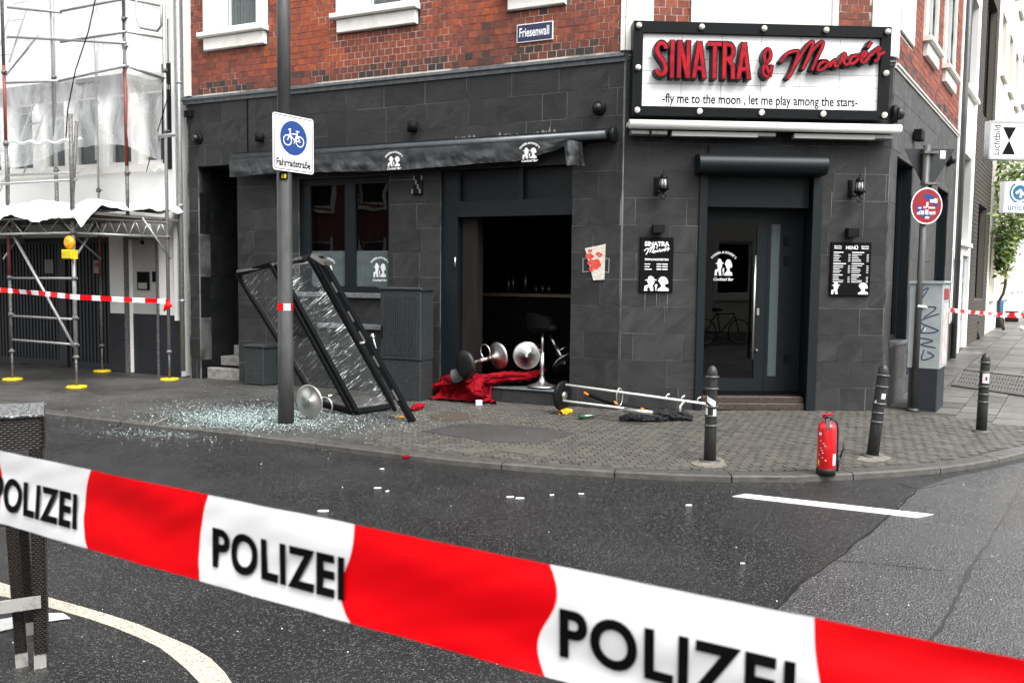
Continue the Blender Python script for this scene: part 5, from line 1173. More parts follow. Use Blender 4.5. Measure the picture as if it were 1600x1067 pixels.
# vine
vn = thing('vine', E_.P(13, .5, .3), 'green climbing vine hanging from the pale house in the side street', 'vine')
rs = random.Random(8); st = MB(); base = E_.P(13.4, .5, .35); pts = [base]
for k in range(18): pts.append(pts[-1]+V((rs.uniform(-.06, .08), rs.uniform(-.1, .1), .23)))
st.tube(pts, [.04-.001*k for k in range(19)], 7); part(vn, 'stem', st, M['stem'])
for mname, cnt in (('leaf', 1300), ('leaf2', 600)):
    lf_ = MB()
    for k in range(cnt):
        u = rs.random(); zc_ = 2.1+2.9*u; wdt_ = .25+.8*math.sin(min(1, u*1.3)*1.8)**2
        sc_ = rs.gauss(13.3, wdt_*.9); nn = .1+rs.random()*(.3+.9*u); c = E_.P(sc_, zc_+rs.gauss(0, .16)-.25*abs(sc_-13.3)*rs.random(), nn); r_ = rs.uniform(.05, .10); d1 = V((rs.gauss(0, 1), rs.gauss(0, 1), rs.gauss(0, .6))).normalized(); d2 = d1.orthogonal().normalized()
        lf_.add([c-d1*r_, c-d2*r_*.7+V((0, 0, .01)), c+d1*r_*1.2, c+d2*r_*.7+V((0, 0, .01))], [(0, 1, 2, 3)])
    part(vn, 'foliage', lf_, M[mname], kind='stuff')
# hanging signs
def hang(name, label, x0, y0, x1, y1, Y, frame=True):
    p00, p11 = AT(x0, y1, Y), AT(x1, y0, Y); fr_ = Fr(V((p00.x, p00.y, 0)), F.us); t = thing(name, p00, label, 'sign'); w_ = (p11-p00).dot(F.us)
    mb = MB(); mb.fbox(fr_, 0, w_, p00.z, p11.z, -.16, 0); part(t, 'box', mb, M['tape_white'])
    if frame:
        mb = MB(); e = .05
        for q in ((-.02, w_+.02, p00.z-.04, p00.z), (-.02, w_+.02, p11.z, p11.z+.04), (-.04, -.0, p00.z-.04, p11.z+.04), (w_, w_+.04, p00.z-.04, p11.z+.04)): mb.fbox(fr_, *q, -.17, .01)
        part(t, 'rim', mb, M['grey_metal'])
    return t, fr_, w_, p00.z, p11.z
t, fr_, w_, z0, z1 = hang('hanging_sign', 'white light box with black hourglass shape hanging over the side street', 1547.5, 193, 1640, 246, 17)
H_ = z1-z0; xA = (1587-1547.5)/1361*17*1.0; mb = MB(); c = xA*.0+w_*(1577-1547.5)/92.5; hw = w_*11/92.5
mb.poly(fr_, [(c-hw, z1-.08), (c+hw, z1-.08), (c, (z0+z1)/2)], .001, .004); mb.poly(fr_, [(c-hw, z0+.06), (c+hw, z0+.06), (c, (z0+z1)/2)], .001, .004); part(t, 'hourglass', mb, M['print_black'])
tm = text_mb(fr_, 'Lichtbild', 0, 0, .002, .19, bold=.002); lw = max((V(v)-fr_.o).dot(fr_.us) for v in tm.v); sc1 = (H_*.88)/lw
part(t, 'lettering', text_mb(fr_, 'Lichtbild', c-hw-.05, z0+H_*.06, .002, .19, sx=sc1, bold=.002, rot=math.pi/2), M['print_black']); part(t, 'lettering', text_mb(fr_, 'wilson', c+hw+.19, z0+H_*.06, .002, .19, sx=sc1, bold=-.002, rot=math.pi/2) if False else text_mb(fr_, 'Lichtbild', c+hw+.05, z1-H_*.06, .002, .19, sx=sc1, rot=-math.pi/2), M['grey_metal'])
t, fr_, w_, z0, z1 = hang('hanging_sign', 'white light box with blue emblem in the vine over the side street', 1568, 284, 1640, 332, 17.6, False)
cx_ = w_*.36; cz = z0+(z1-z0)*.64; mb = MB(); rr = (z1-z0)*.24
mb.lathe(fr_.P(cx_, cz, 0), fr_.n, [(rr, 0), (rr, .004)], 22)
for sg_ in (-1, 1): mb.ribbon(fr_, [(cx_+sg_*rr*1.35*math.cos(a), cz+rr*1.35*math.sin(a)) for a in np.linspace(-1.3, 1.0, 12)], .03, 0, .005)
part(t, 'emblem', mb, M['cyan']); mb = MB(); mb.ribbon(fr_, [(cx_-rr*.6, cz-.1*rr), (cx_, cz+rr*.3), (cx_+rr*.5, cz-.3*rr)], .05, .004, .006); mb.ribbon(fr_, [(cx_+rr*.1, cz-rr*.7), (cx_+rr*.15, cz-.0*rr)], .05, .004, .0065); part(t, 'emblem_figure', mb, M['tape_white'])
mb = text_mb(fr_, 'unicef', w_*.08, z0+(z1-z0)*.08, .002, (z1-z0)*.30, bold=.002); mb.fbox(fr_, w_*.05, w_*.95, z0+(z1-z0)*.33, z0+(z1-z0)*.335, 0, .003); part(t, 'lettering', mb, M['cyan'])
# bin, boxes at far pavement
def onp(x, y):   # on the rising pavement
    p = G(x, y)
    for _ in range(12): p = G(x, y, gz(p))
    return p
q = onp(1558, 512); mb = MB(); fr_ = Fr(q, F.us); mb.rbox(fr_, -.17, .17, .25, .75, -.4, .0, .03); t = thing('parcel_bin', q, 'blue box container at the far pavement by the vine', 'bin'); part(t, 'box', mb, M['bluebin']); mb = MB(); mb.fbox(fr_, -.2, .2, 0, .249, -.4, -.01); part(t, 'base', mb, M['black_matt'])
q = onp(1577, 503); mb = MB(); fr_ = Fr(q, F.us); mb.rbox(fr_, -.3, .3, .0, .32, -.4, .0, .03); solo('crate', mb, M['black_matt'], 'low black crate beside the blue container', 'crate')
q = onp(1524, 530); mb = MB(); mb.lathe(q, (0, 0, 1), [(.09, 0), (.08, .1), (.04, .2), (.04, .32), (.06, .38), (.03, .45)], 10); solo('guard_stone', mb, M['black_matt'], 'small dark iron guard post at the foot of the brick house', 'post')
q = onp(1596, 516); mb = MB(); mb.lathe(q+V((0, 0, .06)), (0, 0, 1), [(.01, -.06), (.05, -.03), (.06, 0), (.05, .03), (.01, .06)], 10); solo('white_ball', mb, M['label_white'], 'small white ball of litter on the far pavement', 'litter')

# ================================================================= STREET FURNITURE
# lamp post
lp = thing('lamp_post', G(447, 661), 'thick grey lamp post by the kerb carrying the bicycle street sign', 'lamp post'); q = G(447, 661)
mb = MB(); mb.lathe(q, (0, 0, 1), [(.088, 0), (.086, .9), (.082, .92), (.080, 2.72), (.078, 2.74)], 24); part(lp, 'lower_shaft', mb, M['post'])
mb = MB(); mb.lathe(q+V((0, 0, 2.74)), (0, 0, 1), [(.072, 0), (.068, 3.4)], 24); part(lp, 'upper_shaft', mb, M['post'])
zt_ = 1.6-(479-434)*q.y/FP
mb = MB(); mb.lathe(V((q.x, q.y, zt_-.037)), (0, 0, 1), [(.0845, 0), (.0845, .075)], 24, cap=False); tr_ = solo('post_tape', mb, M['tape_red'], 'strip of red and white tape wrapped round the lamp post', 'barrier tape')
mb = MB(); a0_, a1_ = R(-88), R(-35); P_ = [V((q.x+.0855*math.cos(a), q.y+.0855*math.sin(a), 0)) for a in np.linspace(a0_, a1_, 8)]
mb.add([p+V((0, 0, zz)) for p in P_ for zz in (zt_-.036, zt_+.036)], [(2*i, 2*i+2, 2*i+3, 2*i+1) for i in range(7)]); part(tr_, 'white_section', mb, M['tape_white'])
# bicycle street sign
sa = R(90-33); fs_ = Fr(V((q.x, q.y, 0)), (math.cos(R(57)), math.sin(R(57)), 0)); fs_ = Fr(V((q.x, q.y, 0)), (math.sin(R(36)), math.cos(R(36)), 0))
c0 = fs_.px(426, 267, .09); c1 = fs_.px(489, 183, .09); w_ = .60; cxs = (c0[0]+c1[0])/2; z0, z1 = fs_.px(457, 269, .09)[1], fs_.px(457, 181, .09)[1]
sgn = thing('bicycle_street_sign', fs_.P(cxs, z0, .09), 'white square sign with blue bicycle disc on the lamp post', 'sign')
hw = (c1[0]-c0[0])/2; print('bikesign', hw, z0, z1)
def rrect(cx, z0, z1, hw, r, n=4):
    out = []
    for (x, z, a) in ((cx+hw-r, z1-r, 0), (cx-hw+r, z1-r, 90), (cx-hw+r, z0+r, 180), (cx+hw-r, z0+r, 270)): out += [(x+r*math.cos(R(a+90*k/n)), z+r*math.sin(R(a+90*k/n))) for k in range(n+1)]
    return out
mb = MB(); mb.poly(fs_, rrect(cxs, z0, z1, hw, .03), .092, .097); part(sgn, 'plate', mb, M['label_white']); mb = MB(); mb.ribbon(fs_, rrect(cxs, z0+.018, z1-.018, hw-.018, .022), .008, .097, .0978, closed=True); part(sgn, 'border', mb, M['print_black'])
cz = z0+(z1-z0)*.60; rr = hw*.66; mb = MB(); mb.poly(fs_, [(cxs+rr*math.cos(a), cz+rr*math.sin(a)) for a in np.linspace(0, 2*math.pi, 41)[:-1]], .097, .0982); part(sgn, 'blue_disc', mb, M['blue'])
mb = MB(); u = rr/100; X = lambda x, y: (cxs+x*u, cz+y*u)
for cx2 in (-46, 46): mb.ribbon(fs_, [X(cx2+29*math.cos(a), -16+29*math.sin(a)) for a in np.linspace(0, 2*math.pi, 25)[:-1]], 6*u, .0983, .0993, closed=True)
for k, st in enumerate(([(-46, -16), (-24, 36), (-36, 46), (-20, 52)], [(-30, 22), (24, 26), (8, -14), (-30, 18)], [(8, -14), (46, -16), (24, 26), (28, 40)], [(16, 42), (42, 42)], [(8, -14), (2, -30)])): mb.ribbon(fs_, [X(*p) for p in st], 6*u, .0983, .0994+k*.0002)
part(sgn, 'bicycle_symbol', mb, M['label_white'])
part(sgn, 'lettering', fit_text(fs_, 'Fahrradstraße', cxs-hw*.84, cxs+hw*.84, z0+.055, .0974, .105, bold=.0032), M['print_black'])
mb = MB(); mb.lathe(V((q.x, q.y, z0+.05)), (0, 0, 1), [(.086, 0), (.086, .03)], 16); mb.lathe(V((q.x, q.y, z1-.08)), (0, 0, 1), [(.083, 0), (.083, .03)], 16); part(sgn, 'clamp', mb, M['dark_steel'])
mb = MB(); qn = AT(443, 275, q.y-.09); fq = Fr(V((qn.x, qn.y, qn.z)), F.us); mb.fbox(fq, -.045, .045, -.04, .04, -.005, .002); nn_ = solo('number_tag', mb, M['print_black'], 'small black number tag under the bicycle sign', 'tag'); part(nn_, 'lettering', text_mb(fq, '18', 0, -.022, .0022, .06, align='CENTER', bold=.001), M['yellow'])

# bollards
def bollard(q, label, lean=0, rot0=0):
    t = thing('bollard', V((0, 0, 0)), label, 'bollard', 'iron bollards along the kerb'); mb = MB(); mb.lathe((0, 0, 0), (0, 0, 1), [(.055, 0), (.053, .26), (.05, .62), (.047, .76), (.047, .79), (.044, .815), (.034, .845), (.018, .862), (.003, .868)], 20); part(t, 'shaft', mb, M['bollard'])
    for z in (.33, .415, .50, .785-.02, .66): mb = MB(); mb.lathe((0, 0, z), (0, 0, 1), [(.05, -.008), (.062, -.004), (.064, .004), (.05, .010)], 20, cap=False); part(t, 'ring', mb, M['ring'])
    mb = MB(); mb.lathe((0, 0, 0), (0, 0, 1), [(.10, -.002), (.095, .012), (.058, .018)], 16); part(t, 'base_flange', mb, M['ring'])
    t.location = q; t.rotation_euler = (0, lean, 0); return t
b1 = bollard(G(1109, 721), 'black ringed bollard at the kerb in front of the bar door, bearing several white stickers')
def stick(b, z0, z1, a0, a1, r=.0535, m_='label_white', skew=0):
    mb = MB(); P_ = []
    for k in range(7): a = R(a0+(a1-a0)*k/6); sk = skew*k/6; P_ += [(r*math.cos(a), r*math.sin(a), z0+sk), (r*math.cos(a), r*math.sin(a), z1+sk)]
    mb.add(P_, [(2*i, 2*i+2, 2*i+3, 2*i+1) for i in range(6)]); part(b, 'sticker', mb, M[m_])
b2 = bollard(G(1363, 713), 'leaning black ringed bollard to the right of the extinguisher', R(5)); b3 = bollard(onp(1533, 674), 'greyish bollard farther right near the slotted grate', R(.8)); b4 = bollard(onp(1541, 612) if False else onp(1650, 640), 'x')
for o in list(b4.children): bpy.data.objects.remove(o)
bpy.data.objects.remove(b4)
stick(b1, .545, .60, -150, -60, r=.0545, skew=-.05); stick(b1, .42, .48, -85, -50, r=.055); stick(b1, .43, .52, -165, -135, r=.055); stick(b2, .55, .60, -100, -55); stick(b2, .50, .53, -160, -140, r=.055); stick(b3, .54, .65, -140, -60); stick(b3, .57, .61, -110, -85, r=.054, m_='sign_red')

# fire extinguisher
q = G(1290, 741); fe = thing('fire_extinguisher', q, 'red fire extinguisher standing on the kerb', 'fire extinguisher')
mb = MB(); mb.lathe(q, (0, 0, 1), [(.072, .055), (.0755, .06), (.0755, .395), (.07, .42), (.055, .437), (.03, .448), (.028, .455)], 28); part(fe, 'cylinder', mb, M['red'])
mb = MB(); mb.lathe(q, (0, 0, 1), [(.078, 0), (.079, .052), (.074, .06)], 28); part(fe, 'foot_ring', mb, M['black_rubber'])
mb = MB(); mb.lathe(q, (0, 0, 1), [(.022, .45), (.022, .48), (.012, .49)], 12); mb.bar(q+V((-.01, -.03, .475)), q+V((-.02, -.075, .40)), .03, .014); part(fe, 'valve', mb, M['black_rubber'])
mb = MB(); mb.bar(q+V((-.035, 0, .50)), q+V((.035, -.02, .515)), .035, .012); mb.bar(q+V((-.035, 0, .48)), q+V((-.04, -.03, .52)), .02, .012); mb.tube([q+V((-.03, -.03, .50)), q+V((0, -.035, .525)), q+V((.035, -.02, .50))], .007, 6); part(fe, 'handle', mb, M['red'])
mb = MB(); mb.tube(spl3 if False else [q+V(v) for v in ((.02, 0, .475), (.05, -.01, .47), (.078, -.01, .44), (.088, -.01, .36), (.089, -.01, .22), (.09, -.012, .14), (.098, -.012, .11))], .008, 8); mb.tube([q+V((.092, -.012, .03)), q+V((.095, -.012, .12)), q+V((.105, -.012, .15))], [.009, .014, .01], 8); mb.tube([q+V((.105, -.012, .13)), q+V((.125, -.012, .19)), q+V((.137, -.012, .215)), q+V((.139, -.012, .26))], .008, 8); part(fe, 'hose', mb, M['black_rubber'])
def cyl_patch(root, q, r, a0, a1, z0, z1, m_, name='label'):
    mb = MB(); P_ = []
    for k in range(9): a = R(a0+(a1-a0)*k/8); P_ += [q+V((r*math.cos(a), r*math.sin(a), z0)), q+V((r*math.cos(a), r*math.sin(a), z1))]
    mb.add(P_, [(2*i, 2*i+2, 2*i+3, 2*i+1) for i in range(8)]); return part(root, name, mb, m_)
cyl_patch(fe, q, .0762, -66, -36, .09, .185, M['label_white']); cyl_patch(fe, q, .0762, -165, -145, .34, .365, M['label_white'])
cyl_patch(fe, q, .0762, -168, -155, .085, .13, M['yellow'])
rs = random.Random(6)
for k in range(9): a = rs.uniform(-165, -108); z = .13+.02*k; cyl_patch(fe, q, .0762, a, a+rs.uniform(5, 14), z, z+.007, M['poster'], 'small_print')

# grey-green electrical cabinet
def cabinet(x0, x1, xs, ytop, ybase, zsplit, name, label, m_, fr_=L, n1=.42, ribs=True, dep=.36):
    q = G((x0+x1)/2, ybase); n1 = (q-fr_.o).dot(fr_.n); a, b = fr_.px(x0, ybase-60, n1)[0], fr_.px(x1, ybase-60, n1)[0]; zt = fr_.px((x0+x1)/2, ytop, n1)[1]
    t = thing(name, fr_.P((a+b)/2, 0, n1-dep/2), label, 'cabinet'); mb = MB()
    mb.rbox(fr_, a+.01, b-.01, 0, zt*zsplit-.006, n1-dep, n1-.012, .008); part(t, 'base', mb, m_)
    mb = MB(); mb.rbox(fr_, a, b, zt*zsplit, zt-.04, n1-dep, n1, .008); bd = part(t, 'body', mb, m_)
    mb = MB(); mb.rbox(fr_, a-.02, b+.02, zt-.038, zt, n1-dep-.01, n1+.02, .012); part(t, 'lid', mb, m_)
    if ribs:
        mb = MB(); s = a+.05
        while s < b-.06: mb.fbox(fr_, s, s+.018, zt*zsplit+.06, zt-.11, n1, n1+.008); s += .034
        part(bd, 'ribs', mb, m_, kind='stuff'); mb = MB(); mb.rbox(fr_, a+.02, a+.045, zt*.55, zt*.65, n1, n1+.02, .004); part(bd, 'lock', mb, M['black_paint'])
    return t
cabinet(594, 657, 683, 449, 625, .36, 'electrical_cabinet', 'tall weathered grey green cabinet with ribbed door beside the broken window', M['cabinet'], dep=.33)
cabinet(382, 411, 430, 539, 602, .02, 'junction_cabinet', 'low dark scratched cabinet beside the entrance steps', M['cabinet'], ribs=False, dep=.3)
# box behind the leaning frame against the wall
mb = MB(); q = L.px(490, 520, .0); mb.rbox(L, q[0]-.45, q[0]+.05, .75, 1.15, .0, .05, .01); solo('meter_flap', mb, M['black_matt'], 'dark wall flap behind the leaning glass frame', 'flap')
# light grey cabinet on the side wall
t = thing('street_cabinet', Rr.P(2.4, .05, .3), 'pale grey cabinet with scrawled graffiti against the side wall', 'cabinet')
nC = .62; pC = Fr(B, Rr.us); sC = None
for s_try in np.arange(.3, 4, .02):
    v = Rr.P(s_try, .1, nC)-CAM; x = 800+FP*v.dot(IR)/v.dot(_fw)
    if x > 1434: sC = s_try; break
n0_ = .24; l_ = .6
fe2 = Fr(Rr.P(sC, 0, n0_), Rr.n, V((0, 0, 1)))    # end face frame, s along wall normal
ztC = 1.6+(448-447)*.008; zg = gz(Rr.P(sC, 0, nC))
zb2 = .55+zg; ztop = 1.62
mb = MB(); mb.rbox(Rr, sC, sC+l_, zg-.05, zb2-.004, n0_+.02, nC-.02, .01); part(t, 'base', mb, M['plinth'])
mb = MB(); mb.rbox(Rr, sC, sC+l_, zb2, ztop, n0_, nC, .01); bd = part(t, 'body', mb, M['cabinet_light']); mb = MB(); mb.rbox(Rr, sC-.02, sC+l_+.02, ztop+.001, ztop+.035, n0_-.01, nC+.02, .01); part(t, 'lid', mb, M['cabinet_light'])
gf = Fr(Rr.P(sC, 0, n0_), Rr.n); gf.n = -Rr.us; gw = nC-n0_
mb = MB()
for st in ([(.15, .85), (.55, .95), (.3, .75), (.8, .72), (.45, .6)], [(.9, .65), (.35, .55), (.9, .45), (.4, .42), (.5, .5)], [(.35, .36), (.75, .33), (.4, .28), (.85, .25)], [(.15, .12), (.35, .12)], [(.5, .22), (.45, .1), (.8, .15), (.6, .2)]): mb.ribbon(gf, [(p[0]*gw, zb2+(ztop-zb2)*p[1]) for p in spl(st, 6)], .012, .001, .004)
part(bd, 'graffiti', mb, M['navy'])
mb = MB(); mb.fbox(Rr, sC+.10, sC+.5, zb2+.05, ztop-.25, nC, nC+.003); pst = part(bd, 'poster', mb, mat('pink_poster', (.5, .28, .28), .6, c2=(.6, .55, .52), scale=8)); mb = MB(); mb.fbox(Rr, sC+.08, sC+.5, ztop-.2, ztop-.06, nC, nC+.004); part(bd, 'poster', mb, M['sign_red'])

# sign post with triangular sign seen from behind and no-parking disc
q = onp(1427, 641); top = AT(1449, 225, q.y-.02); t = thing('sign_post', q, 'grey tilted sign post at the corner', 'post'); mb = MB(); ax = (top-q); mb.tube([q, q+ax*.995], .042, 16); mb.lathe(q, (0, 0, 1), [(.09, 0), (.05, .03)], 12); part(t, 'shaft', mb, M['post'])
pn = lambda f: q+ax*f
fT = Fr(pn(.9)+V((0, .06, 0)), F.us, ax); fT2 = Fr(pn(.9), F.us, ax)
tc = [fT.px(x, y, .0) for x, y in ((1413, 233), (1492, 233), (1447, 300))]; tc[2] = fT.px(1449, 303)
mb = MB(); mb.poly(fT, tc, -.004, .004); tg = thing('give_way_sign', pn(.85), 'grey back of a triangular give way sign', 'sign'); part(tg, 'plate', mb, mat('sign_back_grey', (.012, .0145, .017), .5))
q_ = fT.px(1473, 242, .0); mb = MB(); mb.fbox(fT, q_[0]-.035, q_[0]+.035, q_[1]-.05, q_[1]+.05, .004, .006); part(tg, 'sticker', mb, M['label_white'])
for yy in (240, 288): z_ = fT.px(1449, yy)[1]; mb = MB(); mb.fbox(fT, -.07 if False else fT.px(1440, yy)[0]-.02, fT.px(1458, yy)[0]+.02, z_-.015, z_+.015, .004, .115); part(tg, 'bracket', mb, M['dark_steel'])
ND = .07
c = fT2.px(1448, 322, ND); ce = fT2.px(1472.5, 322, ND); rr = (ce[0]-c[0]); fD = fT2
tn = thing('no_parking_sign', pn(.7), 'round no parking sign covered with white stickers', 'sign')
circ = lambda r, n=40: [(c[0]+r*math.cos(a), c[1]+r*math.sin(a)*1.13) for a in np.linspace(0, 2*math.pi, n+1)[:-1]]
mb = MB(); mb.poly(fD, circ(rr), ND-.004, ND); part(tn, 'plate', mb, M['label_white']); mb = MB(); mb.poly(fD, circ(rr*.93), ND+.0002, ND+.0012); part(tn, 'red_field', mb, M['sign_red'])
mb = MB(); R_ = rr*.66
for a0_, a1_ in ((55-0, 215-0), (235, 395)): mb.poly(fD, [(c[0]+R_*math.cos(R(a)), c[1]+R_*math.sin(R(a))*1.13) for a in np.linspace(a0_-80+15, a1_-80-15+0, 16)], ND+.0014, ND+.002)
part(tn, 'blue_field', mb, M['blue'])
mb = MB(); rs = random.Random(12)
for k, (dx, dy, w_, h_) in enumerate(((-.5, -.42, .22, .16), (-.25, -.4, .2, .2), (.02, -.35, .2, .3), (.28, -.4, .22, .18), (.5, -.38, .14, .2), (-.45, -.12, .2, .1), (-.1, -.08, .22, .12), (.2, -.1, .2, .12), (.42, -.1, .2, .1), (.35, .28, .35, .2), (.55, .3, .2, .28), (.02, .08, .14, .3), (-.3, -.3, .3, .06), (.05, -.65, .26, .14))):
    x, y = c[0]+dx*rr, c[1]+dy*rr*1.1; mb.fbox(fD, x-w_*rr/2, x+w_*rr/2, y-h_*rr/2, y+h_*rr/2, ND+.0022, ND+.003+k*.0003)
part(tn, 'sticker', mb, mat('white_sticker', (.7, .7, .72), .5, c2=(.3, .3, .36), scale=60, contrast=(.5, .65)))
# tape from the sign post to the right
z0_ = AT(1437, 481, q.y)
tape_strip([z0_, AT(1480, 483, 13), AT(1560, 489, 15), AT(1680, 492, 17)], .055, 'barrier_tape', 'upper red and white tape stretched across the side street', .5, .02, .5, twist=.8)
tape_strip([AT(1480, 483, 13.3), AT(1560, 491, 15.2), AT(1680, 499, 17)], .05, 'barrier_tape', 'lower tape strand crossing the side street towards the right edge', .6, .02, .6, twist=.6)
mb = MB(); mb.tube([z0_+V((.06, -.05, .0)), z0_+V((.075, -.05, -.08)), z0_+V((.065, -.05, -.18))], [.01, .022, .014], 6); mb.mi = 1; mb.tube([z0_+V((.07, -.05, -.17)), z0_+V((.06, -.05, -.26)), z0_+V((.05, -.05, -.36))], [.014, .02, .012], 6); mb.tube([z0_+V((-.05, -.05, .02)), z0_+V((.07, -.06, .01))], .018, 6); solo('tape_knot', mb, [M['tape_red'], M['tape_white']], 'loose tape ends knotted on the tilted sign post', 'tape knot')

# ================================================================= WRECKAGE
# leaning glazed frame torn out of the opening
lf = thing('torn_out_window_frame', G(560, 648), 'torn out black folding window frame leaning with cracked panes', 'window frame')
def leaf(BL, BR_, TR, TL, wbar, name='sash', midbar=None):
    mb = MB(); pr = [BL, BR_, TR, TL]; nrm = (BR_-BL).cross(TL-BL).normalized()
    for i in range(4):
        a, b = pr[i], pr[(i+1) % 4]; mb.bar(a, b, .055, wbar, up=nrm)
    f = part(lf, name, mb, M['black_paint']); g = MB(); g.grid(lambda u, v: BL.lerp(BR_, u).lerp(TL.lerp(TR, u), v)+nrm*.006*noise.noise(V((u*4, v*7, 2))), 10, 18); part(f, 'cracked_pane', g, M['shattered'])
    mb = MB(); i_ = .05
    q4 = [BL.lerp(TR, .03), BR_.lerp(TL, .03), TR.lerp(BL, .03), TL.lerp(BR_, .03)]
    for i in range(4): mb.bar(q4[i]-nrm*.02, q4[(i+1) % 4]-nrm*.02, .012, .02, up=nrm)
    part(f, 'glazing_bead', mb, M['dark_steel']); return f
def shat():
    m = bpy.data.materials.new('shattered_glass'); m.use_nodes = True; t = m.node_tree; N = t.nodes; K_ = t.links; b = N['Principled BSDF']; b.inputs['Base Color'].default_value = (.62, .66, .66, 1); b.inputs['Roughness'].default_value = .25
    ge = N.new('ShaderNodeNewGeometry');     no = N.new('ShaderNodeTexNoise'); no.inputs['Scale'].default_value = 1; no.inputs['Detail'].default_value = 8; no.inputs['Roughness'].default_value = .7; no.inputs['Distortion'].default_value = .5; K_.new(streaks(N, K_, ge.outputs[0], (0, R(42), 0), (2.0, 5, 60)), no.inputs[0])
    n2 = N.new('ShaderNodeTexNoise'); n2.inputs['Scale'].default_value = 3.2; n2.inputs['Detail'].default_value = 3; K_.new(ge.outputs[0], n2.inputs[0])
    mu = N.new('ShaderNodeMath'); mu.operation = 'MULTIPLY'; mr = N.new('ShaderNodeMapRange'); mr.inputs[1].default_value = .545; mr.inputs[2].default_value = .64; K_.new(no.outputs[0], mr.inputs[0])
    m2 = N.new('ShaderNodeMapRange'); m2.inputs[1].default_value = .42; m2.inputs[2].default_value = .6; m2.inputs[3].default_value = .12; K_.new(n2.outputs[0], m2.inputs[0]); K_.new(mr.outputs[0], mu.inputs[0]); K_.new(m2.outputs[0], mu.inputs[1])
    ad = N.new('ShaderNodeMath'); ad.operation = 'ADD'; ad.inputs[1].default_value = .03; K_.new(mu.outputs[0], ad.inputs[0]); K_.new(ad.outputs[0], b.inputs['Alpha']); return m
M['shattered'] = shat()
Y1, Y2 = 10.15, 10.62
leaf(AT(556, 643, Y1), AT(612, 634, Y2), AT(490, 401, Y2), AT(430, 412, Y1), .07)
leaf(AT(497, 630, 10.5), AT(550, 643, Y1), AT(424, 413, Y1), AT(371, 428, 10.5), .05)
# heavy double jamb
j0, j1 = AT(645, 659, 9.72), AT(500, 402, 10.25); mb = MB(); mb.bar(j0, j1, .075, .06); jm = part(lf, 'jamb', mb, M['black_paint'])
k0, k1 = AT(618, 642, 10.0), AT(482, 402, 10.4); mb = MB(); mb.bar(k0, k1, .035, .04); part(lf, 'jamb', mb, M['black_paint'])
mb = MB(); dj = (j1-j0).normalized()
for f in (.15, .35, .5, .62, .8): c = j0.lerp(j1, f); mb.bar(c-dj*.07+V((-.03, -.05, .02)), c+dj*.07+V((-.03, -.05, .02)), .012, .02)
part(lf, 'hinge', mb, M['chrome'])
mb = MB(); mb.bar(AT(492, 399, 10.3), AT(512, 412, 10.2), .13, .05); part(lf, 'bare_metal_end', mb, M['chrome'])
mb = MB(); c = AT(563, 536, 9.95); mb.tube([c, c+V((.035, -.02, .005)), c+V((.05, -.03, .015))], .012, 8); c = AT(580, 525, 9.95); mb.tube([c, c+V((.02, -.03, .02)), c+V((.03, -.03, -.02))], .014, 8); mb.tube([c+V((.02, -.02, 0)), c+V((.06, -.02, -.14))], .008, 6); part(lf, 'lever_handle', mb, M['label_white'])
mb = MB(); mb.bar(AT(372, 424, 10.45), AT(420, 417, 10.2), .05, .03); mb.bar(AT(424, 414, 10.15), AT(470, 403, 10.1), .05, .03); part(lf, 'top_rail', mb, M['dark_steel'])

# bar stools
def stool(base, axis, label, ht=.72, seat=True, ring=True, side=None, smat=None, lever=True, low=False):
    axis = V(axis).normalized(); t = thing('bar_stool', base, label, 'bar stool', 'overturned bar stools')
    mb = MB(); mb.lathe(base, axis, [(.01, -.001), (.19, 0), (.193, .006), (.16, .018), (.09, .04), (.045, .075), (.032, .12)], 32); mb.lathe(base-axis*.002, -axis, [(.185, 0), (.18, .001), (.03, .001), (.03, .012), (.016, .014)], 28); part(t, 'base_disc', mb, M['chrome'])
    mb = MB(); mb.tube([base+axis*.1, base+axis*ht*.62], .028, 12); mb.tube([base+axis*ht*.6, base+axis*ht], .019, 12); part(t, 'column', mb, M['chrome'])
    sd = side or axis.orthogonal().normalized(); sd = (sd-axis*V(sd).dot(axis)).normalized(); s2 = axis.cross(sd)
    if ring: mb = MB(); c = base+axis*ht*.42+sd*.10; mb.tube([c+sd*.10*math.cos(a)+s2*.10*math.sin(a) for a in np.linspace(0, 2*math.pi, 17)[:-1]], .009, 8, closed=True); part(t, 'footrest', mb, M['chrome'])
    if seat:
        mb = MB(); o = base+axis*ht; mb.lathe(o, axis, [(.15, 0), (.18, .02), (.19, .05), (.175, .075), (.1, .085), (.01, .087)], 28); part(t, 'seat', mb, smat or M['cloth_black'])
        mb = MB(); mb.smooth = True
        def bk(u, v): a = -1.2+2.4*u; return o+axis*(.05+.2*v*math.cos(a*.9))+(sd*-math.cos(a)+s2*math.sin(a))*(.185+.02*v)
        mb.grid(bk, 16, 5)
        def bk2(u, v): a = 1.2-2.4*u; return o+axis*(.05+.2*v*math.cos(a*.9))+(sd*-math.cos(a)+s2*math.sin(a))*(.205+.02*v)
        mb.grid(bk2, 16, 5); part(t, 'backrest', mb, smat or M['cloth_black'])
    return t
fwd = V((0, 1, 0))
stool(AT(483, 627, 9.75), V((.46, .87, .06)), 'seatless bar stool with chrome disc lying beside the lamp post', .5, seat=False, side=V((.6, 0, -.8)))
stool(AT(779, 556, 11.7), V((-.72, -.62, -.14)), 'toppled bar stool on the red cloth, chrome cone pointing right', .52, side=V((0, 0, 1)), smat=M['black_rubber'])
stool(AT(823, 556, 11.75), V((.10, .97, -.05)), 'bar stool with its round chrome underside facing the street', .6, side=V((1, 0, 0)), smat=M['black_matt'])
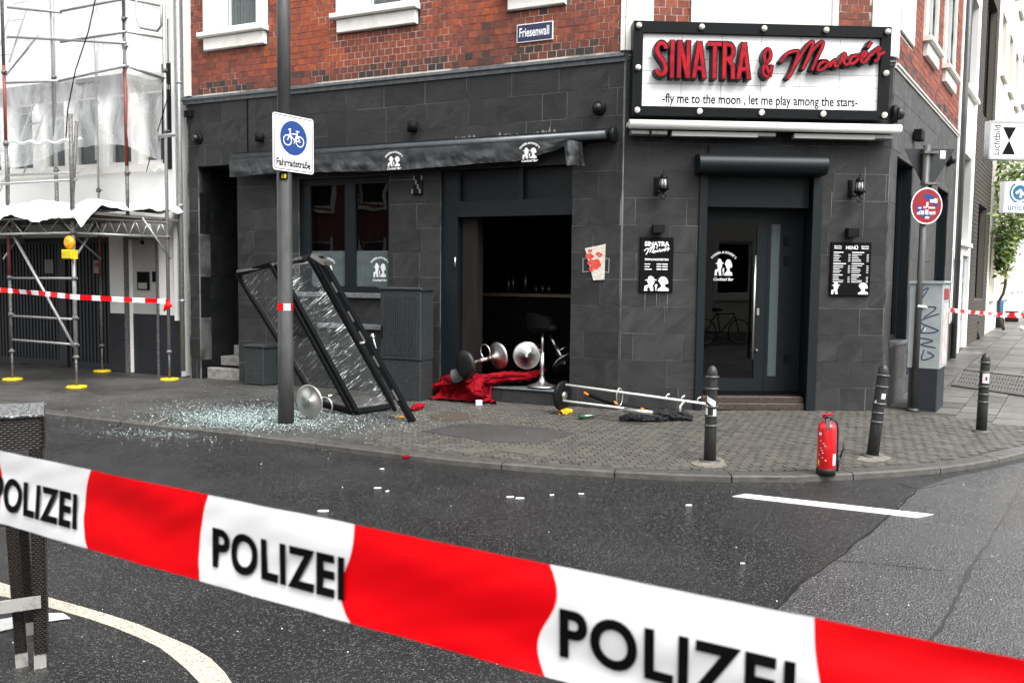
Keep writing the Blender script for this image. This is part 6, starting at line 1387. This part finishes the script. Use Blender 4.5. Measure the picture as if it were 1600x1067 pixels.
stool(L.P(L.px(846, 594, -.06)[0], .22, -.08), V((0, 0, 1)), 'upright bar stool standing in the broken window opening', .72, ring=False, smat=M['near_black'])
stool(L.P(L.px(879, 575, -.4)[0], .5, -.5), V((-.35, .5, .6)), 'dim bar stool leaning in the dark right end of the opening', .5, smat=M['near_black'])

# red cloth heaps
def crumple(path, rad, seed, name, matr, label, seg=40, k=70, amp=.42, cat='cloth', flatten=.75, ground=True):
    mb = MB(); P_ = [V(p) for p in path]; D = [0]
    for i in range(1, len(P_)): D.append(D[-1]+(P_[i]-P_[i-1]).length)
    def pt(t):
        t *= D[-1]; i = 0
        while i < len(D)-2 and D[i+1] < t: i += 1
        return P_[i].lerp(P_[i+1], (t-D[i])/(D[i+1]-D[i])), i
    def fn(u, v):
        c, i = pt(v); d = (pt(min(1, v+.02))[0]-pt(max(0, v-.02))[0]).normalized(); sx = d.cross(V((0, 0, 1))).normalized(); uz = sx.cross(d); a = 2*math.pi*u
        r_ = np.interp(v, np.linspace(0, 1, len(rad)), rad); sh = V((math.cos(a)*1.6, math.sin(a)*1.6, v*6+seed))
        rr = r_*(1+amp*(noise.noise(sh)+.65*abs(noise.noise(sh*2.3+V((0, 0, v*3))))*1.4-.3)+.30*(abs(noise.noise(sh*3.1+V((5, 1, 0))))-.2)+.22*(abs(math.sin(3.5*a+11*v+5*noise.noise(sh)))-.5)+.12*noise.noise(sh*7))
        p = c+sx*math.cos(a)*rr+uz*math.sin(a)*rr*flatten
        return p
    mb.grid(fn, seg, k); vs = mb.v
    return solo(name, mb, matr, label, cat)
zS = .2
rp = [G(680, 618)+V((0, .1, .06)), G(700, 622)+V((0, .15, .16)), AT(722, 598, 11.6), AT(752, 596, 11.5), AT(790, 588, 11.5), AT(825, 588, 11.55), AT(852, 578, 11.8)]
crumple(rp, [.05, .20, .18, .12, .11, .08, .02], 3, 'red_cloth', M['cloth_red'], 'crumpled crimson cloth heaped over the window threshold', seg=56, k=120, flatten=.62)
def drape(u, v):
    sa_, sb_ = L.px(690, 600, .1)[0], L.px(772, 600, .1)[0]; s_ = sa_+(sb_-sa_)*u+.10*(v-.5)*(u-.5)
    pth = [(-.12, .29), (.03, .27), (.125, .235), (.15, .16), (.17, .08), (.24, .03), (.36, .014)]; k = min(v*6, 5.999); i = int(k); f = k-i
    n_, z_ = [pth[i][q]*(1-f)+pth[i+1][q]*f for q in (0, 1)]; fo = abs(math.sin(u*17+2.2*noise.noise(V((u*3, v*2, 1)))+v))*.05*(.35+v)+.02*noise.noise(V((u*16, v*5, 3)))
    return L.P(s_+.03*noise.noise(V((v*3, u*6, 8)))*v, z_+fo*.55*(1-.3*v), n_+fo+.05*noise.noise(V((u*4, 2, 2)))*v)
mb = MB(); mb.grid(drape, 90, 40); solo('red_cloth', mb, M['cloth_red'], 'crimson drape folded over the front edge of the threshold', 'cloth')
crumple([AT(750, 596, 11.4), AT(742, 604, 11.2), AT(744, 615, 11.15), G(760, 626)+V((0, 0, .02)), G(772, 632)+V((0, 0, .02))], [.07, .075, .06, .045, .03], 8, 'red_cloth', M['cloth_red'], 'tail of crimson cloth hanging down the step to the pavement', seg=40, k=60)
crumple([G(643, 643)+V((0, 0, .02)), G(662, 636)+V((0, 0, .04))], [.02, .05, .04, .02], 5, 'red_cloth', M['cloth_red'], 'small red scrap lying between the cabinet and the leaning frame', seg=24, k=16)
crumple([G(876, 648)+V((0, 0, .02)), G(892, 645)+V((0, 0, .03))], [.03, .05, .03], 15, 'yellow_cloth', mat('yellow_rag', (.75, .38, .01), .8), 'bright yellow rag below the black disc', seg=24, k=16)
crumple([G(622, 653)+V((0, 0, .015)), G(632, 655)+V((0, 0, .015))], [.01, .022, .012], 2, 'yellow_scrap', mat('ochre_scrap', (.5, .25, .02), .8), 'tiny ochre scrap beside the foot of the leaning frame', seg=12, k=8, cat='litter')
mb = MB(); q = G(904, 655)+V((0, 0, .03)); mb.tube([q, q+V((.1, .02, 0)), q+V((.15, .03, .01)), q+V((.21, .03, .01))], [.032, .034, .02, .014], 12); solo('green_bottle', mb, M['green_glass'], 'dark green bottle lying on the paving below the fallen poles', 'bottle')
q = G(749, 634); mb = MB(); mb.rbox(Fr(q, (.95, .3, 0)), -.04, .04, 0, .07, -.05, .0, .005); solo('white_carton', mb, M['label_white'], 'small white carton at the foot of the red cloth', 'carton')
mb = MB(); q = G(628, 717); mb.tube([q+V((0, 0, .01)), q+V((.04, .01, .015)), q+V((.07, .02, .01))], [.012, .02, .01], 7); solo('red_scrap', mb, M['cloth_red'], 'tiny red scrap in the gutter of the road', 'litter')
mb = MB(); q = G(240, 664, 0); q1 = G(262, 655); mb.bar(q+V((0, 0, .012)), q1+V((0, 0, .02)), .015, .012); solo('metal_strip', mb, M['alu'], 'thin pale metal strip lying across the kerb on the left', 'litter')
# fallen coat stand
d0 = AT(880, 618, 10.45); e1, e2 = AT(1112, 632, 9.3), AT(1062, 646, 9.85)
t = thing('fallen_coat_stand', G(880, 642), 'toppled coat stand with black disc base and two white poles', 'coat stand')
ax = (e1-AT(884, 601, 10.45)).normalized(); mb = MB(); mb.lathe(d0, ax, [(.01, -.03), (.175, -.028), (.182, -.015), (.182, .0), (.16, .01), (.01, .012)], 32); part(t, 'base_disc', mb, M['black_paint'])
mb = MB(); mb.lathe(d0+ax*.012, ax, [(.055, 0), (.05, .02), (.02, .025)], 18); part(t, 'hub', mb, M['chrome'])
for p, q_ in ((AT(884, 601, 10.40), e1), (AT(880, 626, 10.35), AT(1010, 642, 9.72))): mb = MB(); mb.tube([p, q_], .013, 10); part(t, 'pole', mb, M['white_frame'])
mb = MB(); mb.tube([AT(975, 640, 9.82), AT(1020, 645, 9.68)], .028, 12); part(t, 'sleeve', mb, M['chrome'])
for x, y, Y in ((968, 620, 9.98),): c = AT(x, y, Y); mb = MB(); mb.tube([c+V((.03*math.cos(a)*1.3+.0, .03*math.cos(a), .10*math.sin(a))) for a in np.linspace(0, 2*math.pi, 21)[:-1]], .007, 6, closed=True); part(t, 'ring', mb, M['chrome'])
for x, y in ((1041, 617), (1065, 620), (1090, 622)): c = AT(x, y, 9.5); mb = MB(); mb.tube([c+V((0, 0, -.06)), c+V((0, 0, -.01)), c+V((.015, 0, .005)), c+V((.035, 0, .012))], [.003, .005, .008, .008], 6); part(t, 'hook', mb, M['white_frame'])
c = AT(1064, 643, 9.6); mb = MB(); mb.tube([c+V((-.01, 0, 0)), c+V((-.01, 0, .06)), c+V((.02, 0, .1)), c+V((.05, 0, .125))], [.012, .014, .010, .006], 8); part(t, 'hook', mb, M['white_frame'])
crumple([G(968, 657)+V((0, 0, .02)), G(1010, 658)+V((0, .03, .04)), G(1050, 657)+V((0, .05, .05)), G(1083, 658)+V((0, .02, .03))], [.04, .08, .115, .10, .04], 31, 'black_umbrella', M['cloth_black'], 'crumpled folded black parasol cloth on the paving by the bollard', seg=48, k=70, amp=.35, cat='umbrella', flatten=.85)
mb = MB(); mb.tube([AT(920, 617, 10.3), AT(945, 625, 10.25), AT(1000, 640, 10.2)], [.02, .032, .03], 8); bg_ = solo('black_umbrella', mb, M['black_matt'], 'rolled black umbrella lying between the two white poles', 'umbrella')
mb = MB(); mb.tube([AT(912, 613, 10.3), AT(921, 618, 10.3)], .014, 8); part(bg_, 'tip', mb, M['orange']); mb = MB(); mb.tube([AT(960, 627, 10.17), AT(963, 632, 10.15)], .012, 6); mb.tube([AT(1001, 638, 9.95), AT(1006, 640, 9.95)], .014, 6); part(bg_, 'clip', mb, M['orange'])

# glass shards
rs = random.Random(77)
def shards(name, label, n, fn, m_, smin, smax):
    mb = MB()
    for k in range(n):
        p = fn()
        if p is None: continue
        r_ = smin*(smax/smin)**(rs.random()**1.6); a = rs.uniform(0, 6.28); tl = V((rs.gauss(0, .35), rs.gauss(0, .35), 1)).normalized(); x = tl.cross(V((math.cos(a), math.sin(a), 0))).normalized(); y = tl.cross(x); k_ = rs.choice((3, 4, 4, 5)); c = p+V((0, 0, r_*.5+.003))
        vs = [c+(x*math.cos(2*math.pi*i/k_+rs.uniform(-.4, .4))+y*math.sin(2*math.pi*i/k_))*r_*rs.uniform(.6, 1.2) for i in range(k_)]
        mb.add(vs+[v-tl*r_*.4 for v in vs], [tuple(range(k_)), tuple(range(2*k_-1, k_-1, -1))]+[(i, i+k_, (i+1) % k_+k_, (i+1) % k_) for i in range(k_)])
    solo(name, mb, m_, label, 'broken glass', kind='stuff')
def onroad(p):
    k = min(range(len(KL)), key=lambda q: (KL[q]-p.to_2d()).length); k = max(1, min(len(KL)-2, k)); d = (KL[k+1]-KL[k-1]).normalized(); j = KL[k]
    return d.x*(p.y-j.y)-d.y*(p.x-j.x) < 0
def g_main(cx, cy, sx, sy):
    def f():
        x, y = rs.gauss(cx, sx), rs.gauss(cy, sy)
        if y < 590 or x > 1590 or x < -40: return None
        p = G(x, y)
        if onroad(p): p = G(x, y, ZR)
        elif not ((p-A).dot(L.n) > .03): return None
        return p
    return f
shards('glass_shards', 'dense field of broken glass at the foot of the lamp post', 7000, g_main(395, 651, 72, 10), M['shard2'], .0025, .009)
shards('glass_shards', 'clear broken glass around the lamp post', 3000, g_main(395, 652, 90, 13), M['shard'], .004, .016)
shards('glass_splinters', 'thinner scatter of broken glass along the kerb and pavement', 1500, g_main(400, 645, 200, 26), M['shard2'], .002, .007)
shards('frame_glass', 'broken glass scattered under the leaning frame and across the pavers', 1500, g_main(525, 655, 85, 13), M['shard2'], .002, .009)
shards('gutter_glass', 'broken glass washed along the gutter', 900, g_main(275, 675, 75, 6), M['shard2'], .002, .008)
def unif(x0, x1, y0, y1):
    return lambda: (lambda p: (G(*p, ZR) if onroad(G(*p)) else (G(*p) if (G(*p)-A).dot(F.n if p[0] > 970 else L.n) > .03 else None)))((rs.uniform(x0, x1), rs.uniform(y0, y1)))
shards('street_litter', 'small pale chips scattered over road and paving', 420, unif(0, 1560, 640, 1060), M['shard2'], .0015, .006)
SCR = ['leftmost of the pair in the middle of the road', 'right one of the pair in the middle of the road', 'left of three below the orange stains of the paving', 'beside another one in the middle of the road', 'below the pale paving slabs', 'right of the pale slabs, near the kerb', 'nearest the white road line', 'touching the upper edge of the police tape', 'closest to the kerb in front of the leaning frame', 'below the white road line near the seam', 'left one of two below the tape in the middle', 'second one of two below the tape']
for k, (x, y, r_, a) in enumerate(((590, 763, .03, .2), (605, 768, .02, 1), (797, 777, .03, .1), (812, 779, .035, .1), (862, 774, .02, .6), (908, 772, .022, 0), (1076, 790, .025, .2), (505, 799, .04, 0), (597, 733, .02, 0), (1160, 881, .014, 0), (655, 862, .02, .3), (590, 869, .016, .2))):
    q = G(x, y, ZR); mb = MB(); f_ = Fr(q, (math.cos(a), math.sin(a), 0), (-math.sin(a), math.cos(a), 0)); mb.poly(f_, [(-r_, -.3*r_), (-.3*r_, -.5*r_), (r_, -.25*r_), (.9*r_, .35*r_), (-.1*r_, .5*r_), (-.8*r_, .3*r_)], .002, .008)
    solo('paper_scrap', mb, M['label_white'], 'white scrap on the asphalt, '+SCR[k], 'litter', 'white scraps on the road')

# ================================================================= FOREGROUND
# rattan bar table and stool
TX, TY = G(71, 1043, ZR).x, G(71, 1043, ZR).y
def weave(mb, fr_, s0, s1, z0, z1, n, cw=.026, ch=.0095):
    r_ = 0; z = z0
    while z < z1-ch*.5:
        s = s0-(cw/2 if r_ % 2 else 0)
        while s < s1:
            a, b = max(s, s0), min(s+cw, s1)
            if b-a > .006:
                m_ = (a+b)/2; zt_ = min(z+ch*.94, z1); P = fr_.P
                mb.add([P(a, z+.001, n), P(m_, z, n+.005), P(b, z+.001, n), P(b, zt_, n), P(m_, zt_, n+.005), P(a, zt_, n), P(m_, (z+zt_)/2, n+.0075), P(a, (z+zt_)/2, n+.001), P(b, (z+zt_)/2, n+.001)], [(0, 1, 6, 7), (1, 2, 8, 6), (7, 6, 4, 5), (6, 8, 3, 4)])
            s += cw
        z += ch; r_ += 1
tfr = Fr((TX, TY, ZR), (math.cos(R(28)), math.sin(R(28)), 0)); zT = 1.03-ZR+.0
tb = thing('rattan_bar_table', (TX-.35, TY+.35, ZR), 'dark rattan bar table with glass top at the left edge', 'table')
lw = .052; TW = .75; TD = .36
z_top = 1.6-(648-430)*TY/FP-ZR
za0 = 1.6-(704-430)*TY/FP-ZR
mb = MB(); mb.fbox(tfr, -TW, .012, za0, z_top-.012, -TD, -.006); wv = MB(); weave(wv, tfr, -TW, .012, za0, z_top-.012, -.004); sfr = Fr(tfr.P(.012, 0, 0), -tfr.n); weave(wv, sfr, 0, TD, za0, z_top-.012, .002)
fp_ = part(tb, 'apron', mb, M['rattan']); part(fp_, 'weave', wv, M['rattan'], kind='stuff')
mb = MB(); mb.rbox(Fr(tfr.P(0, z_top-.01, 0), tfr.us, -tfr.n), -TW-.01, .02, -.015, TD+.01, 0.002, .011, .002); part(tb, 'glass_top', mb, mat('wet_table_glass', (.05, .058, .058), .1, c2=(.4, .42, .42), scale=70, contrast=(.5, .62), spec=1, bump=.3, bscale=90))
for (ls, ln_) in ((0, 0), (-TW+lw, 0), (0, -TD+lw), (-TW+lw, -TD+lw)):
    mb = MB(); mb.fbox(tfr, ls-lw+.012, ls+.006, .06, za0, ln_-lw, ln_-.006); lg = part(tb, 'leg', mb, M['rattan']); wv = MB(); weave(wv, tfr, ls-lw+.012, ls+.008, .06, za0, ln_-.005, .016, .0095); wv2 = Fr(tfr.P(ls+.008, 0, ln_), -tfr.n); weave(wv, wv2, 0, lw, .06, za0, 0, .016, .0095); part(lg, 'weave', wv, M['rattan'], kind='stuff')
    mb = MB(); mb.fbox(tfr, ls-lw+.010, ls+.004, 0, .06, ln_-lw, ln_-.004); part(lg, 'foot_cap', mb, M['alu'])
zf_ = 1.6-(950-430)*TY/FP-ZR
mb = MB(); mb.fbox(tfr, -TW+.02, -.01, zf_-.02, zf_+.028, .001, .022); part(tb, 'footrest', mb, M['alu'])
st_ = thing('rattan_bar_stool', (TX-.3, TY+.05, ZR), 'rattan bar stool pushed under the glass topped table', 'bar stool')
zs_ = 1.6-(824-430)*(TY+.03)/FP-ZR
q = G(33, 1043, ZR); sfr_ = Fr((q.x-.02, q.y, ZR), (math.cos(R(24)), math.sin(R(24)), 0)); SWd = .40
mb = MB(); mb.fbox(sfr_, -SWd, -.02, zs_, zs_+.07, -SWd, -.0); sp_0 = part(st_, 'seat', mb, M['rattan']); wv = MB(); weave(wv, sfr_, -SWd, -.02, zs_, zs_+.07, .0); part(sp_0, 'weave', wv, M['rattan'], kind='stuff')
for (ls, ln_, lx) in ((0, 0, .05), (-SWd+.03, 0, -.03), (0, -SWd+.04, .05), (-SWd+.03, -SWd+.04, -.03)):
    mb = MB(); p0 = sfr_.P(ls+lx-.03, 0, ln_-.02); p1 = sfr_.P(ls-.004, zs_+.02, ln_-.02); mb.bar(p1, p0.lerp(p1, .08), .045, .045, up=tfr.n); lg = part(st_, 'leg', mb, M['rattan'])
    dd_ = (p1-p0); lfr = Fr(p0-tfr.us*.0225+tfr.n*.0228, tfr.us, dd_); lfr.n = tfr.n; wv = MB(); weave(wv, lfr, 0, .045, .06, dd_.length, 0, .015, .0095); part(lg, 'weave', wv, M['rattan'], kind='stuff')
    mb = MB(); mb.bar(p0+dd_.normalized()*.06, p0, .047, .047, up=tfr.n); part(lg, 'foot_cap', mb, M['alu'])
zf2 = 1.6-(941-430)*(TY+.1)/FP-ZR
mb = MB(); mb.fbox(sfr_, -SWd, .0, zf2-.02, zf2+.01, -.03, .012); part(st_, 'footrest', mb, M['alu'])

# police tape close to the camera
Tz = lambda x: FP*.078*.97/(115+.0725*x)
pa_, pb_ = (lambda x: AT(x, 760.5+.2722*x*0+ (703+818)/2-760.5 + (0)*x, Tz(x)))(0), None
top = lambda x: 703+.1995*x if x < 850 else 873+.2105*(x-850)
def mid(x): return top(x)+(115+.0725*x)/2
m0, m1 = AT(0, mid(0), Tz(0)), AT(1300, mid(1300), Tz(1300))
u0, u1 = AT(0, top(0), Tz(0)), AT(0, top(0)+115, Tz(0))
upv = (u0-u1); d_ = (m1-m0).normalized(); upv = (V((0, 0, 1))-d_*d_.z).normalized(); tf = Fr(m0, d_, upv)
TWd = .078
def tz(s): return .004*math.sin(s*3)
def twr(s, v): return tz(s)+.0012*math.sin(v*7+s*5)+.0022*noise.noise(V((s*9+v*1.5, v*1.2, 1)))+.0009*noise.noise(V((s*30-v*4, v*3, 7)))
b_s = lambda x: tf.px(x, mid(x))[0]
bounds = [(-400, -2, 0), (-2, 143, 1), (143, 325, 0), (325, 556, 1), (556, 853, 0), (853, 1268, 1), (1268, 2100, 0)]
tp = thing('police_tape', m0, 'red and white police barrier tape stretched close across the foreground', 'barrier tape')
edge = {-2: 0, 143: -1, 325: -1, 556: -1, 853: 1, 1268: 1}
def wav(v, x): # wavy boundary between the red and white fields
    if x in (-400, 2100): return 0
    t_ = (v-.5)*2
    return {143: lambda t: (-.010*(1-t*t)+.004*t)*1.0, 325: lambda t: .006*t+-.006*(1-t*t)*1.0, 556: lambda t: -.0085*(1-t*t)+.006*math.sin(t*3), 853: lambda t: .0075*math.sin(t*3.1)+.003, 1268: lambda t: .006*(1-t*t)+.003*math.sin(-t*3), -2: lambda t: .004*(1-t*t)}[x](t_)
ta = {0: MB(), 1: MB()}
for a_x, b_x, m_ in bounds:
    sa_, sb_ = b_s(a_x) if a_x > -400 else b_s(0)-.35, b_s(b_x) if b_x < 2100 else b_s(1268)+.5
    nu, nv = 60, 16
    tm_ = MB(); tm_.grid(lambda u, v: (lambda s0_, s1_: tf.P(s0_+(s1_-s0_)*u, (v-.5)*TWd, twr(s0_+(s1_-s0_)*u, v)))(sa_+wav(v, a_x), sb_+wav(v, b_x)), nu, nv); part(tp, ('red_field', 'white_field')[m_], tm_, M[('tape_red', 'tape_white')[m_]])
mb = MB()
for x0, x1, z_ in ((-10, 124, -.014), (340, 545, -.014), (880, 1245, -.014)):
    s0_, s1_ = b_s(x0), b_s(x1); t_ = fit_text(tf, 'POLIZEI', s0_, s1_, -.0212, .0016, .0465, bold=.0013, track=1.1)
    for i in range(len(t_.v)):
        v = V(t_.v[i]); s_ = (v-tf.o).dot(tf.us); t_.v[i] = tuple(v+tf.n*(twr(s_, (v-tf.o).dot(tf.uz)/TWd+.5)))
    part(tp, 'lettering', t_, M['print_black'])
# two bicycles on the near pavement (mirrored in the bar door)
def bicycle(loc, rz, label):
    t = thing('bicycle', (0, 0, 0), label, 'bicycle', 'bicycles parked opposite the bar'); fr_ = Fr((0, 0, 0), (1, 0, 0))
    for cx_ in (-.52, .52):
        mb = MB(); c = V((cx_, 0, .34)); mb.tube([c+V((.33*math.cos(a), 0, .33*math.sin(a))) for a in np.linspace(0, 2*math.pi, 33)[:-1]], .016, 8, closed=True); wl_ = part(t, 'wheel', mb, M['black_rubber']); mb = MB(); mb.tube([c+V((.305*math.cos(a), 0, .305*math.sin(a))) for a in np.linspace(0, 2*math.pi, 33)[:-1]], .009, 6, closed=True)
        for k in range(18): a = k*math.pi/9; mb.tube([c, c+V((.305*math.cos(a), 0, .305*math.sin(a)))], .002, 4)
        part(wl_, 'rim', mb, M['chrome'])
    P = lambda x, z, y=0: V((x, y, z)); mb = MB()
    for a, b in (((-.52, .34), (-.15, .85)), ((-.52, .34), (-.05, .32)), ((-.15, .85), (-.05, .32)), ((-.12, .8), (.34, .82)), ((-.05, .32), (.36, .75)), ((.34, .85), (.52, .34))): mb.tube([P(*a), P(*b)], .015, 8)
    part(t, 'frame', mb, M['black_paint']); mb = MB(); mb.tube([P(.33, .82), P(.32, 1.0)], .012, 8); mb.tube([P(.25, 1.02, -.28), P(.34, 1.0, -.15), P(.34, 1.0, .15), P(.25, 1.02, .28)], .012, 8); part(t, 'handlebar', mb, M['chrome']); mb = MB(); mb.tube([P(-.28, .93), P(-.12, .94), P(.0, .92)], [.07, .05, .02], 10); part(t, 'saddle', mb, M['black_rubber'])
    t.location = loc; t.rotation_euler = (0, 0, rz); return t
bicycle((5.45, -.6, ZR), R(8), 'bicycle parked across the street, left one in the door reflection'); bicycle((6.75, -.3, ZR), R(-14), 'bicycle parked across the street, right one in the door reflection')
print('objects', len(bpy.data.objects), 'setts', len(cand), 'slabs', sn)
